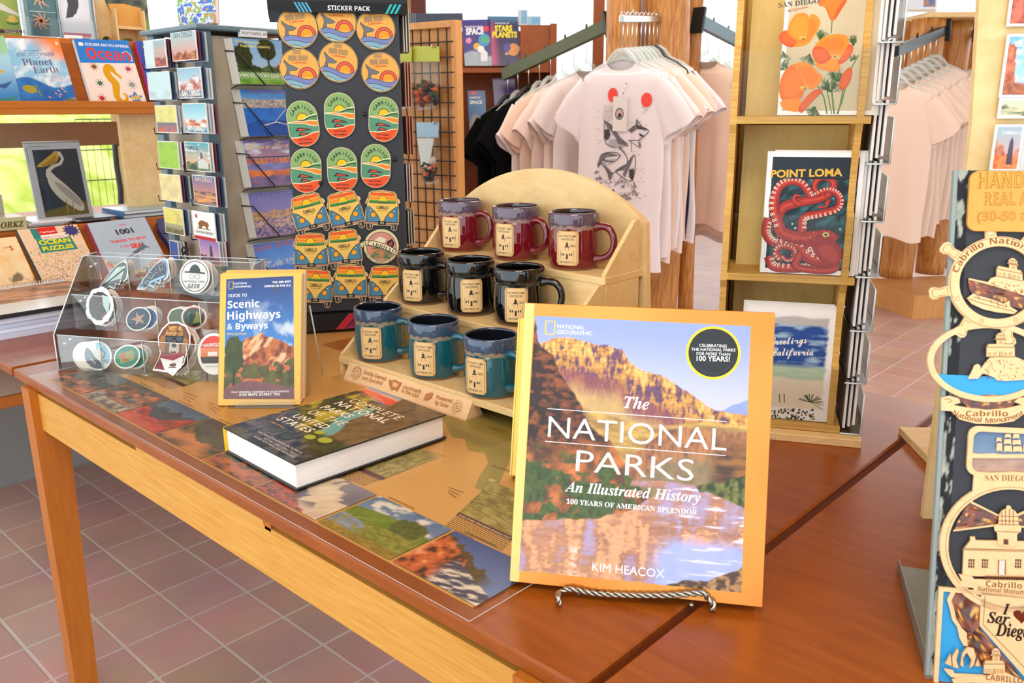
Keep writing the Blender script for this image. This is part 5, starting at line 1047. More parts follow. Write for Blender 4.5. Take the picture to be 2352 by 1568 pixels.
    for i in range(5):
        f0 = Rf.off(.034); bl = f0.uv(*Zp(*quads[i])); wd, ht = .150, .103
        f = lean_frame(f0.P(*bl), (0, 1, 0), 13); tlu = f.uv(*Zp(*tl[i])); ht = min(max(tlu[1], .09), .125)
        for k in range(3, -1, -1):
            g = Fr(f.P(-.0035*k, .001*k, -.0055*k), f.ex, f.ey); b = MB('gloss_print'); b.fbox(g, 0, 0, wd, ht, -.002, 0, H('#e8e4dc') if k else H('#dfe4ea'))
            if k == 0:
                A = Art(b, g); A.grid([(0, 0), (wd, 0), (wd, ht), (0, ht)], 60, 50, pics[i]); T = lambda s, x0, y0, x1, y1, c, **q_: A.text(s, (wd*x0, ht*y0), (wd*x1, ht*y1), col=H(c), **q_)
                if i == 0: T('Fort Rosecrans', .06, .90, .48, .90, '#f2e88a', style='serifb'); T('National Cemetery', .12, .81, .66, .81, '#f2e88a', style='serifb')
                if i == 1: T('OCEAN BEACH', .14, .93, .8, .93, '#d83a3a', off=.02, sp=1.8); A.line([(wd*.28, ht*.22), (wd*.55, ht*.3), (wd*.98, ht*.16)], .0022, H('#e4dcd4')); A.line([(wd*.52, ht*.29), (wd*.86, ht*.68)], .0018, H('#d8ccc4'))
                if i == 2: T('Ocean Beach', .07, .80, 1.0, .82, '#f2c88a', style='script'); A.line([(0, ht*.63), (wd, ht*.62)], .0028, H('#3a3050')); [A.line([(wd*(.05+.09*j), ht*.62), (wd*(.05+.09*j), ht*.52)], .0012, H('#3a3050')) for j in range(11)]
                if i == 3: T('SAN DIEGO', .06, .76, .98, .80, '#8a80c0')
                if i == 4: T('SAN DIEGO', .02, .84, .95, .92, '#e0444a', off=.03, sp=1.5)
            lb = '%s postcard, front of its pile on the spinner' % nm[i] if k == 0 else '%s postcard behind the %s one' % (ORD[k-1], nm[i])
            tag(b.build('postcard'), lb, 'postcard', 'postcards on the spinner rack')
        b = MB('black_metal'); h = f.off(.002); b.tube([h.P(-.014, ht*.76, -.02), h.P(.004, ht*.70, .002), h.P(.062, -.004, .004)], .0016, 6); b.tube([h.P(-.01, -.004, -.03), h.P(-.008, -.004, .004), h.P(.14, -.004, .004)], .0016, 6); b.build('wire_holder', t)
    b = MB('white'); a = Rf.uv(*Zp(645, 212)); a2 = Rf.uv(*Zp(790, 182)); Rg = Rf.off(.016); a = Rg.uv(*Zp(645, 212)); a2 = Rg.uv(*Zp(790, 182)); b.fbox(Rg, a[0], a[1], a2[0], a2[1], -.016, .001); A = Art(b, Rg, d0=.001); b.use('matte_print'); A.text('POSTCARDS .69', (a[0]+.002, a[1]+.005), (a2[0]-.002, a[1]+.005), col=INK, off=.01); b.build('price_label', t)
    b = MB('black_metal'); P = [Lf.P(*Lf.uv(*Zp(x, y)), .03) for x, y in ((355, 1490), (372, 1470), (362, 1440), (372, 1425), (385, 1440), (380, 1465))]; b.tube(P, .0022, 6); P = [Lf.P(*Lf.uv(*Zp(x, y)), .03) for x, y in ((405, 1490), (388, 1470), (400, 1440), (390, 1425))]; b.tube(P, .0022, 6); tag(b.build('scroll_magnet'), 'black scroll shaped metal ornament low on the spinner, above the acrylic holder', 'ornament')
spinner()
# ================================================================== plywood card racks
RE = nrm(V3(.893, .451, 0)); RS = V3(-RE[1], RE[0], 0); RO0 = pz(1765, 1010, TZ)
class RackF:
    def __init__(s, O, e): s.O = np.asarray(O, float); s.e = nrm(e); s.s = V3(-s.e[1], s.e[0], 0); s.fr = Fr(s.O, s.e, V3(0, 0, 1))
    def P(s, u, w_, z): return s.O+u*s.e+w_*s.s+V3(0, 0, z)
BAYS = (.012, .230, .447, .664)
def card_rack(R, name, label, u0, u1, u2, top, depth=.26, bays=3):
    t = thing(name, label, 'card rack', R.P((u0+u1)/2, .15, 0))
    b = MB('ply'); f = Fr(R.P(0, 0, 0), R.e, R.s); b.fbox(f, u0-.03, 0, u2, .33, .0, .012, bev=.001); b.build('base_plate', t)
    for u in (u0, u1-.009):
        b = MB('ply_edge'); fs = Fr(R.P(u, 0, 0), R.s, V3(0, 0, 1)); pts = []
        for k in range(bays):
            z0, z1 = BAYS[k], BAYS[k+1]; pts += [(.022, z0), (.020, z0+.098), (.034, z0+.103), (.040, z0+.15), (.030, z1-.012)]
        pts[0] = (.02, .0125); pts += [(.03, top), (depth, top), (depth, .0125)]
        b.prism(fs, pts, -.009, 0); b.build('side_board', t)
    for k in range(bays):
        z0 = BAYS[k]
        b = MB('ply_edge'); f2 = Fr(R.P(0, 0, z0), R.e, R.s); b.fbox(f2, u0, .019, u1, .14, .001, .011, bev=.001); b.build('bay_shelf', t)
        b = MB('ply_gold'); bk = lean_frame(R.P(u0, .10, z0+.011), R.e, 6); b.fbox(bk, .009, 0, u1-u0-.009, BAYS[k+1]-z0-.012, -.006, 0); b.build('bay_back', t)
        b = MB('acrylic_thin'); f3 = Fr(R.P(0, .0185, z0), R.e, V3(0, 0, 1)); b.fbox(f3, u0+.002, .004, u1-.002, .096, -.0012, .0008); b.build('acrylic_lip', t)
    b = MB('ply_gold'); f4 = Fr(R.P(0, depth, 0), R.e, V3(0, 0, 1)); b.fbox(f4, u0, .013, u1, top, .0, .008); b.build('back_board', t)
    return t
R1 = RackF(RO0, RE)
rack1 = card_rack(R1, 'card_rack', 'tall plywood rack of big art prints standing behind the gold bordered book', -.074, .098, .127, .70, bays=3)
def prints():
    # poppies, octopus, greetings: px corners bottom-left, bottom-right on a plane a little behind the lip
    def frame(bl, br, z, w_): 
        q = pp(*bl, R1.P(0, w_, 0), np.cross(R1.e, V3(0, 0, 1))); q[2] = TZ+z
        return lean_frame(q, RE, 5)
    def stack(f, wd, ht, n, offs, label, spare):
        for k in range(n, 0, -1):
            g = Fr(f.P(offs[k-1][0], offs[k-1][1], -.0022*k), f.ex, f.ey); b = MB('matte_print'); b.fbox(g, 0, 0, wd, ht, -.0012, 0, H('#efe8e2')); b.fbox(g, .006, .006, wd-.006, ht-.006, 0, .0001, H(spare)); tag(b.build('art_print'), '%s spare print behind the %s' % (ORD[k-1], label), 'print', 'spare prints in the card rack')
    # --- poppies
    f = frame((1784, 277), (1976, 268), BAYS[2]+.0125, .03); U = f.uv; wd = .1245; ht = .1825
    stack(f, wd, ht, 2, ((.004, -.0005), (.008, 0)), 'orange poppy print', '#c9b89c')
    b = MB('satin_print'); b.fbox(f, 0, 0, wd, ht, -.0012, 0, H('#f4efe8')); A = Art(b, f, eps=.00002); A.grid([(.0055, .0055), (wd-.0055, .0055), (wd-.0055, ht), (.0055, ht)], 30, 40, lambda s, t: mixc(H('#bfa983'), H('#d6c6a4'), fbm(s*3, t*4, 3)))
    Zq = lambda x, y: U(x/3.4+1660, y/3.4)
    gr = H('#5f7f32'); gd = H('#3f5f2a')
    def stem(pts, w_=.0014, c=gr): A.line([Zq(*p) for p in pts], w_, c)
    stem([(855, 140), (848, 260)]); stem([(860, 560), (850, 700), (870, 890)], .0022); stem([(800, 640), (830, 780), (850, 890)]); stem([(700, 600), (790, 760), (815, 890)], .0018); stem([(940, 700), (920, 800), (900, 890)], .0018); stem([(1060, 430), (990, 560), (930, 800), (890, 890)], .0016)
    r = random.Random(3)
    def fern(x, y, n, L, a0, spread):
        for i in range(n):
            a = a0+r.uniform(-spread, spread); l = L*r.uniform(.5, 1); x1, y1 = x+l*math.cos(a), y-l*math.sin(a); A.line([Zq(x, y), Zq(x1, y1)], .0007, gr if i % 2 else gd, lay=A.l)
            for q in (.5, .75): bx, by = x+l*q*math.cos(a), y-l*q*math.sin(a); A.line([Zq(bx, by), Zq(bx+l*.3*math.cos(a+.7), by-l*.3*math.sin(a+.7))], .0005, gr, lay=A.l); A.line([Zq(bx, by), Zq(bx+l*.3*math.cos(a-.7), by-l*.3*math.sin(a-.7))], .0005, gd, lay=A.l)
    for (x, y, n, L, a0, sp) in ((760, 330, 12, 110, 1.4, .5), (1020, 360, 12, 90, 1.5, .6), (680, 420, 14, 100, 4.4, .8), (470, 400, 8, 90, 4.9, .7), (510, 540, 10, 80, 2.4, .8), (840, 720, 26, 130, 1.6, 1.4), (900, 640, 20, 110, 1.6, 1.1), (720, 830, 16, 90, 4.4, .8), (1000, 480, 8, 80, 1.2, .6)): fern(x, y, n, L, a0, sp)
    o1, o2, o3, o4 = H('#f28a10'), H('#ea6a0e'), H('#d9520e'), H('#f59a1e')
    def petal(pts, c, c2=None):
        P = [Zq(*p) for p in pts]; n = len(P); Q = []
        for i in range(n):
            p0, p1, p2, p3 = P[i-1], P[i], P[(i+1) % n], P[(i+2) % n]
            for q in (0, .33, .66): Q.append(.5*((2*p1)+(-p0+p2)*q+(2*p0-5*p1+4*p2-p3)*q*q+(-p0+3*p1-3*p2+p3)*q**3))
        A.poly(Q, c); cen = sum(Q)/len(Q); c2 = None if c2 is None else c2*.5+c*.5
        if c2 is not None: A.poly([cen+(q_-cen)*.72 for q_ in Q], c2)
    def centre(x, y, n=16, L=40):
        for i in range(n): a = r.uniform(0, 6.28); l = L*r.uniform(.4, 1); A.line([Zq(x, y), Zq(x+l*math.cos(a), y-l*math.sin(a)*.6-8)], .0006, H('#f6cf6a'), lay=A.l)
        A.ell(*Zq(x, y), .0018, .0014, H('#8a6a1e'), n=10)
    petal([(748, 40), (800, 60), (840, 155), (880, 150), (930, 70), (970, -10), (860, -60), (770, -10)], o2, o1); petal([(870, 150), (900, 60), (975, -20), (930, 70)], o3)
    petal([(435, 290), (480, 240), (560, 250), (600, 330), (540, 370), (470, 345)], o3, o2); petal([(505, 235), (560, 120), (650, 105), (685, 180), (680, 300), (610, 330), (540, 290)], o1, o4); petal([(680, 120), (740, 130), (760, 190), (700, 300), (650, 350), (560, 365), (600, 310), (670, 290)], o1, o2); centre(630, 305)
    petal([(700, 400), (760, 310), (850, 270), (960, 275), (985, 340), (940, 440), (870, 440), (780, 420)], o1, o2); petal([(695, 410), (720, 480), (740, 530), (850, 560), (915, 540), (900, 460), (800, 440)], o1, o4); petal([(920, 500), (980, 460), (1020, 380), (985, 345), (945, 420), (900, 480)], o3, o2); petal([(700, 390), (760, 360), (850, 440), (780, 500), (720, 470)], o3, o2); centre(875, 445, 22, 48)
    petal([(440, 680), (480, 560), (560, 500), (620, 560), (640, 680), (600, 780), (470, 790)], o2, o1); petal([(560, 500), (660, 490), (740, 560), (780, 610), (720, 690), (650, 680), (600, 580)], o1, o2); petal([(455, 790), (600, 770), (590, 870), (480, 850)], o1); petal([(590, 850), (650, 760), (720, 700), (780, 710), (690, 800), (620, 880)], o3, o2); centre(640, 695, 22, 46)
    petal([(905, 670), (930, 590), (980, 530), (1010, 540), (1000, 620), (960, 690), (920, 700)], o3, o2)
    A.text('SAN DIEGO', Zq(437, 62), Zq(755, 22), col=H('#4a4540'), style='serifb'); A.text('California', Zq(508, 96), Zq(664, 58), col=H('#c8463a'), style='script')
    tag(b.build('art_print'), 'orange poppy art print in the top bay of the plywood card rack', 'print', 'prints in the card rack')
    # --- octopus
    f = frame((1745, 633), (1943, 641), BAYS[1]+.0125, .03); U = f.uv; wd = .1265; ht = .168
    stack(f, wd, ht, 3, ((.005, .001), (.009, .003), (-.001, .0015)), 'POINT LOMA octopus print', '#6a4a4a')
    b = MB('satin_print'); b.fbox(f, 0, 0, wd, ht, -.0012, 0, H('#f4efec')); A = Art(b, f, eps=.00002); m_ = .0065
    def sea(s, t): n = fbm(s*7+2*fbm(s*3, t*3, 2), t*18-s*9, 5, 5); return mixc(H('#10212c'), H('#2f7078'), (n-.45)*3*ss(.93, .85, t))
    A.grid([(m_, m_), (wd-m_, m_), (wd-m_, ht-m_), (m_, ht-m_)], 60, 80, sea); Zq = lambda x, y: U(x/2.178+1640, y/2.178+340)
    r = random.Random(5); 
    for i in range(26): A.ell(*Zq(r.uniform(275, 645), r.uniform(155, 620)), r.uniform(.0006, .0018), col=H('#a9d4c8'), n=8, lay=A.l)
    def spl(K, m=8):
        K = [np.array(k, float) for k in K]; o = []
        for i in range(len(K)-1):
            p0, p1, p2, p3 = K[max(i-1, 0)], K[i], K[i+1], K[min(i+2, len(K)-1)]
            for q in np.linspace(0, 1, m, endpoint=False): o.append(.5*((2*p1)+(-p0+p2)*q+(2*p0-5*p1+4*p2-p3)*q*q+(-p0+3*p1-3*p2+p3)*q**3))
        return o+[K[-1]]
    def arm(K, w0, w1, suck=0, col='#a3231e'):
        S = spl(K); P = [Zq(*p) for p in S]; n = len(P); W_ = np.linspace(w0, w1, n)/2.178/1966*1.27
        A.line(P, W_*1.12, H('#3a0d10')); A.line(P, W_, H(col)); A.line(P, W_*.35, H('#c4402c'))
        if suck:
            lay = A.l; A.l += 2
            D = [P[min(i+1, n-1)]-P[max(i-1, 0)] for i in range(n)]
            acc = 0
            for i in range(1, n):
                acc += np.linalg.norm(P[i]-P[i-1])
                if acc > W_[i]*.36:
                    acc = 0; d = D[i]/np.linalg.norm(D[i]); nn = np.array([-d[1], d[0]])*suck
                    for o_, k in ((.36, .16), (.13, .13)): p = P[i]+nn*W_[i]*o_; A.ell(*p, W_[i]*k, col=H('#f2d8c4'), n=8, lay=lay); A.ell(*p, W_[i]*k*.45, col=H('#8a2a24'), n=6, lay=lay+1)
    arm([(275, 350), (262, 420), (300, 470), (400, 480), (480, 520)], 42, 40, 1); arm([(275, 540), (300, 590), (400, 600), (520, 590), (600, 580)], 44, 36, 1); arm([(340, 560), (310, 520), (340, 490), (395, 505), (400, 545), (365, 560), (345, 540)], 32, 14, 1)
    arm([(600, 470), (560, 440), (440, 450), (340, 420), (318, 350), (350, 295), (430, 270), (530, 250), (590, 210), (590, 160), (540, 145), (505, 175), (510, 215), (560, 240)], 62, 18, 0)
    arm([(330, 400), (300, 300), (318, 205), (375, 165), (440, 178), (485, 240)], 46, 30, 1); arm([(440, 420), (450, 350), (520, 330), (610, 305), (632, 262), (610, 222), (560, 210), (505, 235)], 40, 22, -1); arm([(430, 280), (400, 265), (405, 240), (435, 238)], 26, 8)
    arm([(560, 280), (575, 260), (560, 290), (520, 295)], 18, 8); arm([(440, 500), (480, 540), (560, 570), (610, 590)], 80, 40, 1); arm([(430, 530), (410, 590), (500, 610), (590, 610), (620, 580)], 34, 26)
    A.poly([Zq(*p) for p in spl([(500, 440), (545, 410), (580, 420), (600, 460), (635, 500), (638, 550), (615, 590), (570, 590), (530, 560), (490, 500), (470, 460), (500, 440)], 5)], H('#9a231d'))
    A.poly([Zq(*p) for p in spl([(520, 500), (560, 480), (610, 510), (620, 560), (590, 575), (545, 545), (520, 500)], 5)], H('#b5382a'))
    for i in range(70): A.ell(*Zq(r.uniform(310, 600), 440+r.uniform(-28, 28)), r.uniform(.0006, .0014), col=H(r.choice(['#c4402c', '#7a1a18', '#d8603c'])), n=6, lay=A.l)
    A.ell(*Zq(559, 433), .0045, .0036, H('#d8c46a'), n=14); A.ell(*Zq(559, 433), .0022, .0016, H('#1a1a14'), n=10)
    A.rect(m_, Zq(270, 150)[1], wd-m_, ht-m_, H('#12202c')); A.text('POINT LOMA', Zq(284, 147), Zq(642, 139), h=.0100, col=H('#e2b03a'), off=.035); tag(b.build('art_print'), 'red octopus POINT LOMA art print in the middle bay of the plywood card rack', 'print', 'prints in the card rack')
    # --- greetings
    f = frame((1702, 976), (1884, 986), BAYS[0]+.0125, .03); U = f.uv; wd = .1265; ht = .165
    stack(f, wd, ht, 3, ((-.003, .003), (-.006, .006), (-.008, .008)), 'Greetings from California print', '#d8c4bc')
    b = MB('satin_print'); b.fbox(f, 0, 0, wd, ht, -.0012, 0, H('#f3efec')); A = Art(b, f, eps=.00002); Zq = lambda x, y: U(x/2.178+1640, y/2.178+340)
    def beach(s, t):
        n = fbm(s*5, t*34, 3, 5); c = mixc(H('#cfd0cc'), H('#b9b4b0'), t); c = over(c, mixc(H('#234a94'), H('#a9cbe0'), (n-.45)*3.2), ss(0, .02, .9-t)); c = over(c, mixc(H('#9fc0a8'), H('#c4d0b0'), n), ss(0, .06, .5-t)); c = over(c, mixc(H('#e2cfb2'), H('#efe0c8'), fbm(s*6, t*10, 4)), ss(0, .03, .36-t+.03*(n-.5)))
        ed = np.minimum(np.minimum(s, 1-s), np.minimum(t, 1-t)) - .05*fbm(s*4, t*26, 8); return mixc(H('#f3efec'), c, ss(-.01, .03, ed))
    A.grid([(.009, .012), (wd-.011, .012), (wd-.011, ht-.008), (.009, ht-.008)], 60, 80, beach); r = random.Random(8)
    for i in range(90): A.ell(*Zq(r.uniform(285, 500), 1330+r.uniform(-26, 28)), r.uniform(.0007, .002), col=H(r.choice(['#4a5a2c', '#6a7a3c', '#8a6a34', '#c4705a', '#3a4424'])), n=7, lay=A.l)
    for i in range(26): a = r.uniform(.3, 3.6); A.line([Zq(480, 1270), Zq(480-70*math.cos(a), 1270-60*math.sin(a)+20)], .0009, H(r.choice(['#5a7a4a', '#3f5a3a', '#7a8a5a'])), lay=A.l)
    for x in (328, 351): A.line([Zq(x, 1235), Zq(x, 1272)], .0016, H('#8a5a3a')); A.ell(*Zq(x, 1232), .0009, col=H('#6a3a2a'), n=8)
    A.text('Greetings', Zq(283, 985), Zq(465, 975), h=.0125, col=WHT, style='script', off=.012); A.text('California', Zq(290, 1038), Zq(498, 1036), h=.0125, col=WHT, style='script', off=.012); tag(b.build('art_print'), 'Greetings California beach art print in the lowest bay, beside the big book', 'print', 'prints in the card rack')
prints()
def side_cards(R, u1, n, nm, grp, lab, ln=.15, base=.018, pitch=.0765):
    t0 = base
    for k in range(n):
        z = t0+pitch*k
        for q in range(3):
            f = Fr(R.P(u1+.004+.0065*q+.0035, .03, z+.003*q), R.s, V3(0, 0, 1)); b = MB('matte_print'); b.fbox(f, 0, 0, ln, .072, -.0032, 0, H(('#eeeae6', '#e4e0de', '#f2eeec')[q])); b.fbox(f, .001, .001, ln-.001, .071, -.0038, -.0032, H('#a8a6a4'))
            tag(b.build('boxed_card'), '%s boxed card of the %s tier from the bottom on the %s' % (['inner', 'middle', 'outer'][q], ORD[k], lab), 'card', grp)
        b = MB('acrylic'); f = Fr(R.P(u1+.028, .018, z-.004), R.s, V3(0, 0, 1)); b.fbox(f, 0, 0, ln+.02, .06, -.001, .001); f2 = Fr(R.P(u1, .018, z-.004), R.e, R.s); b.fbox(f2, 0, 0, .028, ln+.02, -.001, .001); b.use('acrylic_edge'); b.tube([R.P(u1+.028, .018, z-.004), R.P(u1+.028, .018, z+.056)], .0012, 5); b.tube([R.P(u1, .018, z-.004), R.P(u1+.028, .018, z-.004)], .0012, 5); b.tube([R.P(u1+.028, .018, z+.056), R.P(u1+.028, .18, z+.056)], .0009, 5); b.build('side_pocket', nm)
side_cards(R1, .098, 8, rack1, 'boxed cards on the rack side', 'rack side')
# second rack, far right
e2 = nrm(V3(.79, .62, 0)); s2 = V3(-e2[1], e2[0], 0); R2 = RackF(pz(2085, 1020, TZ)-.29*s2, e2)
rack2 = card_rack(R2, 'card_rack', 'second plywood card rack at the right edge, behind the magnet board', .03, .32, .35, .70, bays=1)
def rack2_cards():
    F2 = Fr(R2.P(0, .012, 0), R2.e, V3(0, 0, 1)); b = MB('ply'); L = [F2.uv(x, y) for x, y in ((2253, -60), (2232, 290), (2222, 420))]
    b.prism(F2, [(L[0][0], L[0][1]), (L[1][0], L[1][1]), (L[2][0], .02), (.32, .02), (.32, .70), (L[0][0], .70)], -.008, 0); b.build('front_board', rack2)
    sets = [(2262, 285, 2344, 392, 'red rock lighthouse CABRILLO card', 0), (2288, 78, 2392, 224, 'blue sky CABRILLO canyon card', 1), (2284, 224, 2390, 272, 'small pale card under the canyon card', 2), (2305, -40, 2405, 62, 'topmost red cliff card', 3)]
    for x0, y0, x1, y1, nm, kd in sets:
        a = F2.uv(x0, y1); c = F2.uv(x1, y0); n = 3 if kd == 0 else 1
        for k in range(n-1, -1, -1):
            f = F2.off(.010-.003*k) if n > 1 else F2.off(.006); b = MB('gloss_print'); o = .005*k; b.fbox(f, a[0]+o, a[1], c[0]+o, c[1], -.0018, 0, H('#dfe0dc'))
            if k == 0:
                A = Art(b, f); m_ = .0025; pic = [landscape('#9fb8c4', '#e8b0a0', ([(0, .75), (.4, .5), (.6, .3), (1, .5)], .3, '#b0563c', '#e09a80', 5), (.3, .2, '#d86a3a', '#f09a60', 9), seed=3), landscape('#6fb0dc', '#b8e0f0', ([(0, .9), (.25, .85), (.35, .2), (.7, .2), (.8, .7), (1, .8)], .05, '#a8442c', '#d8805a', 8), (.22, .05, '#8a4a34', '#c4704a', 14), seed=4, cloud=.2), landscape('#c4ccae', '#d8d8c0', (.7, .6, '#5a6a4a', '#e0d8b0', 4), seed=6), landscape('#8fc4e8', '#cfe8f4', ([(0, .8), (.5, .6), (.6, .25), (1, .2)], .2, '#a43c28', '#d8705a', 7), seed=7)][kd]
                A.grid([(a[0]+m_, a[1]+m_), (c[0]-m_, a[1]+m_), (c[0]-m_, c[1]-m_), (a[0]+m_, c[1]-m_)], 24, 34, pic)
                if kd in (0, 1): A.text('CABRILLO', (a[0]+.25*(c[0]-a[0]), c[1]-.2*(c[1]-a[1])), (a[0]+.92*(c[0]-a[0]), c[1]-.21*(c[1]-a[1])), col=H('#e8f0f0'), off=.01)
                if kd == 0: u = a[0]+.62*(c[0]-a[0]); v = a[1]+.15*(c[1]-a[1]); A.poly([(u-.003, v), (u-.0018, v+.022), (u, v+.027), (u+.0018, v+.022), (u+.003, v)], H('#5a4a5c'))
            tag(b.build('greeting_card'), (nm if k == 0 else '%s spare card behind the %s' % (ORD[k-1], nm))+' on the right rack', 'card', 'cards on the right rack')
rack2_cards()

# ================================================================== board of wooden magnets
BE = nrm(V3(.84, .54, 0)); BF = lean_frame(pz(2130, 1558, TZ), BE, 13)
def board():
    t = thing('magnet_board', 'leaning dark metal board of wooden magnets with a peeling grey edge', 'display board', BF.P(.1, 0, 0)*V3(1, 1, 0)+V3(0, 0, TZ)); w_ = .205; h_ = .43
    b = MB('dark_board'); b.fbox(BF, .002, 0, w_, h_, -.006, 0, bev=.0015); b.build('panel', t)
    b = MB('matte_print'); A = Art(b, BF)
    def peel(s, t_):
        n = fbm(s*2+3, t_*26, 4, 5)+.15*(fbm(s*6, t_*90, 8, 4)-.5); return mixc(H('#26282c'), mixc(H('#6f7876'), H('#b4baa8'), fbm(s*3, t_*60, 6)), ss(.49, .55, n-.2*s+.06*(1-t_)))
    A.grid([(.002, 0), (.011, 0), (.011, h_), (.002, h_)], 10, 260, peel); sf = Fr(BF.P(.0019, 0, -.006), BF.n, BF.ey); A2 = Art(b, Fr(BF.P(.0019, 0, 0), -BF.n, BF.ey)); A2 = Art(b, Fr(BF.P(.0018, 0, -.006), BF.n, BF.ey)); b.use('matte_print')
    b.fbox(BF, -.0012, 0, .002, h_, -.006, -.0003, H('#8f9a98')); b.build('peeling_edge', t)
    # folded metal foot
    b = MB('galv'); fx = Fr((0, 0, TZ+.001), (1, 0, 0), (0, 1, 0)); P = [pz(2060, 1304, TZ)[:2], pz(2127, 1558, TZ)[:2], BF.P(.19, 0, 0)[:2]+.0*BF.n[:2], BF.P(.19, 0, -.03)[:2]-.14*BF.n[:2]]
    b.prism(fx, P, 0, .002); b.build('foot', t)
    b = MB('galv'); a, c = pz(2060, 1304, TZ), pz(2127, 1558, TZ); f = Fr(a+V3(0, 0, .003), c-a, V3(0, 0, 1)); b.prism(f, [(0, 0), (np.linalg.norm(c-a)-.012, 0), (np.linalg.norm(c-a)-.012, .012), (0, .008)], -.0012, 0); b.build('foot_lip', t)
    b = MB('galv'); g0, g1 = BF.P(.08, .30, -.0075), BF.P(.15, .30, -.0075); h0, h1 = V3(*(BF.P(.08, 0, 0)[:2]-.12*BF.n[:2]), TZ+.004), V3(*(BF.P(.15, 0, 0)[:2]-.12*BF.n[:2]), TZ+.004); b.add([g0, g1, h1, h0, g0-.003*BF.n, g1-.003*BF.n, h1-.003*BF.n, h0-.003*BF.n], [(0, 1, 2, 3), (7, 6, 5, 4), (0, 3, 7, 4), (1, 5, 6, 2), (0, 4, 5, 1), (3, 2, 6, 7)]); b.build('back_strut', t)
board()
TAN, ENG, SHD = H('#ecc592'), H('#8a5a30'), H('#2a1c14')
def resin(s, t): n = fbm(s*13, t*11, 5, 3); m_ = fbm(s*30, t*26, 9, 3); return mixc(mixc(H('#3a1408'), H('#8a3a10'), (n-.3)*2.4), H('#f0b048'), ss(.62, .78, m_)*1.0)
def magnets():
    U = BF.uv; d0 = .0006
    Zc = lambda x, y: U(x/2.612+2040, y/2.612+380); Zd = lambda x, y: U(x/2.497+2040, y/2.497+940)
    def start(pts, th=.0032, col=TAN, d=d0, hole=None):
        b = MB('tag_wood'); b.prism(BF, pts, d, d+th); A = Art(b, BF, eps=.00002, d0=d+th); b.use('matte_print'); return b, A
    def rrect(x0, y0, x1, y1, r): return [(cx+r*math.cos(a), cy+r*math.sin(a)) for cx, cy, s in ((x1-r, y1-r, 0), (x0+r, y1-r, 1), (x0+r, y0+r, 2), (x1-r, y0+r, 3)) for a in np.linspace(s*math.pi/2, (s+1)*math.pi/2, 6)]
    def outline(A, s, p0, p1, h, style='sansb'):
        A.text(s, p0, p1, h=h, col=ENG, style=style, off=.018); A.text(s, p0, p1, h=h, col=H('#d8983e'), style=style, off=-.012)
    def res(t, pts, d, nx=26):
        b = MB('lacquer'); xs = [p[0] for p in pts]; ys = [p[1] for p in pts]; from_ = np.array(pts); c = from_.mean(0); n = len(pts); A = Art(b, BF, eps=0, d0=d)
        rings = 9; uv = []
        for k in range(rings+1): uv += list(c+(from_-c)*(k/rings))
        uv = np.array(uv); s = (uv[:, 0]-min(xs))/.08; t_ = (uv[:, 1]-min(ys))/.08; h = .0016*fbm(s*16, t_*16, 3, 3)
        v = BF.O+uv[:, :1]*BF.ex+uv[:, 1:2]*BF.ey+(d+h)[:, None]*BF.n; f = [(k*n+i, k*n+(i+1) % n, (k+1)*n+(i+1) % n, (k+1)*n+i) for k in range(rings) for i in range(n)]
        a = sum(pts[i-1][0]*pts[i][1]-pts[i][0]*pts[i-1][1] for i in range(n)); f = f if a < 0 else [q[::-1] for q in f]
        b.add(v, f, resin(s, t_), True); o = b.build('amber_resin', t); return o
    def dense(pts, m=5): return [np.array(pts[i-1])*(1-q)+np.array(pts[i])*q for i in range(1, len(pts)+1) for q in np.linspace(0, 1, m, endpoint=False) for pts in [list(pts)+[pts[0]]]] if False else [(np.array(pts[i])*(1-q)+np.array(pts[(i+1) % len(pts)])*q) for i in range(len(pts)) for q in np.linspace(0, 1, m, endpoint=False)]
    def piece(name, t, pts, d, col=TAN, th=.0016, lines=(), w_=.0006):
        b = MB('tag_wood' if col is TAN else 'satin_print'); b.prism(BF, pts, d, d+th, col); A = Art(b, BF, eps=.00002, d0=d+th); b.use('matte_print')
        for l in lines: A.line(l, w_, ENG)
        return b, A
    # sign
    t = thing('wooden_sign', 'orange wooden sign engraved HAND and REAL at the top of the magnet board', 'sign', BF.P(.1, .40, 0)); a = U(2217, 531); c = U(2217, 394)
    b = MB('panel_wood'); b.mats = []; b.use('sign_wood'); b.prism(BF, rrect(a[0], a[1], a[0]+.105, c[1], .007), d0, d0+.004); A = Art(b, BF, eps=.00002, d0=d0+.004); b.use('matte_print'); outline(A, 'HANDMADE', Zc(525, 140), Zc(1085, 134), .0122); outline(A, 'REAL AMBER', Zc(562, 242), Zc(1060, 236), .0100); outline(A, '(30-50 mln)', Zc(518, 336), Zc(960, 330), .0072); b.build('plaque', t)
    # ship wheel
    cx, cy = Zc(650, 703); s = 1/2.612/1966*.86; ro = 226*s; ri = 178*s
    t = thing('wheel_magnet', "wooden ship's wheel magnet with a lighthouse, second from the top of the board", 'magnet', BF.P(cx, cy, 0), 'wooden magnets on the board')
    for k in range(8):
        an = math.radians(101+45.5*k); b = MB('tag_wood'); pts = []
        for q, w_ in ((.97, .0044), (1.12, .0038), (1.2, .0034), (1.28, .0050), (1.36, .0050), (1.41, .0028)): pts.append((q*ro, w_))
        L = [(cx+r_*math.cos(an)-w_*math.sin(an), cy+r_*math.sin(an)+w_*math.cos(an)) for r_, w_ in pts]+[(cx+r_*math.cos(an)+w_*math.sin(an), cy+r_*math.sin(an)-w_*math.cos(an)) for r_, w_ in pts[::-1]]
        b.prism(BF, L, d0, d0+.003); A = Art(b, BF, d0=d0+.003); b.use('matte_print'); m_ = np.mean(L, 0); A.line([m_+(np.array(p)-m_)*.72 for p in L], .0005, ENG, closed=True); b.build('handle', t)
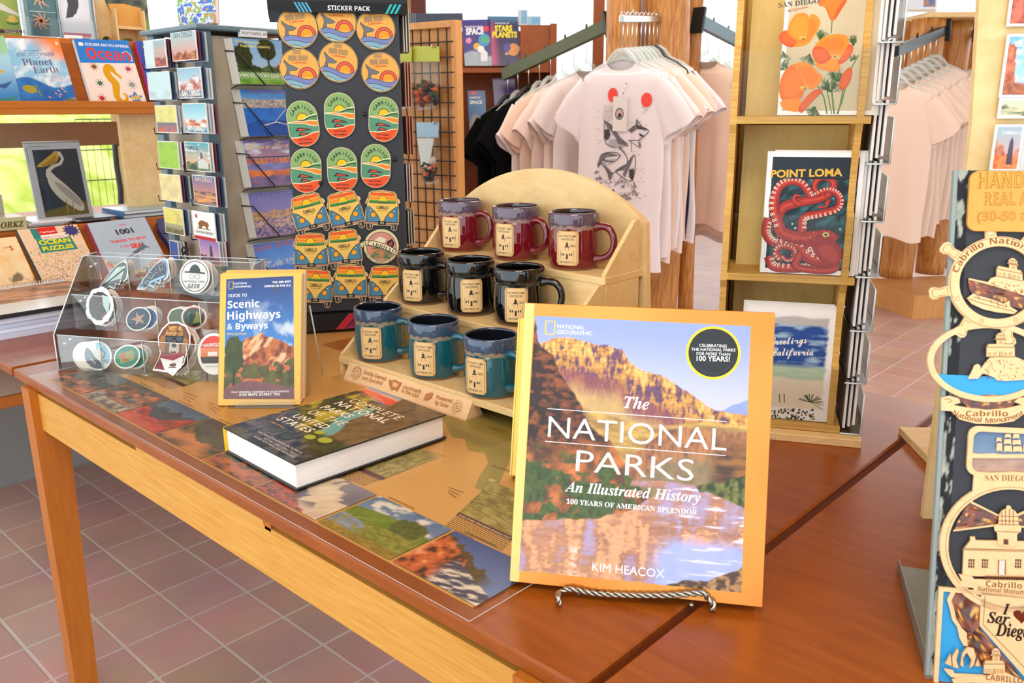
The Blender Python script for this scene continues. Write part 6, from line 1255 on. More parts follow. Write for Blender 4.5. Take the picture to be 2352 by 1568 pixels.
    def ring(name, t, cx, cy, a, b_, ra, d, th, text=None):
        b = MB('tag_wood'); n = 56; O = [(cx+a*math.cos(x), cy+b_*math.sin(x)) for x in np.linspace(0, 2*math.pi, n, endpoint=False)]; I = [(cx+a*ra*math.cos(x), cy+(b_-a*(1-ra))*math.sin(x)) for x in np.linspace(0, 2*math.pi, n, endpoint=False)]
        v = [BF.P(*p, d+th) for p in O+I]+[BF.P(*p, d) for p in O+I]; f = []
        for i in range(n): j = (i+1) % n; f += [(i, j, n+j, n+i), (2*n+i, 2*n+j, j, i), (n+i, n+j, 3*n+j, 3*n+i), (3*n+i, 3*n+j, 2*n+j, 2*n+i)]
        b.add(v, f); A = Art(b, BF, eps=.00002, d0=d+th); b.use('matte_print'); return b, A
    b, A = ring('ring', t, cx, cy, ro, ro, .79, d0, .0036); A.path_text('Cabrillo National', [(cx+ro*.845*math.cos(a), cy+ro*.845*math.sin(a)) for a in np.linspace(math.radians(168), math.radians(42), 40)], .0048, ENG, 'sansb'); A.ell(cx, cy, ro*.985, col=ENG, n=50, r0=.988)
    for k in range(6): an = math.radians(205+45.5*k); A.ell(cx+ro*.89*math.cos(an), cy+ro*.89*math.sin(an), .0017, col=ENG, n=12, r0=.8)
    b.build('ring', t)
    W2 = [Zc(*p) for p in ((474, 684), (560, 710), (700, 745), (830, 782), (826, 800), (800, 860), (700, 840), (560, 800), (500, 770), (480, 740))]; res(t, dense(W2), d0+.0008)
    rock = [Zc(*p) for p in ((476, 676), (590, 700), (610, 675), (640, 668), (640, 662), (800, 690), (840, 700), (838, 790), (700, 745), (560, 706), (476, 686))]; b, A = piece('rock', t, rock, d0+.0012)
    r = random.Random(6)
    for i in range(40): x = r.uniform(600, 830); y = 690+(x-600)*.2+r.uniform(0, 44); A.line([Zc(x, y), Zc(x+r.uniform(6, 18), y+r.uniform(-4, 10))], .0006, ENG, lay=A.l)
    b.build('rock', t)
    def house(t, Z, x0, x1, yt, yb, sk, tower, d):
        k = lambda x, y: Z(x, y+sk*(x-x0)); pts = [k(x0, yb), k(x0, yt+20), k(x0+12, yt), k(x1-12, yt), k(x1, yt+18), k(x1, yb)]; b, A = piece('house', t, pts, d); A.line([k(x0, yt+20), k(x1, yt+20)], .0006, ENG); A.line(pts, .0005, ENG, closed=True); w_ = (x1-x0)
        for q in (.1, .28, .66, .84): A.line([k(x0+w_*q-5, yb-8), k(x0+w_*q-5, yb-24), k(x0+w_*q+7, yb-24), k(x0+w_*q+7, yb-8)], .0005, ENG, closed=True)
        A.line([k(x0+w_*.46, yb), k(x0+w_*.46, yb-28), k(x0+w_*.54, yb-28), k(x0+w_*.54, yb)], .0005, ENG); b.build('house', t)
        tx, tw, ty = tower; P = [k(tx-tw*.5, yt+2), k(tx-tw*.5, yt-.35*ty), k(tx-tw*.72, yt-.38*ty), k(tx-tw*.72, yt-.45*ty), k(tx-tw*.55, yt-.47*ty), k(tx-tw*.55, yt-.78*ty), k(tx-tw*.3, yt-.92*ty), k(tx-.06*tw, yt-ty), k(tx+.06*tw, yt-ty), k(tx+tw*.3, yt-.92*ty), k(tx+tw*.55, yt-.78*ty), k(tx+tw*.55, yt-.47*ty), k(tx+tw*.72, yt-.45*ty), k(tx+tw*.72, yt-.38*ty), k(tx+tw*.5, yt-.35*ty), k(tx+tw*.5, yt+2)]
        b, A = piece('tower', t, P, d+.0004); A.line([P[2], P[13]], .0006, ENG); A.line([P[5], P[10]], .0005, ENG); A.line([P[4], P[11]], .0005, ENG)
        for q in (-.3, 0, .3): A.line([k(tx+tw*q, yt-.47*ty), k(tx+tw*q, yt-.78*ty)], .0004, ENG)
        A.line([k(tx-tw*.15, yt-.06*ty), k(tx-tw*.15, yt-.24*ty), k(tx+tw*.15, yt-.24*ty), k(tx+tw*.15, yt-.06*ty)], .0005, ENG, closed=True); b.build('tower', t)
    house(t, Zc, 640, 795, 600, 662, .2, (738, 44, 62), d0+.0016)
    ship = [Zc(*p) for p in ((462, 796), (500, 768), (520, 778), (600, 800), (680, 830), (715, 810), (718, 845), (762, 872), (740, 890), (640, 880), (560, 862), (490, 830))]; b, A = piece('ship', t, ship, d0+.0024)
    for l in (((470, 800), (560, 830), (740, 875)), ((500, 790), (600, 815), (700, 850)), ((520, 780), (540, 800)), ((600, 805), (610, 825)), ((640, 820), (650, 845)), ((690, 830), (700, 850))): A.line([Zc(*p) for p in l], .0006, ENG)
    b.build('ship', t)
    # oval lighthouse
    cx, cy = Zc(592, 1178); s = 1/2.612/1966*.83; t = thing('oval_magnet', 'oval wooden magnet with a lighthouse above a blue sea, third down the board', 'magnet', BF.P(cx, cy, 0), 'wooden magnets on the board')
    a_, b2 = 292*s, 204*s
    inn = [(cx+a_*.9*math.cos(x), cy+(b2-a_*.1)*math.sin(x)) for x in np.linspace(math.radians(205), math.radians(335), 24)]; b = MB('satin_print'); b.prism(BF, inn, d0, d0+.001, H('#2f9bd8')); b.build('blue_sea', t)
    b, A = ring('ring', t, cx, cy, a_, b2, .9, d0, .0032); b.build('ring', t)
    b, A = piece('rock', t, [Zc(*p) for p in ((470, 1278), (490, 1240), (510, 1195), (530, 1188), (545, 1200), (545, 1220), (575, 1180), (600, 1150), (740, 1140), (800, 1165), (850, 1250), (840, 1280), (700, 1290), (640, 1285), (630, 1270), (580, 1250), (560, 1245), (540, 1262), (530, 1276))], d0+.0014)
    for i in range(70): x = r.uniform(560, 830); y = r.uniform(1155, 1275); A.line([Zc(x, y), Zc(x+r.uniform(-6, 14), y+r.uniform(4, 16))], .0005, ENG, lay=A.l)
    b.build('rock', t); house(t, Zc, 580, 748, 1068, 1145, 0, (663, 46, 66), d0+.0018)
    W2 = [Zc(*p) for p in ((370, 1374), (480, 1380), (600, 1372), (720, 1378), (800, 1370), (770, 1400), (720, 1460), (600, 1478), (480, 1455), (430, 1410))]; res(t, dense(W2, 4), d0+.0006)
    b, A = piece('ribbon', t, [Zc(*p) for p in ((310, 1390), (360, 1378), (415, 1395), (425, 1420), (380, 1432), (470, 1450), (590, 1462), (700, 1452), (790, 1432), (745, 1415), (770, 1392), (850, 1380), (880, 1400), (872, 1470), (800, 1490), (740, 1530), (640, 1546), (520, 1545), (420, 1520), (370, 1470), (310, 1466))], d0+.001, th=.0024)
    A.text('Cabrillo', Zc(455, 1500), Zc(708, 1500), h=.0044, col=ENG, style='sansb'); A.path_text('National Monument', [Zc(*p) for p in ((372, 1488), (430, 1514), (500, 1532), (590, 1540), (680, 1534), (750, 1516), (806, 1490))], .0040, ENG, 'sansb'); A.line([Zc(330, 1400), Zc(360, 1395), Zc(372, 1410), Zc(350, 1420)], .0006, ENG); b.build('ribbon', t)
    # sailing ship plaque
    a = Zd(440, 372); c = Zd(440, 88); w_ = .078; t = thing('ship_magnet', 'rounded square wooden magnet with a sailing ship reading SAN DIEGO, fourth down', 'magnet', BF.P(a[0]+.04, a[1], 0), 'wooden magnets on the board')
    b = MB('satin_print'); q0 = Zd(470, 352); q1 = Zd(470, 120); A = Art(b, BF, d0=d0+.0006); A.grid([(q0[0], q0[1]), (q0[0]+.066, q0[1]), (q0[0]+.066, q1[1]), (q0[0], q1[1])], 30, 24, lambda s, t_: over(mixc(H('#7f96b4'), H('#5a7494'), t_), mixc(H('#8a6a64'), H('#c8a890'), fbm(s*7, t_*7, 4)), ss(.4, .36, t_))); b.prism(BF, [(q0[0], q0[1]), (q0[0]+.066, q0[1]), (q0[0]+.066, q1[1]), (q0[0], q1[1])], d0, d0+.0006, H('#5a7494')); b.build('sea_scene', t)
    b = MB('tag_wood')
    O = rrect(a[0], a[1], a[0]+w_, c[1], .008); I = rrect(q0[0], q0[1], q0[0]+.066, q1[1], .006); n = len(O); v = [BF.P(*p, d0+.003) for p in O+I]+[BF.P(*p, d0) for p in O+I]; f = []
    for i in range(n): j = (i+1) % n; f += [(i, j, n+j, n+i), (2*n+i, 2*n+j, j, i), (n+i, n+j, 3*n+j, 3*n+i), (3*n+i, 3*n+j, 2*n+j, 2*n+i)]
    b.add(v, f); b.build('frame', t)
    b, A = piece('shoreline', t, [Zd(*p) for p in ((470, 276), (470, 246), (520, 252), (600, 248), (640, 254), (1000, 250), (1000, 276))], d0+.0008); b.build('shoreline', t)
    for (x0, x1, y0, y1) in ((612, 646, 190, 236), (612, 642, 158, 182), (655, 702, 204, 240), (655, 698, 168, 196), (660, 696, 138, 160), (706, 760, 208, 240), (704, 752, 172, 200), (706, 744, 138, 164), (765, 800, 196, 240)):
        b, A = piece('sail', t, [Zd(x0, y1), Zd(x0+3, y0), Zd(x1-3, y0), Zd(x1, y1), Zd((x0+x1)/2, y1-5)], d0+.0018, th=.001); b.build('sail', t)
    b, A = piece('banner', t, [Zd(*p) for p in ((476, 462), (484, 372), (560, 360), (700, 352), (860, 365), (940, 470), (820, 448), (700, 430), (580, 440))], d0+.001, th=.0022); A.text('SAN DIEGO', Zd(545, 402), Zd(782, 408), h=.0050, col=ENG, style='serifb'); b.build('banner', t)
    # round lighthouse
    cx, cy = Zd(694, 785); s = 1/2.497/1966*.78; t = thing('lighthouse_magnet', 'big round wooden magnet of a lighthouse with amber light beams, fifth down', 'magnet', BF.P(cx, cy, 0), 'wooden magnets on the board')
    b, A = ring('ring', t, cx, cy, 346*s, 346*s, .885, d0, .0034); A.ell(cx, cy, 320*s, col=ENG, n=56, r0=.992); b.build('ring', t)
    for pts, bars in ((((470, 526), (620, 600), (622, 655), (380, 680), (392, 640), (430, 570)), (((465, 518), (625, 598), (620, 606), (462, 530)), ((370, 684), (600, 655), (600, 664), (368, 694)))), (((735, 600), (900, 530), (960, 600), (1000, 690), (740, 655)), (((730, 596), (900, 520), (904, 532), (735, 606)), ((745, 660), (1010, 694), (1008, 704), (745, 670))))):
        res(t, dense([Zd(*p) for p in pts], 6), d0+.0006)
        for q in bars: b, A = piece('beam_edge', t, [Zd(*p) for p in q], d0+.0012); b.build('beam_edge', t)
    hp = [Zd(*p) for p in ((418, 948), (424, 795), (462, 745), (462, 722), (490, 722), (492, 742), (960, 752), (990, 800), (990, 960))]; b, A = piece('house', t, hp, d0+.0012); A.line([Zd(424, 792), Zd(990, 806)], .0009, ENG); A.line([Zd(428, 800), Zd(990, 815)], .0005, ENG); A.line(hp, .0005, ENG, closed=True)
    for x in (450, 527, 716, 900): 
        A.rect(*Zd(x, 900), *Zd(x+38, 852), H('#5a4030'))
        for q in (.33, .66): A.line([Zd(x+38*q, 900), Zd(x+38*q, 852)], .0004, TAN); A.line([Zd(x, 900-48*q), Zd(x+38, 900-48*q)], .0004, TAN)
    A.rect(*Zd(624, 940), *Zd(660, 858), H('#d8cfc4')); A.line([Zd(622, 940), Zd(622, 856), Zd(662, 856), Zd(662, 940)], .0007, ENG); b.build('house', t)
    tp = [Zd(*p) for p in ((618, 765), (614, 700), (600, 690), (596, 655), (622, 650), (624, 600), (640, 574), (668, 560), (666, 548), (680, 543), (692, 550), (690, 560), (715, 574), (732, 600), (734, 650), (750, 662), (748, 694), (726, 706), (726, 772), (690, 778), (640, 775))]; b, A = piece('tower', t, tp, d0+.0026)
    for l in (((600, 690), (748, 696)), ((622, 652), (734, 654)), ((624, 604), (732, 606)), ((640, 650), (640, 580)), ((660, 652), (660, 566)), ((682, 652), (682, 562)), ((704, 652), (704, 570)), ((622, 630), (734, 632)), ((650, 768), (650, 736), (674, 736), (674, 768))): A.line([Zd(*p) for p in l], .0006, ENG)
    A.rect(*Zd(651, 764), *Zd(673, 738), H('#5a4030')); b.build('tower', t)
    b, A = piece('ribbon', t, [Zd(*p) for p in ((388, 1002), (412, 972), (392, 932), (470, 948), (480, 962), (1000, 975), (1000, 1062), (480, 1030), (476, 1012))], d0+.0032, th=.0018); A.text('Cabrillo', Zd(545, 1003), Zd(752, 1016), h=.0048, col=ENG, style='sansb'); A.text('National Monument', Zd(500, 1028), Zd(822, 1052), h=.0038, col=ENG, style='sansb'); [A.line([Zd(545+13*k, 968), Zd(545+13*k, 945)], .0005, ENG, lay=A.l) for k in range(22)]; A.line([Zd(540, 944), Zd(840, 952)], .0008, ENG); b.build('ribbon', t)
    # California square
    P0, P1 = Zd(285, 1010), Zd(245, 1600); x0, y1 = P0; y0 = y1-.088; x1 = x0+.092; t = thing('state_magnet', 'square wooden magnet with a blue ocean reading I love San Diego, lowest on the board', 'magnet', BF.P(x0+.045, y0, 0), 'wooden magnets on the board')
    b = MB('satin_print'); b.prism(BF, [(x0+.003, y0+.003), (x1-.003, y0+.003), (x1-.003, y1-.003), (x0+.003, y1-.003)], d0, d0+.0008, H('#2f9bd8')); b.build('blue_sea', t)
    coast = [Zd(*p) for p in ((352, 1035), (338, 1090), (350, 1130), (362, 1190), (392, 1250), (402, 1290), (420, 1330), (470, 1420), (600, 1520), (760, 1540), (720, 1480), (520, 1250), (520, 1040))]; res(t, dense(coast, 6), d0+.001)
    cl = [Zd(*p) for p in ((352, 1035), (330, 1085), (345, 1135), (358, 1195), (388, 1240), (400, 1300), (425, 1345), (446, 1345), (440, 1270), (410, 1240), (380, 1190), (368, 1130), (352, 1090), (376, 1040))]; b, A = piece('coastline', t, cl, d0+.0018, th=.0018); b.build('coastline', t)
    b, A = piece('nevada_plate', t, [(x1, y0+.006), Zd(790, 1545), Zd(515, 1230), Zd(525, 1040), (x1, Zd(525, 1050)[1])], d0+.0018, TAN, .0016); A.line([Zd(800, 1500), Zd(535, 1225), Zd(545, 1060)], .0006, ENG); A.text('I', Zd(640, 1165), h=.0098, col=SHD, style='itb'); A.text('San', Zd(556, 1210), Zd(690, 1222), h=.0092, col=SHD, style='itb', off=.02); A.text('Diego', Zd(604, 1285), Zd(800, 1300), h=.0108, col=SHD, style='itb', off=.02)
    hx, hy = Zd(755, 1175); A.poly([(hx+.0068*(math.sin(q)**3), hy+.0004*(13*math.cos(q)-5*math.cos(2*q)-2*math.cos(3*q)-math.cos(4*q))) for q in np.linspace(0, 2*math.pi, 30, endpoint=False)], H('#6a2410')); b.build('nevada_plate', t)
    b = MB('tag_wood'); O = [(x0, y0), (x1, y0), (x1, y1), (x0, y1)]; I = [(x0+.0034, y0+.0034), (x1-.0034, y0+.0034), (x1-.0034, y1-.0034), (x0+.0034, y1-.0034)]; n = 4; v = [BF.P(*p, d0+.0034) for p in O+I]+[BF.P(*p, d0) for p in O+I]; f = []
    for i in range(n): j = (i+1) % n; f += [(i, j, n+j, n+i), (2*n+i, 2*n+j, j, i), (n+i, n+j, 3*n+j, 3*n+i), (3*n+i, 3*n+j, 2*n+j, 2*n+i)]
    b.add(v, f); b.build('frame', t)
    hull = [Zd(*p) for p in ((308, 1470), (360, 1480), (370, 1500), (540, 1508), (530, 1540), (350, 1520), (320, 1490))]; b, A = piece('ship', t, hull, d0+.003); b.build('ship_hull', t)
    for pts in (((312, 1440), (345, 1385), (352, 1455)), ((356, 1460), (352, 1400), (384, 1350), (392, 1372), (378, 1420), (392, 1468)), ((398, 1450), (410, 1380), (440, 1345), (476, 1352), (490, 1400), (478, 1448), (450, 1470), (462, 1420), (436, 1378), (416, 1410), (420, 1460)), ((482, 1455), (500, 1410), (512, 1455))): b, A = piece('sail', t, [Zd(*p) for p in pts], d0+.0042, th=.0012); A.line([Zd(*p) for p in pts], .0005, ENG, closed=True); b.build('sail', t)
    house(t, Zd, 535, 656, 1425, 1500, .0, (605, 40, 70), d0+.003)
    b, A = piece('ribbon', t, [Zd(*p) for p in ((352, 1530), (420, 1512), (540, 1508), (660, 1490), (800, 1560), (780, 1620), (640, 1590), (520, 1600), (400, 1625), (372, 1580))], d0+.0046, th=.0014); A.text('CABRILLO', Zd(542, 1530), Zd(752, 1552), h=.0046, col=ENG, style='sansb'); A.text('NATIONAL MONUMENT', Zd(408, 1572), Zd(760, 1580), h=.0038, col=ENG, style='sansb'); b.build('ribbon', t)
wood('sign_wood', '#d59440', '#e0a552', (3, 10, 10), 5, .5, .3, 0, .8)
magnets()
# ================================================================== bookshelf along the left
L1 = lean_frame((-2.6, 0, 1.187), (0, 1, 0), 20); L2 = lean_frame((-2.385, 0, .722), (0, 1, 0), 48)
BY0, BY1 = .25, 1.95
def bookshelf():
    t = thing('bookshelf', 'brown wooden bookshelf with slanted ledges of children books on the left', 'bookshelf', (-2.6, .9, 0))
    def bx(name, x0, x1, z0, z1, mat='shelf_wood', y0=BY0, y1=BY1): b = MB(mat); b.box(((x0+x1)/2, (y0+y1)/2, (z0+z1)/2), (x1-x0, y1-y0, z1-z0), bev=.002); b.build(name, t)
    bx('top_board', -2.98, -2.662, 1.352, 1.368, 'shelf_front')
    b = MB('shelf_wood'); b.fbox(L1, BY0, -.01, BY1, .178, -.014, -.0005); b.build('upper_ledge', t)
    bx('upper_lip', -2.66, -2.560, 1.160, 1.181, 'shelf_front'); bx('upper_lip_edge', -2.572, -2.558, 1.176, 1.196, 'shelf_front')
    bx('back_rail', -2.93, -2.905, 1.062, 1.135, 'back_brown', .0)
    bx('shelf_board', -2.98, -2.532, .846, .862, 'shelf_front')
    b = MB('shelf_wood'); b.fbox(L2, BY0, -.01, BY1, .200, -.014, -.0005); b.build('lower_ledge', t)
    bx('lower_lip', -2.42, -2.352, .700, .716, 'shelf_front'); bx('lower_lip_edge', -2.362, -2.350, .712, .732, 'shelf_front')
    bx('base_recess', -2.96, -2.70, .46, .70, 'shelf_wood'); bx('low_deck', -2.96, -2.385, .44, .46, 'wall_paint'); bx('low_deck_edge', -2.386, -2.372, .432, .462, 'shelf_front'); bx('plinth', -2.98, -2.93, .0, .44, 'grey_plinth')
    b = MB('ply'); a = px_(277, 265, -2.63); c = px_(290, 440, -2.63); y0 = (a[1]+c[1])/2; b.box((-2.64, (y0+1.9)/2, (.862+1.16)/2), (.02, 1.9-y0, 1.16-.862)); b.build('divider_panel', t)
    b = MB('shelf_wood'); b.box((-2.7, 1.94, .68), (.5, .02, 1.35)); b.build('end_panel', t)
plain('grey_plinth', '#8d8c88', .5, .3, noise=.1)
plain('back_brown', '#a3866a', .6, .2, noise=.08)
bookshelf()
def quadbook(name, F, q, th, draw, label, cat='book', group=None, spine=None, nx=0, page='#efe8dc', mat='gloss_print', back=0.0):
    """q px: bl, br, tr, tl on plane F"""
    P = [F.uv(*p) for p in q]; b = MB(mat); b.prism(F, P, -.0012, 0, H(spine or '#e8e4dc')); b.prism(F, P, -th, -th+.0012, H(spine or '#e8e4dc'))
    bl, br, tr, tl = P; 
    b.add([F.P(*bl, 0), F.P(*tl, 0), F.P(*tl, -th), F.P(*bl, -th)], [(0, 1, 2, 3)], H(spine or '#e8e4dc'))
    A = Art(b, F); A.q = P
    def B(s, t): return (bl*(1-s)+br*s)*(1-t)+(tl*(1-s)+tr*s)*t
    draw(A, B, P); t = thing(name, label, cat, F.P(*((bl+br)/2), -th/2), group); b.build('cover', t)
    p = MB('matte_print'); c = sum(P)/4; p.prism(F, [c+(x-c)*.985 for x in P], -th+.0013, -.0013, H(page)); p.build('pages', t); return t
def shelf_books():
    off = lambda F, d: F.off(d)
    F = off(L1, .012)
    def planet(A, B, P):
        def pic(s, t):
            n = fbm(s*5+t*3, t*9-s*4, 3, 5); c = mixc(H('#8fc4e0'), H('#f2f6f8'), (n-.4)*3); c = mixc(c, H('#f2843c'), ss(.55, 1.0, s*.7+t*.75-.35)*ss(.62, .72, t)); c = over(c, mixc(H('#8a9ab8'), H('#e8ecf4'), fbm(s*14, t*14, 5)), ss(0, .03, np.interp(s, [.55, .7, .85, 1], [.3, .52, .45, .4])-t+.06*(n-.5))*ss(.55, .6, s)*ss(.33, .38, t))
            wv = .42-.12*s+.05*np.sin(s*7); c = over(c, mixc(H('#1f4f9c'), H('#3f8ad0'), n), ss(0, .02, wv-t)); c = over(c, mixc(H('#4a6a4a'), H('#e8b07a'), (fbm(s*24, t*24, 7)-.35)*3), ss(0, .04, .04+.08*s-t+.08*(n-.5)*2)*ss(.25, .35, s)); return c
        A.grid(P, 60, 70, pic); C = H('#6a6a8c')
        for s, x0, x1, y, st in (('THE USBORNE', .28, .62, .80, 'serifb'), ('ENCYCLOPEDIA', .14, .84, .735, None), ('OF', .5, .56, .70, None), ('Planet', .2, .75, .60, 'serifb'), ('Earth', .36, .82, .49, 'serifb')): A.text(s, B(x0, y), B(x1, y+.01), col=C, style=st if st else None)
        A.ell(*B(.2, .26), .018, .011, H('#a89a3c'), rot=-.2, n=16); A.ell(*B(.33, .3), .006, .004, H('#5a8a6a'), n=10); A.poly([B(.36, .27), B(.40, .12), B(.33, .22)], H('#7a8a4a'))
        r = random.Random(2)
        for i in range(9): A.ell(*B(r.uniform(.5, .85), r.uniform(.12, .3)), .004, .0016, H('#f0b07a'), rot=-.7, n=8, lay=A.l)
        A.ell(*B(.93, .93), .0045, .006, H('#f4c8b4'), n=10)
    quadbook('picture_book', F, [(54, 246), (180, 243), (135, 89), (10, 87)], .012, planet, 'ENCYCLOPEDIA of Planet Earth book with a sea turtle on the upper ledge', group='books on the upper ledge', spine='#d8e4ec')
    def sea(A, B, P):
        A.grid(P, 30, 40, lambda s, t: mixc(H('#3f86c4'), mixc(H('#a9d4e4'), H('#9cd0a0'), ss(.7, .8, t)), ss(.1, .7, t))); A.text('S', B(.55, .36), h=.024, col=H('#2f4f7a'), off=.03); A.text('d', B(.54, .58), h=.018, col=H('#4a6a7a'), off=.02); A.poly([B(.4, .02), B(.6, .12), B(.95, .17), B(.8, .08)], H('#3f8a8c')); A.ell(*B(.76, .50), .006, .0045, H('#e0a83c'), n=10); A.poly([B(.55, .3), B(.8, .34), B(.92, .37), B(.75, .26)], H('#3a5f94'))
    quadbook('picture_book', F, [(-70, 249), (56, 246), (8, 82), (-118, 80)], .012, sea, 'blue green sea animals book cut by the left edge on the upper ledge', group='books on the upper ledge', spine='#8fc0d4')
    F2 = off(L1, .020)
    def ocean(A, B, P):
        A.poly(P, H('#f3dfd4')); A.poly([B(0, .64), B(1, .64), B(1, 1), B(0, 1)], H('#2f7fd0')); A.text('STICKER ENCYCLOPEDIA', B(.17, .905), B(.97, .885), col=WHT, style='sansb'); A.text('Ocean', B(.15, .70), B(.93, .675), col=H('#ea3a34'), style='sansb', h=.033); A.rect(*B(.06, .90), *B(.14, .95), WHT)
        def sp(K): 
            K = [np.array(B(*k)) for k in K]; o = []
            for i in range(len(K)-1):
                p0, p1, p2, p3 = K[max(i-1, 0)], K[i], K[i+1], K[min(i+2, len(K)-1)]
                for q in np.linspace(0, 1, 6, endpoint=False): o.append(.5*((2*p1)+(-p0+p2)*q+(2*p0-5*p1+4*p2-p3)*q*q+(-p0+3*p1-3*p2+p3)*q**3))
            return o+[K[-1]]
        y = H('#dca01e'); S = sp([(.58, .45), (.54, .55), (.46, .58), (.42, .50), (.46, .40), (.52, .32), (.50, .22), (.48, .12), (.54, .04), (.63, .05), (.66, .13), (.60, .17)]); A.line(S, np.interp(np.linspace(0, 1, len(S)), [0, .12, .3, .5, 1], [.005, .016, .02, .022, .004]), y); A.line(sp([(.44, .56), (.58, .48), (.66, .40)]), .007, y)
        for x, yy, c, k in ((.22, .58, '#8a5a2c', 1), (.84, .55, '#b0405a', 1), (.24, .33, '#3a7a5a', 1), (.82, .30, '#9a9a9c', 1.2), (.2, .1, '#c43a34', 1.1)):
            A.ell(*B(x, yy), .007*k, .006*k, H(c), n=12)
            for i in range(8): a = i*math.pi/4+.3; A.line([B(x, yy), np.array(B(x, yy))+.013*k*np.array([math.cos(a), math.sin(a)])], .0016, H(c), lay=A.l)
        c = np.array(B(.82, .09)); A.poly([c+(.022 if i % 2 == 0 else .012)*np.array([math.cos(math.pi/2+i*math.pi/5), math.sin(math.pi/2+i*math.pi/5)]) for i in range(10)], H('#4a86c8')); A.text('600', B(.74, .06), B(.91, .075), col=H('#f0c83a'), off=.04); A.line([B(.82, .80), B(.9, .82), B(.96, .76), B(.955, .67)], .004, WHT); A.line([B(.83, .80), B(.9, .815), B(.95, .76), B(.95, .69)], .0022, H('#4a5058'))
    quadbook('picture_book', F2, [(213, 241), (338, 238), (294, 93), (169, 89)], .016, ocean, 'STICKER ENCYCLOPEDIA Ocean book with a yellow seahorse on the upper ledge', group='books on the upper ledge', spine='#e8eef4')
    def purple(A, B, P): A.grid(P, 16, 20, lambda s, t: mixc(H('#2a2f7a'), H('#3f6ac0'), fbm(s*4, t*6, 3))); [A.ell(*B(x, y), .006, .005, H(c), n=10) for x, y, c in ((.14, .9, '#b8d03a'), (.12, .78, '#e8603a'), (.2, .62, '#3fa0d0'), (.18, .4, '#e04a6a'))]
    quadbook('picture_book', F2, [(350, 236), (470, 232), (432, 96), (311, 94)], .016, purple, 'dark blue space book with a pink spine, half hidden by the spinner', group='books on the upper ledge', spine='#d83a8c')
    G = off(L2, .014)
    def puzzles(A, B, P):
        def pic(s, t): n = fbm(s*26, t*26, 3, 3); return over(np.ones(s.shape+(3,))*H('#f0cfae'), H('#7a5a44')+0*s[..., None], (abs(n-.5) < .022)*1.0*ss(.66, .6, t+.3*(abs(s-.5)-.4)))
        A.grid(P, 110, 110, pic); A.poly([B(.2, .55), B(.83, .56), B(.80, .80), B(.22, .80)], H('#2a8a80')); A.poly([B(.2, .80), B(.6, .82), B(.6, .99), B(.2, .99)], H('#2a8a80')); A.poly([B(.32, .86), B(.62, .87), B(.62, 1.0), B(.30, .99)], H('#e0302c')); A.poly([B(.32, .78), B(.74, .79), B(.74, .87), B(.32, .86)], WHT); A.text('Hidden Pictures', B(.34, .80), B(.72, .81), col=H('#e0302c'), style='sansbi'); A.text('Highlights', B(.33, .90), B(.60, .905), col=WHT, style='script', off=.02); A.text('OCEAN', B(.24, .69), B(.77, .70), col=H('#e8dc2c'), off=.045, h=.016); A.text('PUZZLES', B(.25, .585), B(.78, .595), col=H('#e8dc2c'), off=.045, h=.014)
        c = np.array(B(.86, .9)); A.poly([c+(.024 if i % 2 == 0 else .015)*np.array([math.cos(i*math.pi/12), math.sin(i*math.pi/12)]) for i in range(24)], H('#3f3f7a')); r = random.Random(1)
        for i in range(10): A.ell(*B(r.uniform(.05, .95), r.uniform(.04, .5)), .004, .003, H('#d8cc3a'), n=8, lay=A.l)
    quadbook('picture_book', G, [(104, 657), (236, 640), (176, 515), (38, 527)], .018, puzzles, 'OCEAN PUZZLES book with line drawings on the lower ledge', group='books on the lower ledge', spine='#2a7a78')
    def spot(A, B, P):
        def pic(s, t): n = fbm(s*14, t*14, 5, 3); m_ = ss(.45, .35, t+.5*(.5-abs(s-.5))-.0); c = mixc(H('#b9c8d8'), H('#a9bccf'), fbm(s*3, t*3, 2)); k = (n*7).astype(int) % 5; pal = np.array([H('#b9c8d8'), H('#e0483c'), H('#f0a07a'), H('#3f8a9c'), H('#e8c87a')]); return over(c, pal[k], m_*(k > 0))
        A.grid(P, 70, 60, pic); A.text('1001', B(.40, .76), B(.70, .77), col=H('#3a4452'), off=.05, h=.018); A.text('THINGS TO SPOT', B(.24, .63), B(.86, .65), col=H('#e23a3c'), off=.04); A.text('in the', B(.36, .545), B(.50, .55), col=H('#e23a3c'), off=.03); A.text('SEA', B(.53, .52), B(.75, .53), col=H('#e23a3c'), off=.05, h=.015); A.text('USBORNE', B(.48, .9), B(.62, .905), col=H('#e23a3c'), off=.03); A.poly([B(.40, .38), B(.55, .47), B(.72, .55), B(.74, .62), B(.77, .54), B(.84, .50), B(.75, .50), B(.62, .40)], H('#5a7084')); A.poly([B(.42, .38), B(.56, .42), B(.72, .48), B(.62, .41)], H('#f0d8d0'))
    for k in range(1, -1, -1):
        Fk = off(L2, .014+.011*(1-k)); quadbook('picture_book', Fk, [(262-4*k, 650+5*k), (402-4*k, 635+5*k), (332-5*k, 498+1*k), (200-6*k, 513+1*k)], .010, spot if k == 0 else (lambda A, B, P: A.poly(P, H('#b04a5a'))), '1001 THINGS TO SPOT IN THE SEA book, upper copy on the lower ledge' if k == 0 else 'second copy under the 1001 things to spot book on the lower ledge', group='books on the lower ledge', spine='#a84a5c')
    def cream(A, B, P): A.grid(P, 40, 40, lambda s, t: mixc(mixc(H('#f6dcae'), H('#f0c48a'), (fbm(s*5, t*5, 4)-.4)*3), H('#4a4038'), ss(.62, .75, fbm(s*4+2, t*5, 9))*.8)); A.text('S', B(.80, .74), h=.014, col=H('#d8402c'), off=.04)
    quadbook('picture_book', G, [(-50, 676), (88, 656), (36, 543), (-96, 556)], .018, cream, 'cream coloured animal book cut by the left edge on the lower ledge', group='books on the lower ledge', spine='#2c2620')
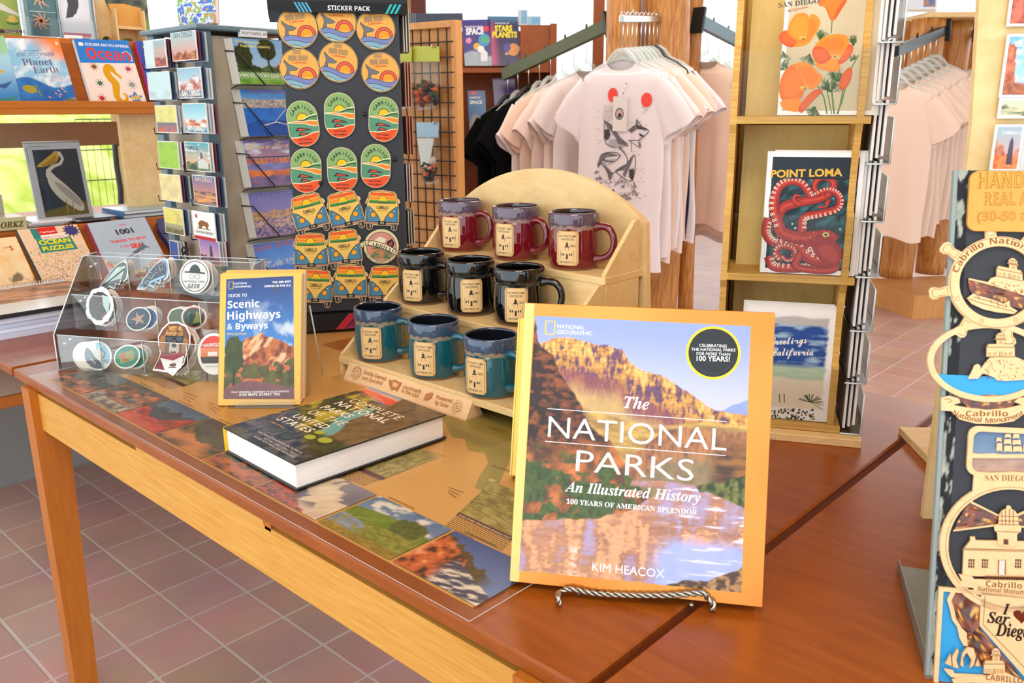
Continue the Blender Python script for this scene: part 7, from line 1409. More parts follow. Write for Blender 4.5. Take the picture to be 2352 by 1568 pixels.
    b = MB('gloss_print'); F3 = off(L2, .02); P = [F3.uv(*p) for p in ((398, 575), (420, 570), (395, 498), (362, 502), (364, 525))]; b.prism(F3, P, -.02, 0, H('#27306a')); o = b.build('picture_book'); tag(o, 'navy blue book corner peeking out left of the spinner', 'book', 'books on the lower ledge')
shelf_books()
def shelf_items():
    zt = .863
    # bird picture in a clear frame
    O = px_(85, 476, -2.575); O[2] = zt+.001; F = lean_frame(O, (0, 1, 0), 9); q = [F.uv(*p) for p in ((85, 476), (208, 467), (192.6, 325.5), (61, 330))]; q[0][1] = q[1][1] = .001
    w_ = (q[1][0]+q[2][0]-q[0][0]-q[3][0])/2; h_ = (q[2][1]+q[3][1])/2; t = thing('framed_picture', 'clear acrylic frame holding a white bird picture on the left shelf', 'picture frame', F.P(w_/2, 0, 0))
    b = MB('satin_print'); b.fbox(F, 0, 0, w_, h_, -.004, 0, H('#d4d4dc')); A = Art(b, F); B = lambda s, t_: np.array([w_*s, h_*t_])
    A.grid([B(.13, .09), B(.93, .09), B(.93, .92), B(.13, .92)], 40, 50, lambda s, t_: over(mixc(H('#2a3448'), H('#3f4450'), fbm(s*3, t_*5, 3)), mixc(H('#6a5a2a'), H('#8a7a3c'), fbm(s*6, t_*9, 4)), ss(0, .03, .1+.12*s-t_)))
    wh = H('#e4dcd2')
    def sp(K, m=6):
        K = [B(*k) for k in K]; n = len(K); o = []
        for i in range(n):
            p0, p1, p2, p3 = K[i-1], K[i], K[(i+1) % n], K[(i+2) % n]
            for q_ in np.linspace(0, 1, m, endpoint=False): o.append(.5*((2*p1)+(-p0+p2)*q_+(2*p0-5*p1+4*p2-p3)*q_*q_+(-p0+3*p1-3*p2+p3)*q_**3))
        return o
    A.poly(sp([(.30, .60), (.36, .66), (.46, .58), (.62, .46), (.82, .28), (.86, .16), (.76, .14), (.60, .22), (.44, .32), (.32, .46)]), wh); A.poly(sp([(.42, .52), (.6, .44), (.82, .26), (.78, .20), (.6, .32), (.46, .44)]), H('#b9aca0')); S = [B(*p) for p in ((.33, .58), (.34, .66), (.44, .71), (.58, .74), (.64, .80), (.60, .87), (.52, .87))]; A.line(S, [.016, .012, .009, .008, .008, .010, .012], wh); A.ell(*B(.54, .86), .009, .008, wh, n=14); A.poly(sp([(.54, .89), (.36, .82), (.17, .73), (.18, .71), (.36, .72), (.50, .76), (.57, .82)], 4), H('#d8b23a')); A.poly(sp([(.52, .85), (.36, .77), (.24, .72), (.36, .72), (.50, .76)], 4), H('#c08a3a')); A.line([B(.56, .30), B(.55, .12)], .003, H('#c49a3c')); A.line([B(.66, .26), B(.66, .13)], .003, H('#c49a3c')); A.ell(*B(.545, .875), .0012, col=INK, n=8); A.line([B(.04, .95), B(.04, .75)], .001, INK); A.line([B(.08, .96), B(.45, .96)], .001, INK)
    b.build('picture', t); g = MB('acrylic'); g.fbox(F, -.003, -.0005, w_+.003, h_+.004, .001, .003); g.build('front_sheet', t); g = MB('acrylic'); g.fbox(F, -.003, -.0005, w_+.003, h_+.004, -.008, -.0055); g.use('acrylic_edge'); g.tube([F.P(0, h_+.004, -.007), F.P(w_, h_+.004, -.007)], .002, 5); g.build('back_sheet', t); g = MB('acrylic_thin'); g.box(F.P(w_/2, 0, -.04)*V3(1, 1, 0)+V3(0, 0, zt+.002), (.09, w_, .002)); g.build('foot', t)
    # piles lying on the shelf
    def pile(px0, px1, X0, n, th, dep, cols, name, lab, cat, grp, label):
        a = px_(*px0, X0); c = px_(*px1, X0); y0, y1 = a[1], c[1]
        for k in range(n):
            b = MB('satin_print'); z = zt+th*k+.0005; dx = .006*((k*37) % 5-2); b.box((X0-dep/2+dx, (y0+y1)/2+dx*.5, z+th/2), (dep, y1-y0, th*.92), col=H(cols[k % len(cols)])); tag(b.build(name), lab[k] if isinstance(lab, (list, tuple)) else '%s %s' % (ORD[k], lab), cat, grp)
    pile((60, 480), (152, 474), -2.536, 3, .006, .14, ('#e8e6ea', '#f2f2f4', '#e4e8ee'), 'booklet', 'white booklet from the bottom of the flat pile below the bird picture', 'booklet', 'white booklets on the shelf', '')
    pile((172, 468), (258, 462), -2.545, 3, .004, .12, ('#2a2a2c', '#c8ccd0', '#3a3634'), 'booklet', 'thin dark booklet from the bottom of the pile right of the bird picture', 'booklet', 'dark booklets on the shelf', '')
    for k in range(2):
        F4 = Fr((0, 0, zt+.012*k+.001), (1, 0, 0), (0, 1, 0)); a = px_(288, 466, -2.54); y0 = a[1]; t = thing('thin_hardback', ['lower', 'upper'][k]+' thin blue hardback lying flat below the pale plywood panel', 'book', (-2.61, y0+.1, zt+.012*k), 'blue hardbacks on the shelf'); b = MB('gloss_print'); dx = .006*k
        b.box((-2.615+dx, y0+.09, zt+.012*k+.0018), (.15, .2, .0018), col=H('#2f5f9c')); b.box((-2.615+dx, y0+.09, zt+.012*k+.0108), (.15, .2, .0018), col=H('#8fb4cc')); b.box((-2.615+dx, y0-.011, zt+.012*k+.006), (.15, .002, .010), col=H('#3f74b0')); b.build('cover', t); p = MB('matte_print'); p.box((-2.616+dx, y0+.088, zt+.012*k+.0063), (.147, .192, .007), col=H('#f0e8d8')); p.build('pages', t)
    b = MB('satin_print'); a = px_(57, 478, -2.52); F5 = Fr((-2.52, a[1]-.2, zt+.001), (0, 1, 0), (0, 0, 1)); b.fbox(F5, 0, 0, .2, .034, -.1, 0, H('#b9b58c'), .002); A = Art(b, F5); A.text('ORKZ', (.135, .008), (.192, .008), col=H('#5a4a20'), style='itb', off=.02); tag(b.build('product_box'), 'flat tan box lettered ORKZ at the left edge of the shelf', 'box')
    b = MB('satin_print'); a = px_(12, 470, -2.60); b.box((-2.64, a[1]-.05, zt+.045), (.05, .1, .088), col=H('#a8a49c'), bev=.002); tag(b.build('product_box'), 'small grey upright box at the left edge above the ORKZ box', 'box')
    # things on the top board
    zt = 1.369; F = Fr((-2.70, 0, 0), (0, 1, 0), (0, 0, 1)); U = F.uv
    a = U(50, 76); b = MB('satin_print'); b.fbox(F, a[0]-.22, zt, a[0], zt+.22, -.05, 0, H('#6a7a3c')); A = Art(b, F); A.grid([(a[0]-.22, zt), (a[0], zt), (a[0], zt+.22), (a[0]-.22, zt+.22)], 40, 40, landscape('#4a4038', '#7a8a4a', (.7, .5, '#3f4a2a', '#8a8a5a', 7), (.45, .1, '#8aa04a', '#a4b45a', 8), seed=2))
    u, v = U(29, 52); A.ell(u, v, .016, .006, H('#3f7a3a'), n=16); A.ell(u, v+.005, .016, .005, H('#d8b04a'), n=16); A.ell(u, v+.010, .009, .009, H('#e0bc58'), n=16); A.poly([U(-10, 76), U(4, 66), U(50, 68), U(52, 76)], H('#4a2a1c')); A.text('Create your checker with', U(7, 69.5), U(48, 70), col=WHT, off=.01); A.text('a Park Ranger Hat', U(12, 74.5), U(47, 75), col=WHT, off=.01); A.poly([U(0, 22), U(46, 38), U(40, 30), U(0, 6)], H('#e0dccc')); tag(b.build('game_box'), 'checkers game box picturing a ranger hat at the top left corner', 'box')
    b = MB('satin_print'); a = U(202, 80); a2 = U(362, 76); G = F.off(-.09); b.fbox(G, a[0], zt, a2[0]+.02, zt+.24, -.05, 0, H('#5a6a3a')); A = Art(b, G); A.grid([(a[0], zt), (a2[0]+.02, zt), (a2[0]+.02, zt+.24), (a[0], zt+.24)], 40, 40, landscape('#d8d4c0', '#9a9a7a', (.75, .5, '#3a3a34', '#7a8a6a', 9), (.35, .3, '#4a6a2a', '#8aa44a', 8), seed=6)); tag(b.build('game_box'), 'game box with a green meadow picture behind the small wooden stand', 'box')
    # brochure holder
    a, c = U(52, 80), U(213, 78); w_ = c[0]-a[0]; t = thing('brochure_holder', 'clear bluish acrylic holder with two stacks of cards on top of the shelf', 'holder', F.P(a[0]+w_/2, zt, .03))
    for u in (0, w_*.5, w_): b = MB('acrylic'); b.box(F.P(a[0]+u, zt+.075, .0), (.06, .003, .15)); b.use('acrylic_edge'); b.tube([F.P(a[0]+u, zt, .03), F.P(a[0]+u, zt+.15, .03)], .0015, 5); b.build('side_panel', t)
    b = MB('acrylic'); b.fbox(F.off(.03), a[0], zt, c[0], zt+.05, -.001, .001); b.build('lip', t); b = MB('acrylic'); b.fbox(F.off(-.03), a[0], zt, c[0], zt+.16, -.001, .001); b.build('back_panel', t); b = MB('white'); u0 = U(136, 79)[0]; b.fbox(F.off(.032), u0, zt, u0+.05, zt+.008, 0, .002); b.build('label_strip', t)
    for i, (x0, x1, nm) in enumerate(((66, 132, 'teal card pack with orange octopus arms, left half of the acrylic holder'), (136, 206, 'white card pack with a black bird and red band, right half of the acrylic holder'))):
        p0, p1 = U(x0, 76), U(x1, 76); f = F.off(.018); b = MB('gloss_print'); b.fbox(f, p0[0], zt+.003, p1[0], zt+.145, -.03, 0, H('#3f6a70') if i == 0 else H('#e6e4ea')); A = Art(b, f); X = lambda s: p0[0]+(p1[0]-p0[0])*s; Y = lambda s: zt+.003+.142*s
        if i == 0:
            A.rect(X(.02), Y(.01), X(.98), Y(.99), H('#4a7076'))
            for k in range(9): an = k*.7; A.line([(X(.4), Y(.28)), (X(.4)+.012*math.cos(an), Y(.28)+.012*math.sin(an)), (X(.4)+.026*math.cos(an+.4), Y(.28)+.024*math.sin(an+.4))], [.006, .004, .0015], H('#e89a6a'), lay=A.l)
            for k in range(7): an = .3+k*.8; A.line([(X(.5), Y(.68)), (X(.5)+.014*math.cos(an), Y(.68)+.012*math.sin(an)), (X(.5)+.028*math.cos(an+.4), Y(.68)+.026*math.sin(an+.4))], [.006, .004, .0015], H('#e8a478'), lay=A.l)
            A.line([(X(.05), Y(.45)), (X(.95), Y(.45))], .001, WHT)
        else: A.rect(X(.06), Y(.02), X(.96), Y(.09), H('#d02a34')); A.poly([(X(.25), Y(.95)), (X(.7), Y(.98)), (X(.66), Y(.6)), (X(.5), Y(.4)), (X(.2), Y(.36)), (X(.32), Y(.62))], H('#3a3438')); A.poly([(X(.5), Y(.45)), (X(.66), Y(.4)), (X(.6), Y(.3)), (X(.42), Y(.38))], H('#dfe8ea')); A.text('Travel Info', (X(.62), Y(.17)), (X(.9), Y(.17)), col=INK) if False else None
        tag(b.build('card_pack'), nm, 'card pack')
    # little wooden chair shaped stand
    a, c = U(222, 82), U(338, 82); u0, u1 = a[0], c[0]; wd = u1-u0; t = thing('wooden_stand', 'small blond wooden chair shaped stand on top of the shelf', 'stand', F.P(u0+wd/2, zt, -.03)); f = F.off(-.0)
    b = MB('ply'); b.prism(f.off(-.02), [(u0, zt), (u0+.01, zt+.16), (u0+wd*.22, zt+.16), (u0+wd*.3, zt+.11), (u0+wd*.42, zt+.06), (u0+wd*.44, zt), (u0+wd*.36, zt), (u0+wd*.30, zt+.014), (u0+wd*.2, zt+.014), (u0+wd*.13, zt)], -.006, 0); b.build('side_board', t)
    b = MB('ply'); b.prism(f.off(-.045), [(u0+wd*.44, zt), (u0+wd*.46, zt+.10), (u0+wd*.96, zt+.105), (u0+wd, zt), (u0+wd*.86, zt), (u0+wd*.8, zt+.014), (u0+wd*.66, zt+.014), (u0+wd*.6, zt)], -.006, 0); b.build('back_board', t)
    b = MB('sign_wood'); b.prism(f.off(.0), [(u0+wd*.30, zt+.104), (u0+wd*.6, zt+.108), (u0+wd*.93, zt+.099), (u0+wd*.95, zt+.040), (u0+wd*.40, zt+.044)], -.008, 0); b.build('seat_panel', t)
    for q in (.36, .92): b = MB('ply'); b.box(F.P(u0+wd*q, zt+.045, -.012), (.066, .005, .09)); b.build('arm', t)
    b = MB('ply'); b.fbox(f, u0+wd*.38, zt+.036, u0+wd*.95, zt+.044, -.05, .01); b.build('seat', t)
    # book on the spinner
    p = py_(411, 58, SY+.08); p[2] = 1.36; F = lean_frame(p, (.8, .6), 4); q = [F.uv(*k) for k in ((411, 59), (496, 53), (492, -30), (399, -30))]
    def life(A, B, P):
        def pic(s, t): n = fbm(s*9, t*9, 3, 3); k = (n*9).astype(int) % 5; pal = np.array([H('#3f7ac8'), H('#4f8ad8'), H('#f08a4a'), H('#7ab04a'), H('#e8e4f0')]); return over(np.ones(s.shape+(3,))*H('#3f74c4'), pal[k], (k > 1)*1.)
        A.grid(P, 46, 46, pic); A.text('LIFE', B(.42, .52), B(.62, .53), h=.016, col=H('#f4ecd0'), off=.04)
    quadbook('picture_book', F, [(411, 59), (496, 53), (492, -45), (399, -45)], .022, life, 'blue LIFE picture book with bright sea creatures on top of the spinner', spine='#b0302c')
    # paper stacks on the corner table
    x1, x0, y0, y1 = -1.99, -2.30, .502, .80
    for k in range(4):
        b = MB('matte_print'); b.box(((x0+x1)/2-.004*((k*3) % 4), (y0+y1)/2+.003*((k*5) % 3), TZ+.0055+.011*k), (x1-x0, y1-y0, .0104), col=H(('#d6dcf2', '#e0e2f0', '#ccd4ee', '#dadff0')[k])); tag(b.build('paper_pack'), '%s white paper pack from the bottom, under the spiral calendar' % ORD[k], 'paper pack', 'paper packs on the corner table')
    t = thing('wall_calendar', 'spiral bound calendar with a red rock photo lying on the paper stack', 'calendar', ((x0+x1)/2, (y0+y1)/2, TZ+.045))
    b = MB('gloss_print'); b.box(((x0+x1)/2, (y0+y1)/2, TZ+.050), (x1-x0+.006, y1-y0, .009), col=H('#2e3236')); Ft = Fr((x0, y1, TZ+.0546), (0, -1, 0), (1, 0, 0)); Ft = Fr((x1, y0, TZ+.0546), (0, 1, 0), (-1, 0, 0)); A = Art(b, Ft); L = y1-y0; D = x1-x0; A.rect(0, 0, L, D, H('#e8f0f2')); A.grid([(.0, .11), (L, .11), (L, D-.02), (0, D-.02)], 60, 40, landscape('#8a5a50', '#c08a78', (.8, .5, '#5a4a48', '#d88a6a', 6), (.5, .3, '#7a3a30', '#e0a080', 9), seed=4)); b.build('pages', t)
    b = MB('chrome'); pts = []
    for k in range(700): a_ = k*.42; pts.append((x0-.001+.006*math.cos(a_), y0+L*k/700, TZ+.055+.006*math.sin(a_)))
    b.tube(pts, .0013, 5, col=None); b.build('spiral', t)
shelf_items()

# ================================================================== wire grid panel with hanging bags
GF = Fr(pd(1046, 45, 3.6), (.99, .14, 0), (0, 0, 1))
def grid_panel():
    t = thing('wire_grid_panel', 'wood framed black wire grid panel right of the sticker tower', 'display panel', GF.P(-.35, -GF.O[2], 0)); hz = GF.O[2]
    for u0, u1, v0, v1, nm in ((-.028, 0, -hz, 0, 'post'), (-.72, -.692, -hz, 0, 'post')): b = MB('panel_wood'); b.fbox(GF, u0, v0, u1, v1, -.045, 0, bev=.002); b.build(nm, t)
    b = MB('panel_wood'); b.fbox(GF, -.692, -.028, -.028, 0, -.045, 0, bev=.002); b.build('top_rail', t); b = MB('panel_wood'); b.fbox(GF, -.692, -hz+.25, -.028, -hz+.29, -.045, 0); b.build('bottom_rail', t)
    b = MB('panel_wood'); b.fbox(GF, -.692, -hz+.29, -.028, -.028, -.04, -.034); b.build('backing', t)
    b = MB('black_metal'); f = GF.off(-.004)
    for k in range(14): u = -.052-.048*k; b.tube([f.P(u, -.02, 0), f.P(u, -1.25, 0)], .0032, 5)
    for k in range(20): v = -.086-.0625*k; b.tube([f.P(-.70, v, .004), f.P(-.014, v, .004)], .0032, 5)
    b.build('wire_grid', t)
    Z = lambda x, y: GF.uv(x/3.4075+900, y/3.4075)
    def bag(name, top, pts, hc, hdr, toys, label, d, seed):
        t2 = thing(name, label, 'toy bag', GF.P(*Z(*pts[-1]), d)); f = GF.off(d)
        b = MB('satin_print'); P = [Z(*p) for p in hdr]; b.prism(f, P, -.004, .004, H(hc)); b.build('header_card', t2)
        b = MB('acrylic_thin'); P = [Z(*p) for p in pts]; b.prism(f, P, -.014, .014); b.build('plastic_bag', t2)
        r = random.Random(seed); c = np.mean([Z(*p) for p in toys], 0); lo = np.min([Z(*p) for p in toys], 0); hi = np.max([Z(*p) for p in toys], 0)
        for k in range(16):
            b = MB('satin_print'); p = lo+np.array([r.random(), r.random()])*(hi-lo); col = r.choice(['#2a2a2c', '#3a4a24', '#b08a3c', '#6a3a2a', '#c8bfb0', '#1f1c1a', '#c05a2c', '#33302e']); q = p+np.array([r.uniform(-.02, .02), r.uniform(.02, .045)]); b.tube([f.P(*p, 0), f.P(*((p+q)/2), .004), f.P(*q, 0)], [.008, .02, .009], 7, H(col)); b.build('toy_figure', t2)
        b = MB('chrome'); u, v = Z(*top); b.tube([GF.P(u, v, -.005), GF.P(u, v, d+.02), GF.P(u, v+.008, d+.026)], .003, 5); b.build('hook', t2)
    bag('toy_bag', (375, 375), [(215, 485), (400, 485), (415, 700), (420, 800), (330, 860), (225, 860), (205, 700)], '#b9c048', [(205, 365), (402, 365), (405, 485), (205, 488)], [(235, 700), (390, 700), (380, 830), (250, 840)], 'clear bag of toy animals with a lime header, right one on the grid', .03, 1)
    bag('toy_bag', (190, 390), [(60, 480), (212, 480), (215, 700), (205, 840), (120, 860), (70, 820)], '#b4ba40', [(60, 375), (212, 375), (212, 488), (60, 488)], [(90, 700), (195, 700), (190, 830), (100, 830)], 'clear bag of toy animals with a lime header, left one beside the sticker tower', .05, 2)
    bag('toy_bag', (385, 965), [(238, 1070), (395, 1070), (400, 1250), (380, 1430), (290, 1440), (265, 1250)], '#9cc4dc', [(230, 955), (398, 958), (395, 1075), (236, 1072)], [(290, 1280), (365, 1280), (365, 1410), (300, 1420)], 'cone shaped clear bag with a pale blue header, lower on the grid', .03, 3)
    b = MB('cloth'); f = GF.off(.046); P = [Z(*p) for p in ((250, 1080), (380, 1080), (340, 1290), (285, 1310))]; b.prism(f, P, -.004, .0, H('#cfe0e0')); tag(b.build('paper_insert'), 'white folded paper insert inside the cone shaped bag', 'paper insert')
grid_panel()

# ================================================================== bookcase at the back with space books
KF = Fr(pd(1100, 156, 4.8), (RT[0], RT[1], 0), (0, 0, 1))
def back_case():
    U = KF.uv; z0 = KF.O[2]; t = thing('bookcase', 'reddish brown bookcase behind the hanging T-shirts, holding space books', 'bookcase', KF.P(0, -z0, -.2)); uL = U(930, 156)[0]; uR = U(1268, 156)[0]; vt = U(1200, 55)[1]
    b = MB('red_wood'); b.fbox(KF, uL, -z0, uR, vt-.01, -.34, -.32); b.build('back_panel', t)
    b = MB('red_wood'); b.fbox(KF, uR-.012, -z0, uR+.025, vt, -.34, .02); b.build('side_panel', t); b = MB('red_wood'); b.fbox(KF, uL-.02, -z0, uL, vt, -.34, .02); b.build('side_panel', t)
    for v, nm in ((0, 'shelf'), (-.42, 'shelf'), (-.84, 'shelf')): b = MB('red_wood'); b.fbox(KF, uL, v-.025, uR, v, -.32, .0); b.build(nm, t)
    b = MB('red_wood'); b.fbox(KF, U(1195, 56)[0], .0, uR, vt-.005, -.02, -.005); b.build('front_board', t)
    F = lean_frame(KF.P(0, .002, -.06), KF.ex, 8)
    def space(A, B, P):
        A.grid(P, 30, 40, lambda s, t: over(mixc(H('#3a3a7a'), H('#4a4a94'), fbm(s*5, t*5, 3)), mixc(H('#8fa4b4'), H('#b0c0c8'), fbm(s*8, t*8, 4)), ss(0, .03, .28+.06*np.sin(s*5)-t))); A.text('SPACE', B(.12, .68), B(.76, .69), h=.034, col=H('#f0ecf4'), off=.05); A.text('First Sticker Book', B(.1, .83), B(.74, .835), col=H('#f0e8f0'), off=.02); [A.ell(*B(x, y), r, col=H(c), n=14) for x, y, r, c in ((.84, .8, .016, '#d83a4a'), (.76, .56, .034, '#3f9ad0'), (.78, .57, .02, '#5ab06a'), (.2, .55, .016, '#e88ab0'), (.48, .42, .02, '#d8b04a'), (.62, .36, .02, '#f0f0f0'))]; A.poly([B(.6, .1), B(.62, .3), B(.75, .35), B(.86, .28), B(.84, .1)], H('#e4e4ea'))
    quadbook('picture_book', F, [(1068, 151), (1130, 151), (1126, 44), (1060, 46)], .02, space, 'purple SPACE sticker book on the back bookcase', spine='#4a4a8a', group='books on the back bookcase')
    def stars(A, B, P):
        A.grid(P, 30, 40, lambda s, t: mixc(mixc(H('#2f2a5a'), H('#c0507a'), ss(.35, 0, s)*ss(.6, .3, abs(t-.4))), H('#4a7aa0'), ss(.8, 1, t))); A.text('STARS', B(.2, .70), B(.78, .71), h=.03, col=H('#f0dc1e'), off=.05); A.text('PLANETS', B(.1, .575), B(.92, .58), h=.03, col=H('#f0dc1e'), off=.05); A.text('THE BOOK OF', B(.22, .84), B(.7, .845), col=H('#d8e4f0'), off=.02); u, v = B(.76, .33); A.ell(u, v, .034, col=H('#e8963a'), n=24); A.ell(u, v-.006, .052, .012, H('#d8b080'), rot=.4, n=24, r0=.75); A.ell(*B(.56, .37), .02, .024, H('#4a4aa0'), n=16)
    quadbook('picture_book', F, [(1131, 151), (1199, 151), (1189, 38), (1119, 37)], .02, stars, 'STARS PLANETS book with an orange ringed planet on the back bookcase', spine='#3a3a6a', group='books on the back bookcase')
    F2 = lean_frame(KF.P(0, -.418, -.06), KF.ex, 8)
    def living(A, B, P): A.grid(P, 20, 30, lambda s, t: over(mixc(H('#3f7ab0'), H('#2f5f94'), t), mixc(H('#5a5a60'), H('#a8a8a8'), fbm(s*5, t*5, 3)), ss(0, .05, .35+.2*np.sin(s*4)-t))); A.text('LIVING IN', B(.1, .84), B(.7, .845), col=WHT, off=.03); A.text('SPACE', B(.1, .73), B(.8, .735), col=WHT, off=.03); A.rect(*B(.15, .92), *B(.5, .98), H('#d8343a'))
    quadbook('picture_book', F2, [(1079, 320), (1119, 320), (1114, 208), (1074, 208)], .02, living, 'blue LIVING IN SPACE book on the lower shelf of the back bookcase', spine='#2f4f7a', group='books on the back bookcase')
    quadbook('picture_book', F2, [(1140, 300), (1190, 300), (1182, 177), (1131, 180)], .02, lambda A, B, P: A.poly(P, H('#4a3a7a')), 'dark purple book behind the hanger hooks on the back bookcase', spine='#3a2a5a', group='books on the back bookcase')
    for i, (x0, x1, y0, y1, c, nm) in enumerate(((1189, 1212, 22, 54, '#c4ccd0', 'left one'), (1212, 1242, 37, 54, '#9cc4dc', 'right one'))):
        a = KF.off(-.1).uv(x0, y1); c2 = KF.off(-.1).uv(x1, y0); b = MB('satin_print'); b.fbox(KF.off(-.1), a[0], vt+.001, c2[0], c2[1], -.08, 0, H(c)); f = KF.off(-.1); A = Art(b, f); A.rect(a[0]+.02, vt+.01, c2[0]-.004, c2[1]-.006, H('#7ab0d8')); tag(b.build('boxed_cards'), 'small boxed card set on top of the back bookcase, '+nm, 'card box', 'card boxes on the back bookcase')
    b = MB('satin_print'); f = KF.off(-.12); a = f.uv(938, 44); c2 = f.uv(1062, 30); b.fbox(f, a[0], vt+.001, c2[0], c2[1], -.06, 0, H('#3a4450')); [b.fbox(f.off(.002), a[0]+.012*k, vt+.001, a[0]+.012*k+.004, c2[1], -.001, 0, H('#8a94a0')) for k in range(4)]; tag(b.build('book_row'), 'dark grey boxed set on top of the back bookcase, above the grid panel', 'box')
    b = MB('red_wood'); b.fbox(KF.off(-.2), vt*0+U(1372, 0)[0], -z0, U(1398, 0)[0], .9, -.05, 0); struct(b, 'trim_1')
    b = MB('back_dark'); b.fbox(KF.off(-.6), U(932, 0)[0]*1.1, -z0, U(966, 0)[0]*1.1, 1.2, -.06, 0); struct(b, 'trim_2')
plain('back_dark', '#5a2a20', .5, .3)
back_case()
# ================================================================== log clothes racks
def log(t, p, r, z0, z1, seed, name='log_post'):
    n = 22; m_ = 26; v = []; r0 = random.Random(seed); ph = r0.uniform(0, 6)
    for i in range(m_+1):
        z = z0+(z1-z0)*i/m_; cx = p[0]+.012*math.sin(z*2.1+ph); cy = p[1]+.010*math.cos(z*1.7+ph)
        for j in range(n): a = 2*math.pi*j/n; rr = r*(1+.09*(float(fbm(np.array(math.cos(a)*1.5+seed), np.array(math.sin(a)*1.5+z*1.6), seed, 4))-.5)*2); v.append((cx+rr*math.cos(a), cy+rr*math.sin(a), z))
    f = [(i*n+j, i*n+(j+1) % n, (i+1)*n+(j+1) % n, (i+1)*n+j) for i in range(m_) for j in range(n)]+[tuple(range(n))[::-1], tuple(range(m_*n, (m_+1)*n))]
    b = MB('log'); b.add(v, f, None, True); b.build(name, t)
def flat(p): return V3(p[0], p[1], 0)
def rack_arm(t, a, c, mat, w_=.028, h=.052, pegs=5):
    d = nrm(c-a); s = nrm(np.cross(d, V3(0, 0, 1))); u = np.cross(s, d); L = np.linalg.norm(c-a); b = MB(mat); b.box((a+c)/2, (L, w_, h), (d, s, u), bev=.003); b.build('arm', t)
    for k in range(pegs): b = MB(mat); p = a+d*L*(k+.9)/(pegs+.2)+u*(h/2); b.tube([p, p+V3(0, 0, .02)], .006, 8); b.build('peg', t)
    b = MB('black_metal'); b.box(a-d*.01, (.02, .07, .12), (d, s, u), bev=.003); b.build('bracket', t)
# --- shirts
def hdep(x, z, k): return .016+.030*math.sqrt(max(0, 1-(x/.27)**2))
def fold(x, z, sd):
    am = .55*min(1, max(0, (-z-.30)/.5)); return am*(.012*math.sin(x*38+sd+z*2)+.008*math.sin(x*67+sd*2.3-z*3))
SD = .085; DS = .5
def make_shirt(name, col, seed=0, length=.78):
    b = MB('cloth'); c = H(col); n = 48; rows = [(-.128, .080, 0), (-.150, .090, .0), (-.168, .150, 0), (-.195, .205, 0), (-.235, .222, 0), (-.29, .228, 0), (-.36, .232, 0)]+[(-.36-(length-.23)*k/8, .234+.014*k/8, 0) for k in range(1, 9)]; v = []
    for i, (z, hw, _) in enumerate(rows):
        for j in range(n):
            a = 2*math.pi*j/n; ca, sa = math.cos(a), math.sin(a); x = hw*math.copysign(abs(ca)**.75, ca); yy = math.copysign(abs(sa)**.8, sa); dp = (.03, .034, .042, .045, .05, .052, .052)[min(i, 6)]; y = dp*yy*DS; zz = z
            if i < 2: zz = z-(.045 if yy < 0 else .004)*abs(sa)*(1 if i == 0 else .9)
            elif i == 2: zz = z-(.022 if yy < 0 else .0)*abs(sa)
            y += fold(x, zz, seed)*(1 if yy < 0 else -1)*abs(sa); x += .010*math.sin(zz*9+seed)*min(1, max(0, (-zz-.4)*2))
            if i == len(rows)-1: zz += .018*math.sin(x*21+seed)
            v.append((x*.97, y, zz-SD))
    f = [(i*n+j, (i+1)*n+j, (i+1)*n+(j+1) % n, i*n+(j+1) % n) for i in range(len(rows)-1) for j in range(n)]; cc = [c*(.93 if i < 2 else 1) for i in range(len(rows)) for j in range(n)]
    b.add(v, f, np.array(cc), True)
    for s in (-1, 1):
        v = []; m_ = 20; K = 7
        for i in range(K):
            t = i/(K-1); cx = .175+.135*t+.012*math.sin(t*3+seed); cz = -.245-.165*t-.03*t*t; hl = .066+.030*t; hd = .040-.004*t
            dx, dz = .62, -.78; px_2, pz_2 = .78, .62
            for j in range(m_):
                a = 2*math.pi*j/m_; o = hl*math.cos(a); y = hd*DS*math.sin(a)*(1+.25*math.sin(5*a+seed)*t); v.append((s*(cx+px_2*o)*.97, y, cz-SD+pz_2*o+(.014*math.sin(a*2+seed) if i == K-1 else 0)))
        f = [(i*m_+j, i*m_+(j+1) % m_, (i+1)*m_+(j+1) % m_, (i+1)*m_+j) for i in range(K-1) for j in range(m_)]; f = f if s < 0 else [q[::-1] for q in f]; b.add(v, f, c, True)
    o = b.build(name, origin=(0, 0, 0)); return o
def make_hanger(clear=True):
    t = thing('clothes_hanger', 'hanger', 'hanger'); b = MB('chrome'); P = [(0, .022*math.cos(a)-.0, .022*math.sin(a)-.024) for a in np.linspace(math.pi*.92, -.25*math.pi, 14)]+[(0, .004, -.058), (0, 0, -.085-SD)]; b.tube([(0, p[1], p[2]) for p in P], .0022, 6); b.build('hook', t)
    b = MB('hanger_clear' if clear else 'black_metal'); K = [(-.19, 0, -.195), (-.14, 0, -.165), (-.075, 0, -.138), (-.045, 0, -.105), (-.02, 0, -.086), (.02, 0, -.086), (.045, 0, -.105), (.075, 0, -.138), (.14, 0, -.165), (.19, 0, -.195)]
    K = [(x, y, z-SD) for x, y, z in K]; b.tube(K, [.006, .008, .010, .014, .013, .013, .014, .010, .008, .006], 8); b.tube([(-.06, 0, -.135-SD), (0, 0, -.118-SD), (.06, 0, -.135-SD)], .006, 6); b.build('hanger_body', t); return t
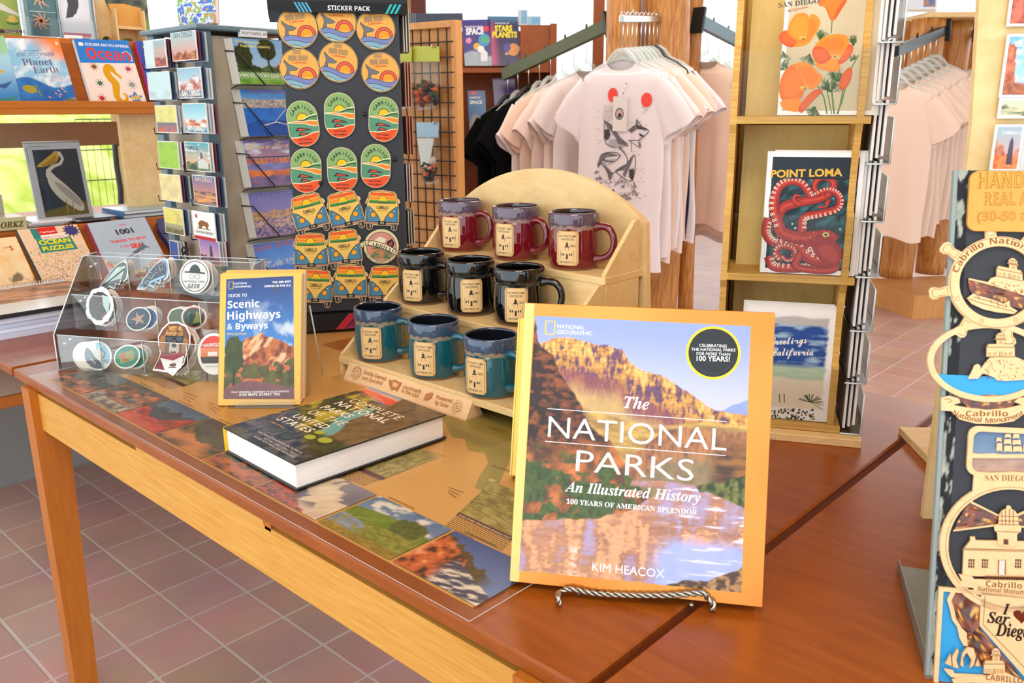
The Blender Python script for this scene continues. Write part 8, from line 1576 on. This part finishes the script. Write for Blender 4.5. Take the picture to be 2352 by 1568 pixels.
def shark_print(shirt):
    b = MB('matte_print'); K = H('#4a4548'); 
    def M(uv, d): return np.array([(x, -.052*DS*min(1, max(0, 1-(abs(x)/.232)**2.67)**.4)-.004+fold(x, z, 0)-d, z-SD) for x, z in uv])
    A = Art(b, None, eps=.00002, M=M); r = random.Random(9)
    def curve(P, w_):
        P = [np.array(p) for p in P]; o = []
        for i in range(len(P)-1):
            p0, p1, p2, p3 = P[max(i-1, 0)], P[i], P[i+1], P[min(i+2, len(P)-1)]
            for q in np.linspace(0, 1, 5, endpoint=False): o.append(.5*((2*p1)+(-p0+p2)*q+(2*p0-5*p1+4*p2-p3)*q*q+(-p0+3*p1-3*p2+p3)*q**3))
        A.line(o+[P[-1]], w_*1.25, K, lay=1)
    S = lambda x, y: ((x-500)/3.41*.0023+.034, -.148-(y-560)/3.41*.0023)
    for P, w_ in (([(345, 930), (350, 1060), (400, 1105), (470, 1110)], .0028), ([(340, 930), (400, 960), (470, 1040), (540, 1090)], .003), ([(455, 1085), (500, 1130), (540, 1190), (530, 1240)], .003), ([(540, 1000), (600, 960), (690, 990), (680, 1020), (620, 1060), (560, 1060)], .0028), ([(560, 1060), (570, 1140)], .002), ([(600, 960), (605, 925), (640, 965)], .0024), ([(300, 1250), (320, 1170), (420, 1145), (480, 1165), (430, 1210), (340, 1200)], .003), ([(290, 1250), (330, 1230), (400, 1290), (450, 1280)], .0028), ([(400, 1290), (410, 1335), (430, 1290)], .0024), ([(450, 1280), (520, 1240), (580, 1165), (600, 1190), (590, 1300), (560, 1340), (500, 1310), (450, 1280)], .0030), ([(500, 1310), (440, 1380)], .002), ([(580, 1330), (620, 1385)], .002), ([(540, 1060), (640, 1110), (630, 1060)], .002), ([(350, 1000), (380, 990), (395, 1030), (370, 1060), (352, 1040)], .004), ([(565, 1270), (580, 1260), (580, 1320), (565, 1320)], .005)): curve([S(*p) for p in P], w_)
    A.poly([S(*p) for p in ((355, 1000), (385, 995), (392, 1030), (368, 1050))], K); A.poly([S(*p) for p in ((560, 1258), (585, 1255), (582, 1320), (562, 1322))], K); A.poly([S(*p) for p in ((545, 1005), (605, 965), (680, 990), (600, 985))], K); A.poly([S(*p) for p in ((345, 935), (470, 1045), (540, 1090), (455, 1060))], H('#7a7478')); A.poly([S(*p) for p in ((300, 1240), (325, 1175), (430, 1150), (350, 1185))], H('#8a8488'))
    q = lambda P: [S(272.8+.8*x, 818.4+.8*y) for x, y in P]; G1, G2 = H('#756f74'), H('#b4acb0')
    for P, c in (([(85, 140), (130, 160), (190, 200), (230, 250), (290, 320), (350, 360), (240, 335), (215, 290), (180, 240), (120, 195)], G1), ([(95, 225), (140, 220), (150, 260), (125, 300), (98, 285)], K), ([(150, 300), (215, 295), (240, 340), (330, 355), (220, 372), (150, 345)], G2), ([(340, 210), (410, 180), (460, 180), (525, 220), (480, 215), (420, 205), (360, 245)], G1), ([(440, 240), (490, 262), (470, 275), (445, 262)], K), ([(400, 180), (410, 120), (430, 180)], G1), ([(20, 520), (60, 430), (140, 415), (265, 435), (200, 442), (120, 452), (70, 490), (40, 540)], G1), ([(85, 515), (150, 550), (190, 590), (160, 655), (140, 590)], G1), ([(60, 520), (130, 522), (215, 490), (240, 462), (180, 470), (100, 480)], G2), ([(295, 600), (325, 510), (390, 435), (350, 540), (315, 615)], G1), ([(350, 550), (395, 550), (390, 620), (370, 640), (350, 610)], K), ([(205, 570), (290, 520), (325, 505), (300, 560)], G1), ([(240, 350), (305, 420), (250, 375)], G1), ([(430, 308), (450, 370), (460, 335)], G1), ([(290, 630), (210, 705), (300, 650)], G2), ([(385, 655), (435, 712), (400, 690)], G1)): A.poly(q(P), c, lay=2 if c is not K else 3)
    for cx, cy, rr in ((40, 640, 34), (80, 730, 26), (180, 755, 40), (290, 790, 40), (345, 800, 30), (420, 755, 36), (300, 700, 18), (20, 590, 20)):
        for i in range(26): a, l = r.uniform(0, 6.28), rr*r.uniform(.1, 1); x, y = cx+l*math.cos(a), cy+l*.7*math.sin(a); A.ell(*S(272.8+.8*x, 818.4+.8*y), .0035*r.uniform(.5, 1.3), col=H(r.choice(['#6a6468', '#8a8488', '#a8a0a4'])), n=6, lay=1)
    for i in range(150): x, y = r.uniform(260, 680), r.uniform(830, 1480); l = r.uniform(4, 22); curve([S(x, y), S(x+l, y+r.uniform(-3, 3))], .0009)
    for i in range(160): a = r.uniform(0, 6.28); x, y = 440+170*math.cos(a)*r.uniform(.7, 1), 1400+70*math.sin(a)*r.uniform(.5, 1); curve([S(x, y), S(x+r.uniform(-14, 14), y+r.uniform(-14, 14))], .0014)
    for i in range(8): x = 345+i*14; curve([S(x, 830), S(x-i*3-14, 930)], .0009)
    b.build('shark_print', shirt)
    for (x, y, nm) in ((410, 760, 'left'), (672, 795, 'right')): b = MB('matte_print'); A2 = Art(b, None, eps=.00002, M=M); A2.ell(*S(x, y), .030*.9, .036*.9, H('#f2564a'), n=24, lay=8); [A2.line([S(x-24, y-20+14*k), S(x+24, y-24+14*k)], .0015, H('#d8382e'), lay=9) for k in range(3)]; b.build('size_sticker', shirt)
    b = MB('satin_print'); f = Fr(V3(0, -.052, -SD), (1, 0, 0), (0, 0, 1)); a = S(435, 1000); c = S(545, 770); b.fbox(f, a[0], a[1], c[0], c[1], 0, .0008, H('#e6ddd4')); A3 = Art(b, f, d0=.001); u, v = S(487, 885); A3.ell(u, v, .023, .027, H('#3a6a5a'), n=24); A3.ell(u, v, .018, .021, H('#d8a4a0'), n=20); A3.poly([(u-.01, v-.018), (u+.012, v-.014), (u+.01, v), (u-.004, v+.004)], H('#2c3034')); b.build('hang_tag', shirt)
    b = MB('chrome'); p = S(515, 680); b.tube([(p[0], -.03, p[1]-SD), (p[0], -.05, p[1]-.03-SD), (p[0]-.005, -.0515, p[1]-.055-SD)], .002, 6); b.build('tag_pin', shirt)
def hang_shirts(spec):
    protos = {}; hp = {}
    for (a, c, n, cols, nm, grp, t0, t1, yawoff) in spec:
        d = c-a; nn = nrm(flat(d)); 
        for k in range(n):
            s = t0+(t1-t0)*(k/(n-1) if n > 1 else 0); p = a+d*s+V3(0, 0, .030); col, lb = cols[k]
            yaw = math.atan2(nn[1], nn[0])-math.pi/2+yawoff+.10*math.sin(k*2.7+len(nm)); M_ = Matrix.Translation(p) @ Matrix.Rotation(yaw, 4, 'Z') @ Matrix.Scale(.9, 4); key = (col, k % 3)
            if lb.startswith('white shark'): sh = make_shirt('t_shirt', col, 0, .95); shark_print(sh)
            elif key not in protos: sh = protos[key] = make_shirt('t_shirt', col, 1.7*(k % 3)+.6, .90+.03*(k % 3))
            else: sh = protos[key].copy(); COL.objects.link(sh)
            sh.matrix_world = M_; tag(sh, lb, 'T-shirt', grp)
            dark = col in ('#0c0d10', '#2a1f3a'); hk = 'b' if dark and k % 2 else 'c'; hl = ('black' if hk == 'b' else 'clear')+' hanger of the '+lb
            hl = ' '.join(hl.split()[:16])
            if hk not in hp: h = hp[hk] = make_hanger(hk == 'c'); h.matrix_world = M_; tag(h, hl, 'hanger', 'hangers on the log racks')
            else: dup(hp[hk], M_, hl, 'hangers on the log racks')
def racks():
    # rack A, behind the mugs
    ta = thing('log_clothes_rack', 'log post clothes rack with T-shirt arms, behind the mug display', 'clothes rack', flat(pd(1490, 400, 4.15)))
    for (x, dep, r, sd) in ((1432, 4.1, .078, 1), (1520, 4.16, .112, 2), (1592, 4.3, .040, 3), (1470, 4.3, .06, 4)): p = pd(x, 245, dep); log(ta, p, r, .10, 2.35, sd)
    p = pd(1500, 245, 4.2); b = MB('ply'); f = Fr((p[0], p[1], 0), (RT[0], RT[1], 0), (0, 0, 1)); n8 = [(p[0]+.34*math.cos(k*math.pi/4+.3), p[1]+.34*math.sin(k*math.pi/4+.3)) for k in range(8)]; b.prism(XY, n8, 0.0, .10); b.build('plinth', ta)
    A0, A1 = pd(1522, 44, 4.02), pd(1428, 43, 3.50); rack_arm(ta, A0, A1, 'steel', .024, .030, 1)
    B0, B1 = pd(1396, 58, 4.05), pd(1156, 172, 4.65); rack_arm(ta, B0, B1, 'green_bar', .03, .062, 5)
    C0, C1 = pd(1606, 48, 4.12), pd(1712, 104, 4.45); rack_arm(ta, C0, C1, 'spin_frame', .03, .060, 3)
    Wp, Pk, Pe, Bk, Pu = '#efe4e4', '#f0dcd4', '#ecd2c0', '#0c0d10', '#2a1f3a'
    fr = [(Wp, 'white shark print T-shirt with red dots, facing front on the log rack')]+[(c, '%s T-shirt behind the shark print one, %s' % (ORD[k], nm)) for k, (c, nm) in enumerate(((Wp, 'white'), (Pk, 'pinkish white'), (Pe, 'cream'), (Wp, 'white'), (Pk, 'pale pink'), (Pe, 'cream'), (Pu, 'dark purple'), (Wp, 'white')))]
    lf = [(Wp, 'pale T-shirt nearest the log post on the green arm'), (Pk, 'second pale T-shirt from the log post on the green arm'), (Pk, 'third pale T-shirt from the log post on the green arm'), (Pe, 'fourth pale T-shirt from the log post on the green arm'), (Wp, 'fifth pale T-shirt from the log post, next to the black ones'), (Bk, 'black T-shirt next to the pale ones on the green arm'), (Bk, 'middle one of the three black T-shirts on the green arm'), (Bk, 'black T-shirt at the far left end of the green arm')]
    rt = [(Pe, 'cream T-shirt nearest the post on the arm behind the card rack'), (Pe, 'second cream T-shirt on the arm behind the card rack'), (Wp, 'third T-shirt, white, on the arm behind the card rack'), (Pe, 'outermost cream T-shirt on the arm behind the card rack')]
    tb = thing('log_clothes_rack', 'second log clothes rack on a square plywood plinth, right of the card rack', 'clothes rack', (-1.6, 5.3, 0))
    P = [V3(-1.956, 5.328, 0), V3(-1.554, 5.026, 0)]; d = nrm(P[1]-P[0]); q = V3(-d[1], d[0], 0)*.56; b = MB('panel_wood'); b.prism(XY, [P[0][:2], P[1][:2], (P[1]+q)[:2], (P[0]+q)[:2]], 0, .137); b.build('plinth', tb)
    for (x, dep, r, sd) in ((2050, 5.28, .075, 5), (2105, 5.12, .095, 6), (2180, 5.25, .085, 7), (2232, 5.4, .05, 8)): log(tb, pd(x, 245, dep), r, .137, 1.66, sd)
    p = pd(2165, 245, 5.25); b = MB('ply'); f = Fr((p[0], p[1], 1.66), (RT[0], RT[1], 0), (-RT[1], RT[0], 0)); b.fbox(f, -.26, -.24, .27, .25, 0, .03, bev=.004); b.build('cap_board', tb)
    D0, D1 = pd(2168, 70, 4.98), pd(2058, 118, 4.4); rack_arm(tb, D0, D1, 'black_metal', .03, .055, 3)
    E0, E1 = pd(2246, 72, 5.2), pd(2320, 110, 4.7); rack_arm(tb, E0, E1, 'black_metal', .03, .055, 2)
    Pe2 = '#ecd4c2'
    rb = [(Pe2, 'peach T-shirt nearest the card rack on the right log rack')]+[(c, '%s peach T-shirt from the front on the right log rack' % ORD[k+1]) for k, c in enumerate((Pe2, Pe2, Pe, Pe2, Pe, Pe2))]
    re_ = [(Pe2, 'front peach T-shirt on the far right arm, beside the second rack'), (Pe2, 'rear peach T-shirt on the far right arm')]
    hang_shirts([(A1, A0, 9, fr, 'front', 'T-shirts on the front arm', .03, .86, -.12), (B0, B1, 8, lf, 'left', 'T-shirts on the green arm', .18, .95, 0), (C0, C1, 4, rt, 'right', 'T-shirts on the arm behind the card rack', .2, .9, 0), (D1, D0, 7, rb, 'rackb', 'T-shirts on the right log rack', .05, .85, .25), (E1, E0, 2, re_, 'rackb2', 'T-shirts on the far right arm', .3, .6, .2)])
    # sign on the cap board
    F = lean_frame(p+V3(0, 0, 1.692-p[2])-.2*V3(-RT[1], RT[0], 0), (RT[0], RT[1]), 6); a = F.uv(2080, 30); c = F.uv(2155, -25); b = MB('satin_print'); b.fbox(F, a[0], 0, c[0], .17, -.004, 0, H('#dfe4ee')); A = Art(b, F); A.grid([(a[0]+.1, .03), (c[0]-.01, .03), (c[0]-.01, .16), (a[0]+.1, .16)], 14, 16, landscape('#9cb8dc', '#c8d4e8', (.7, .5, '#3f7ac0', '#c88a5a', 5), seed=5)); A.rect(a[0]+.01, .008, c[0]-.01, .014, H('#c8a44a')); tag(b.build('price_sign'), 'small white sign card on top of the right log rack', 'sign')
racks()
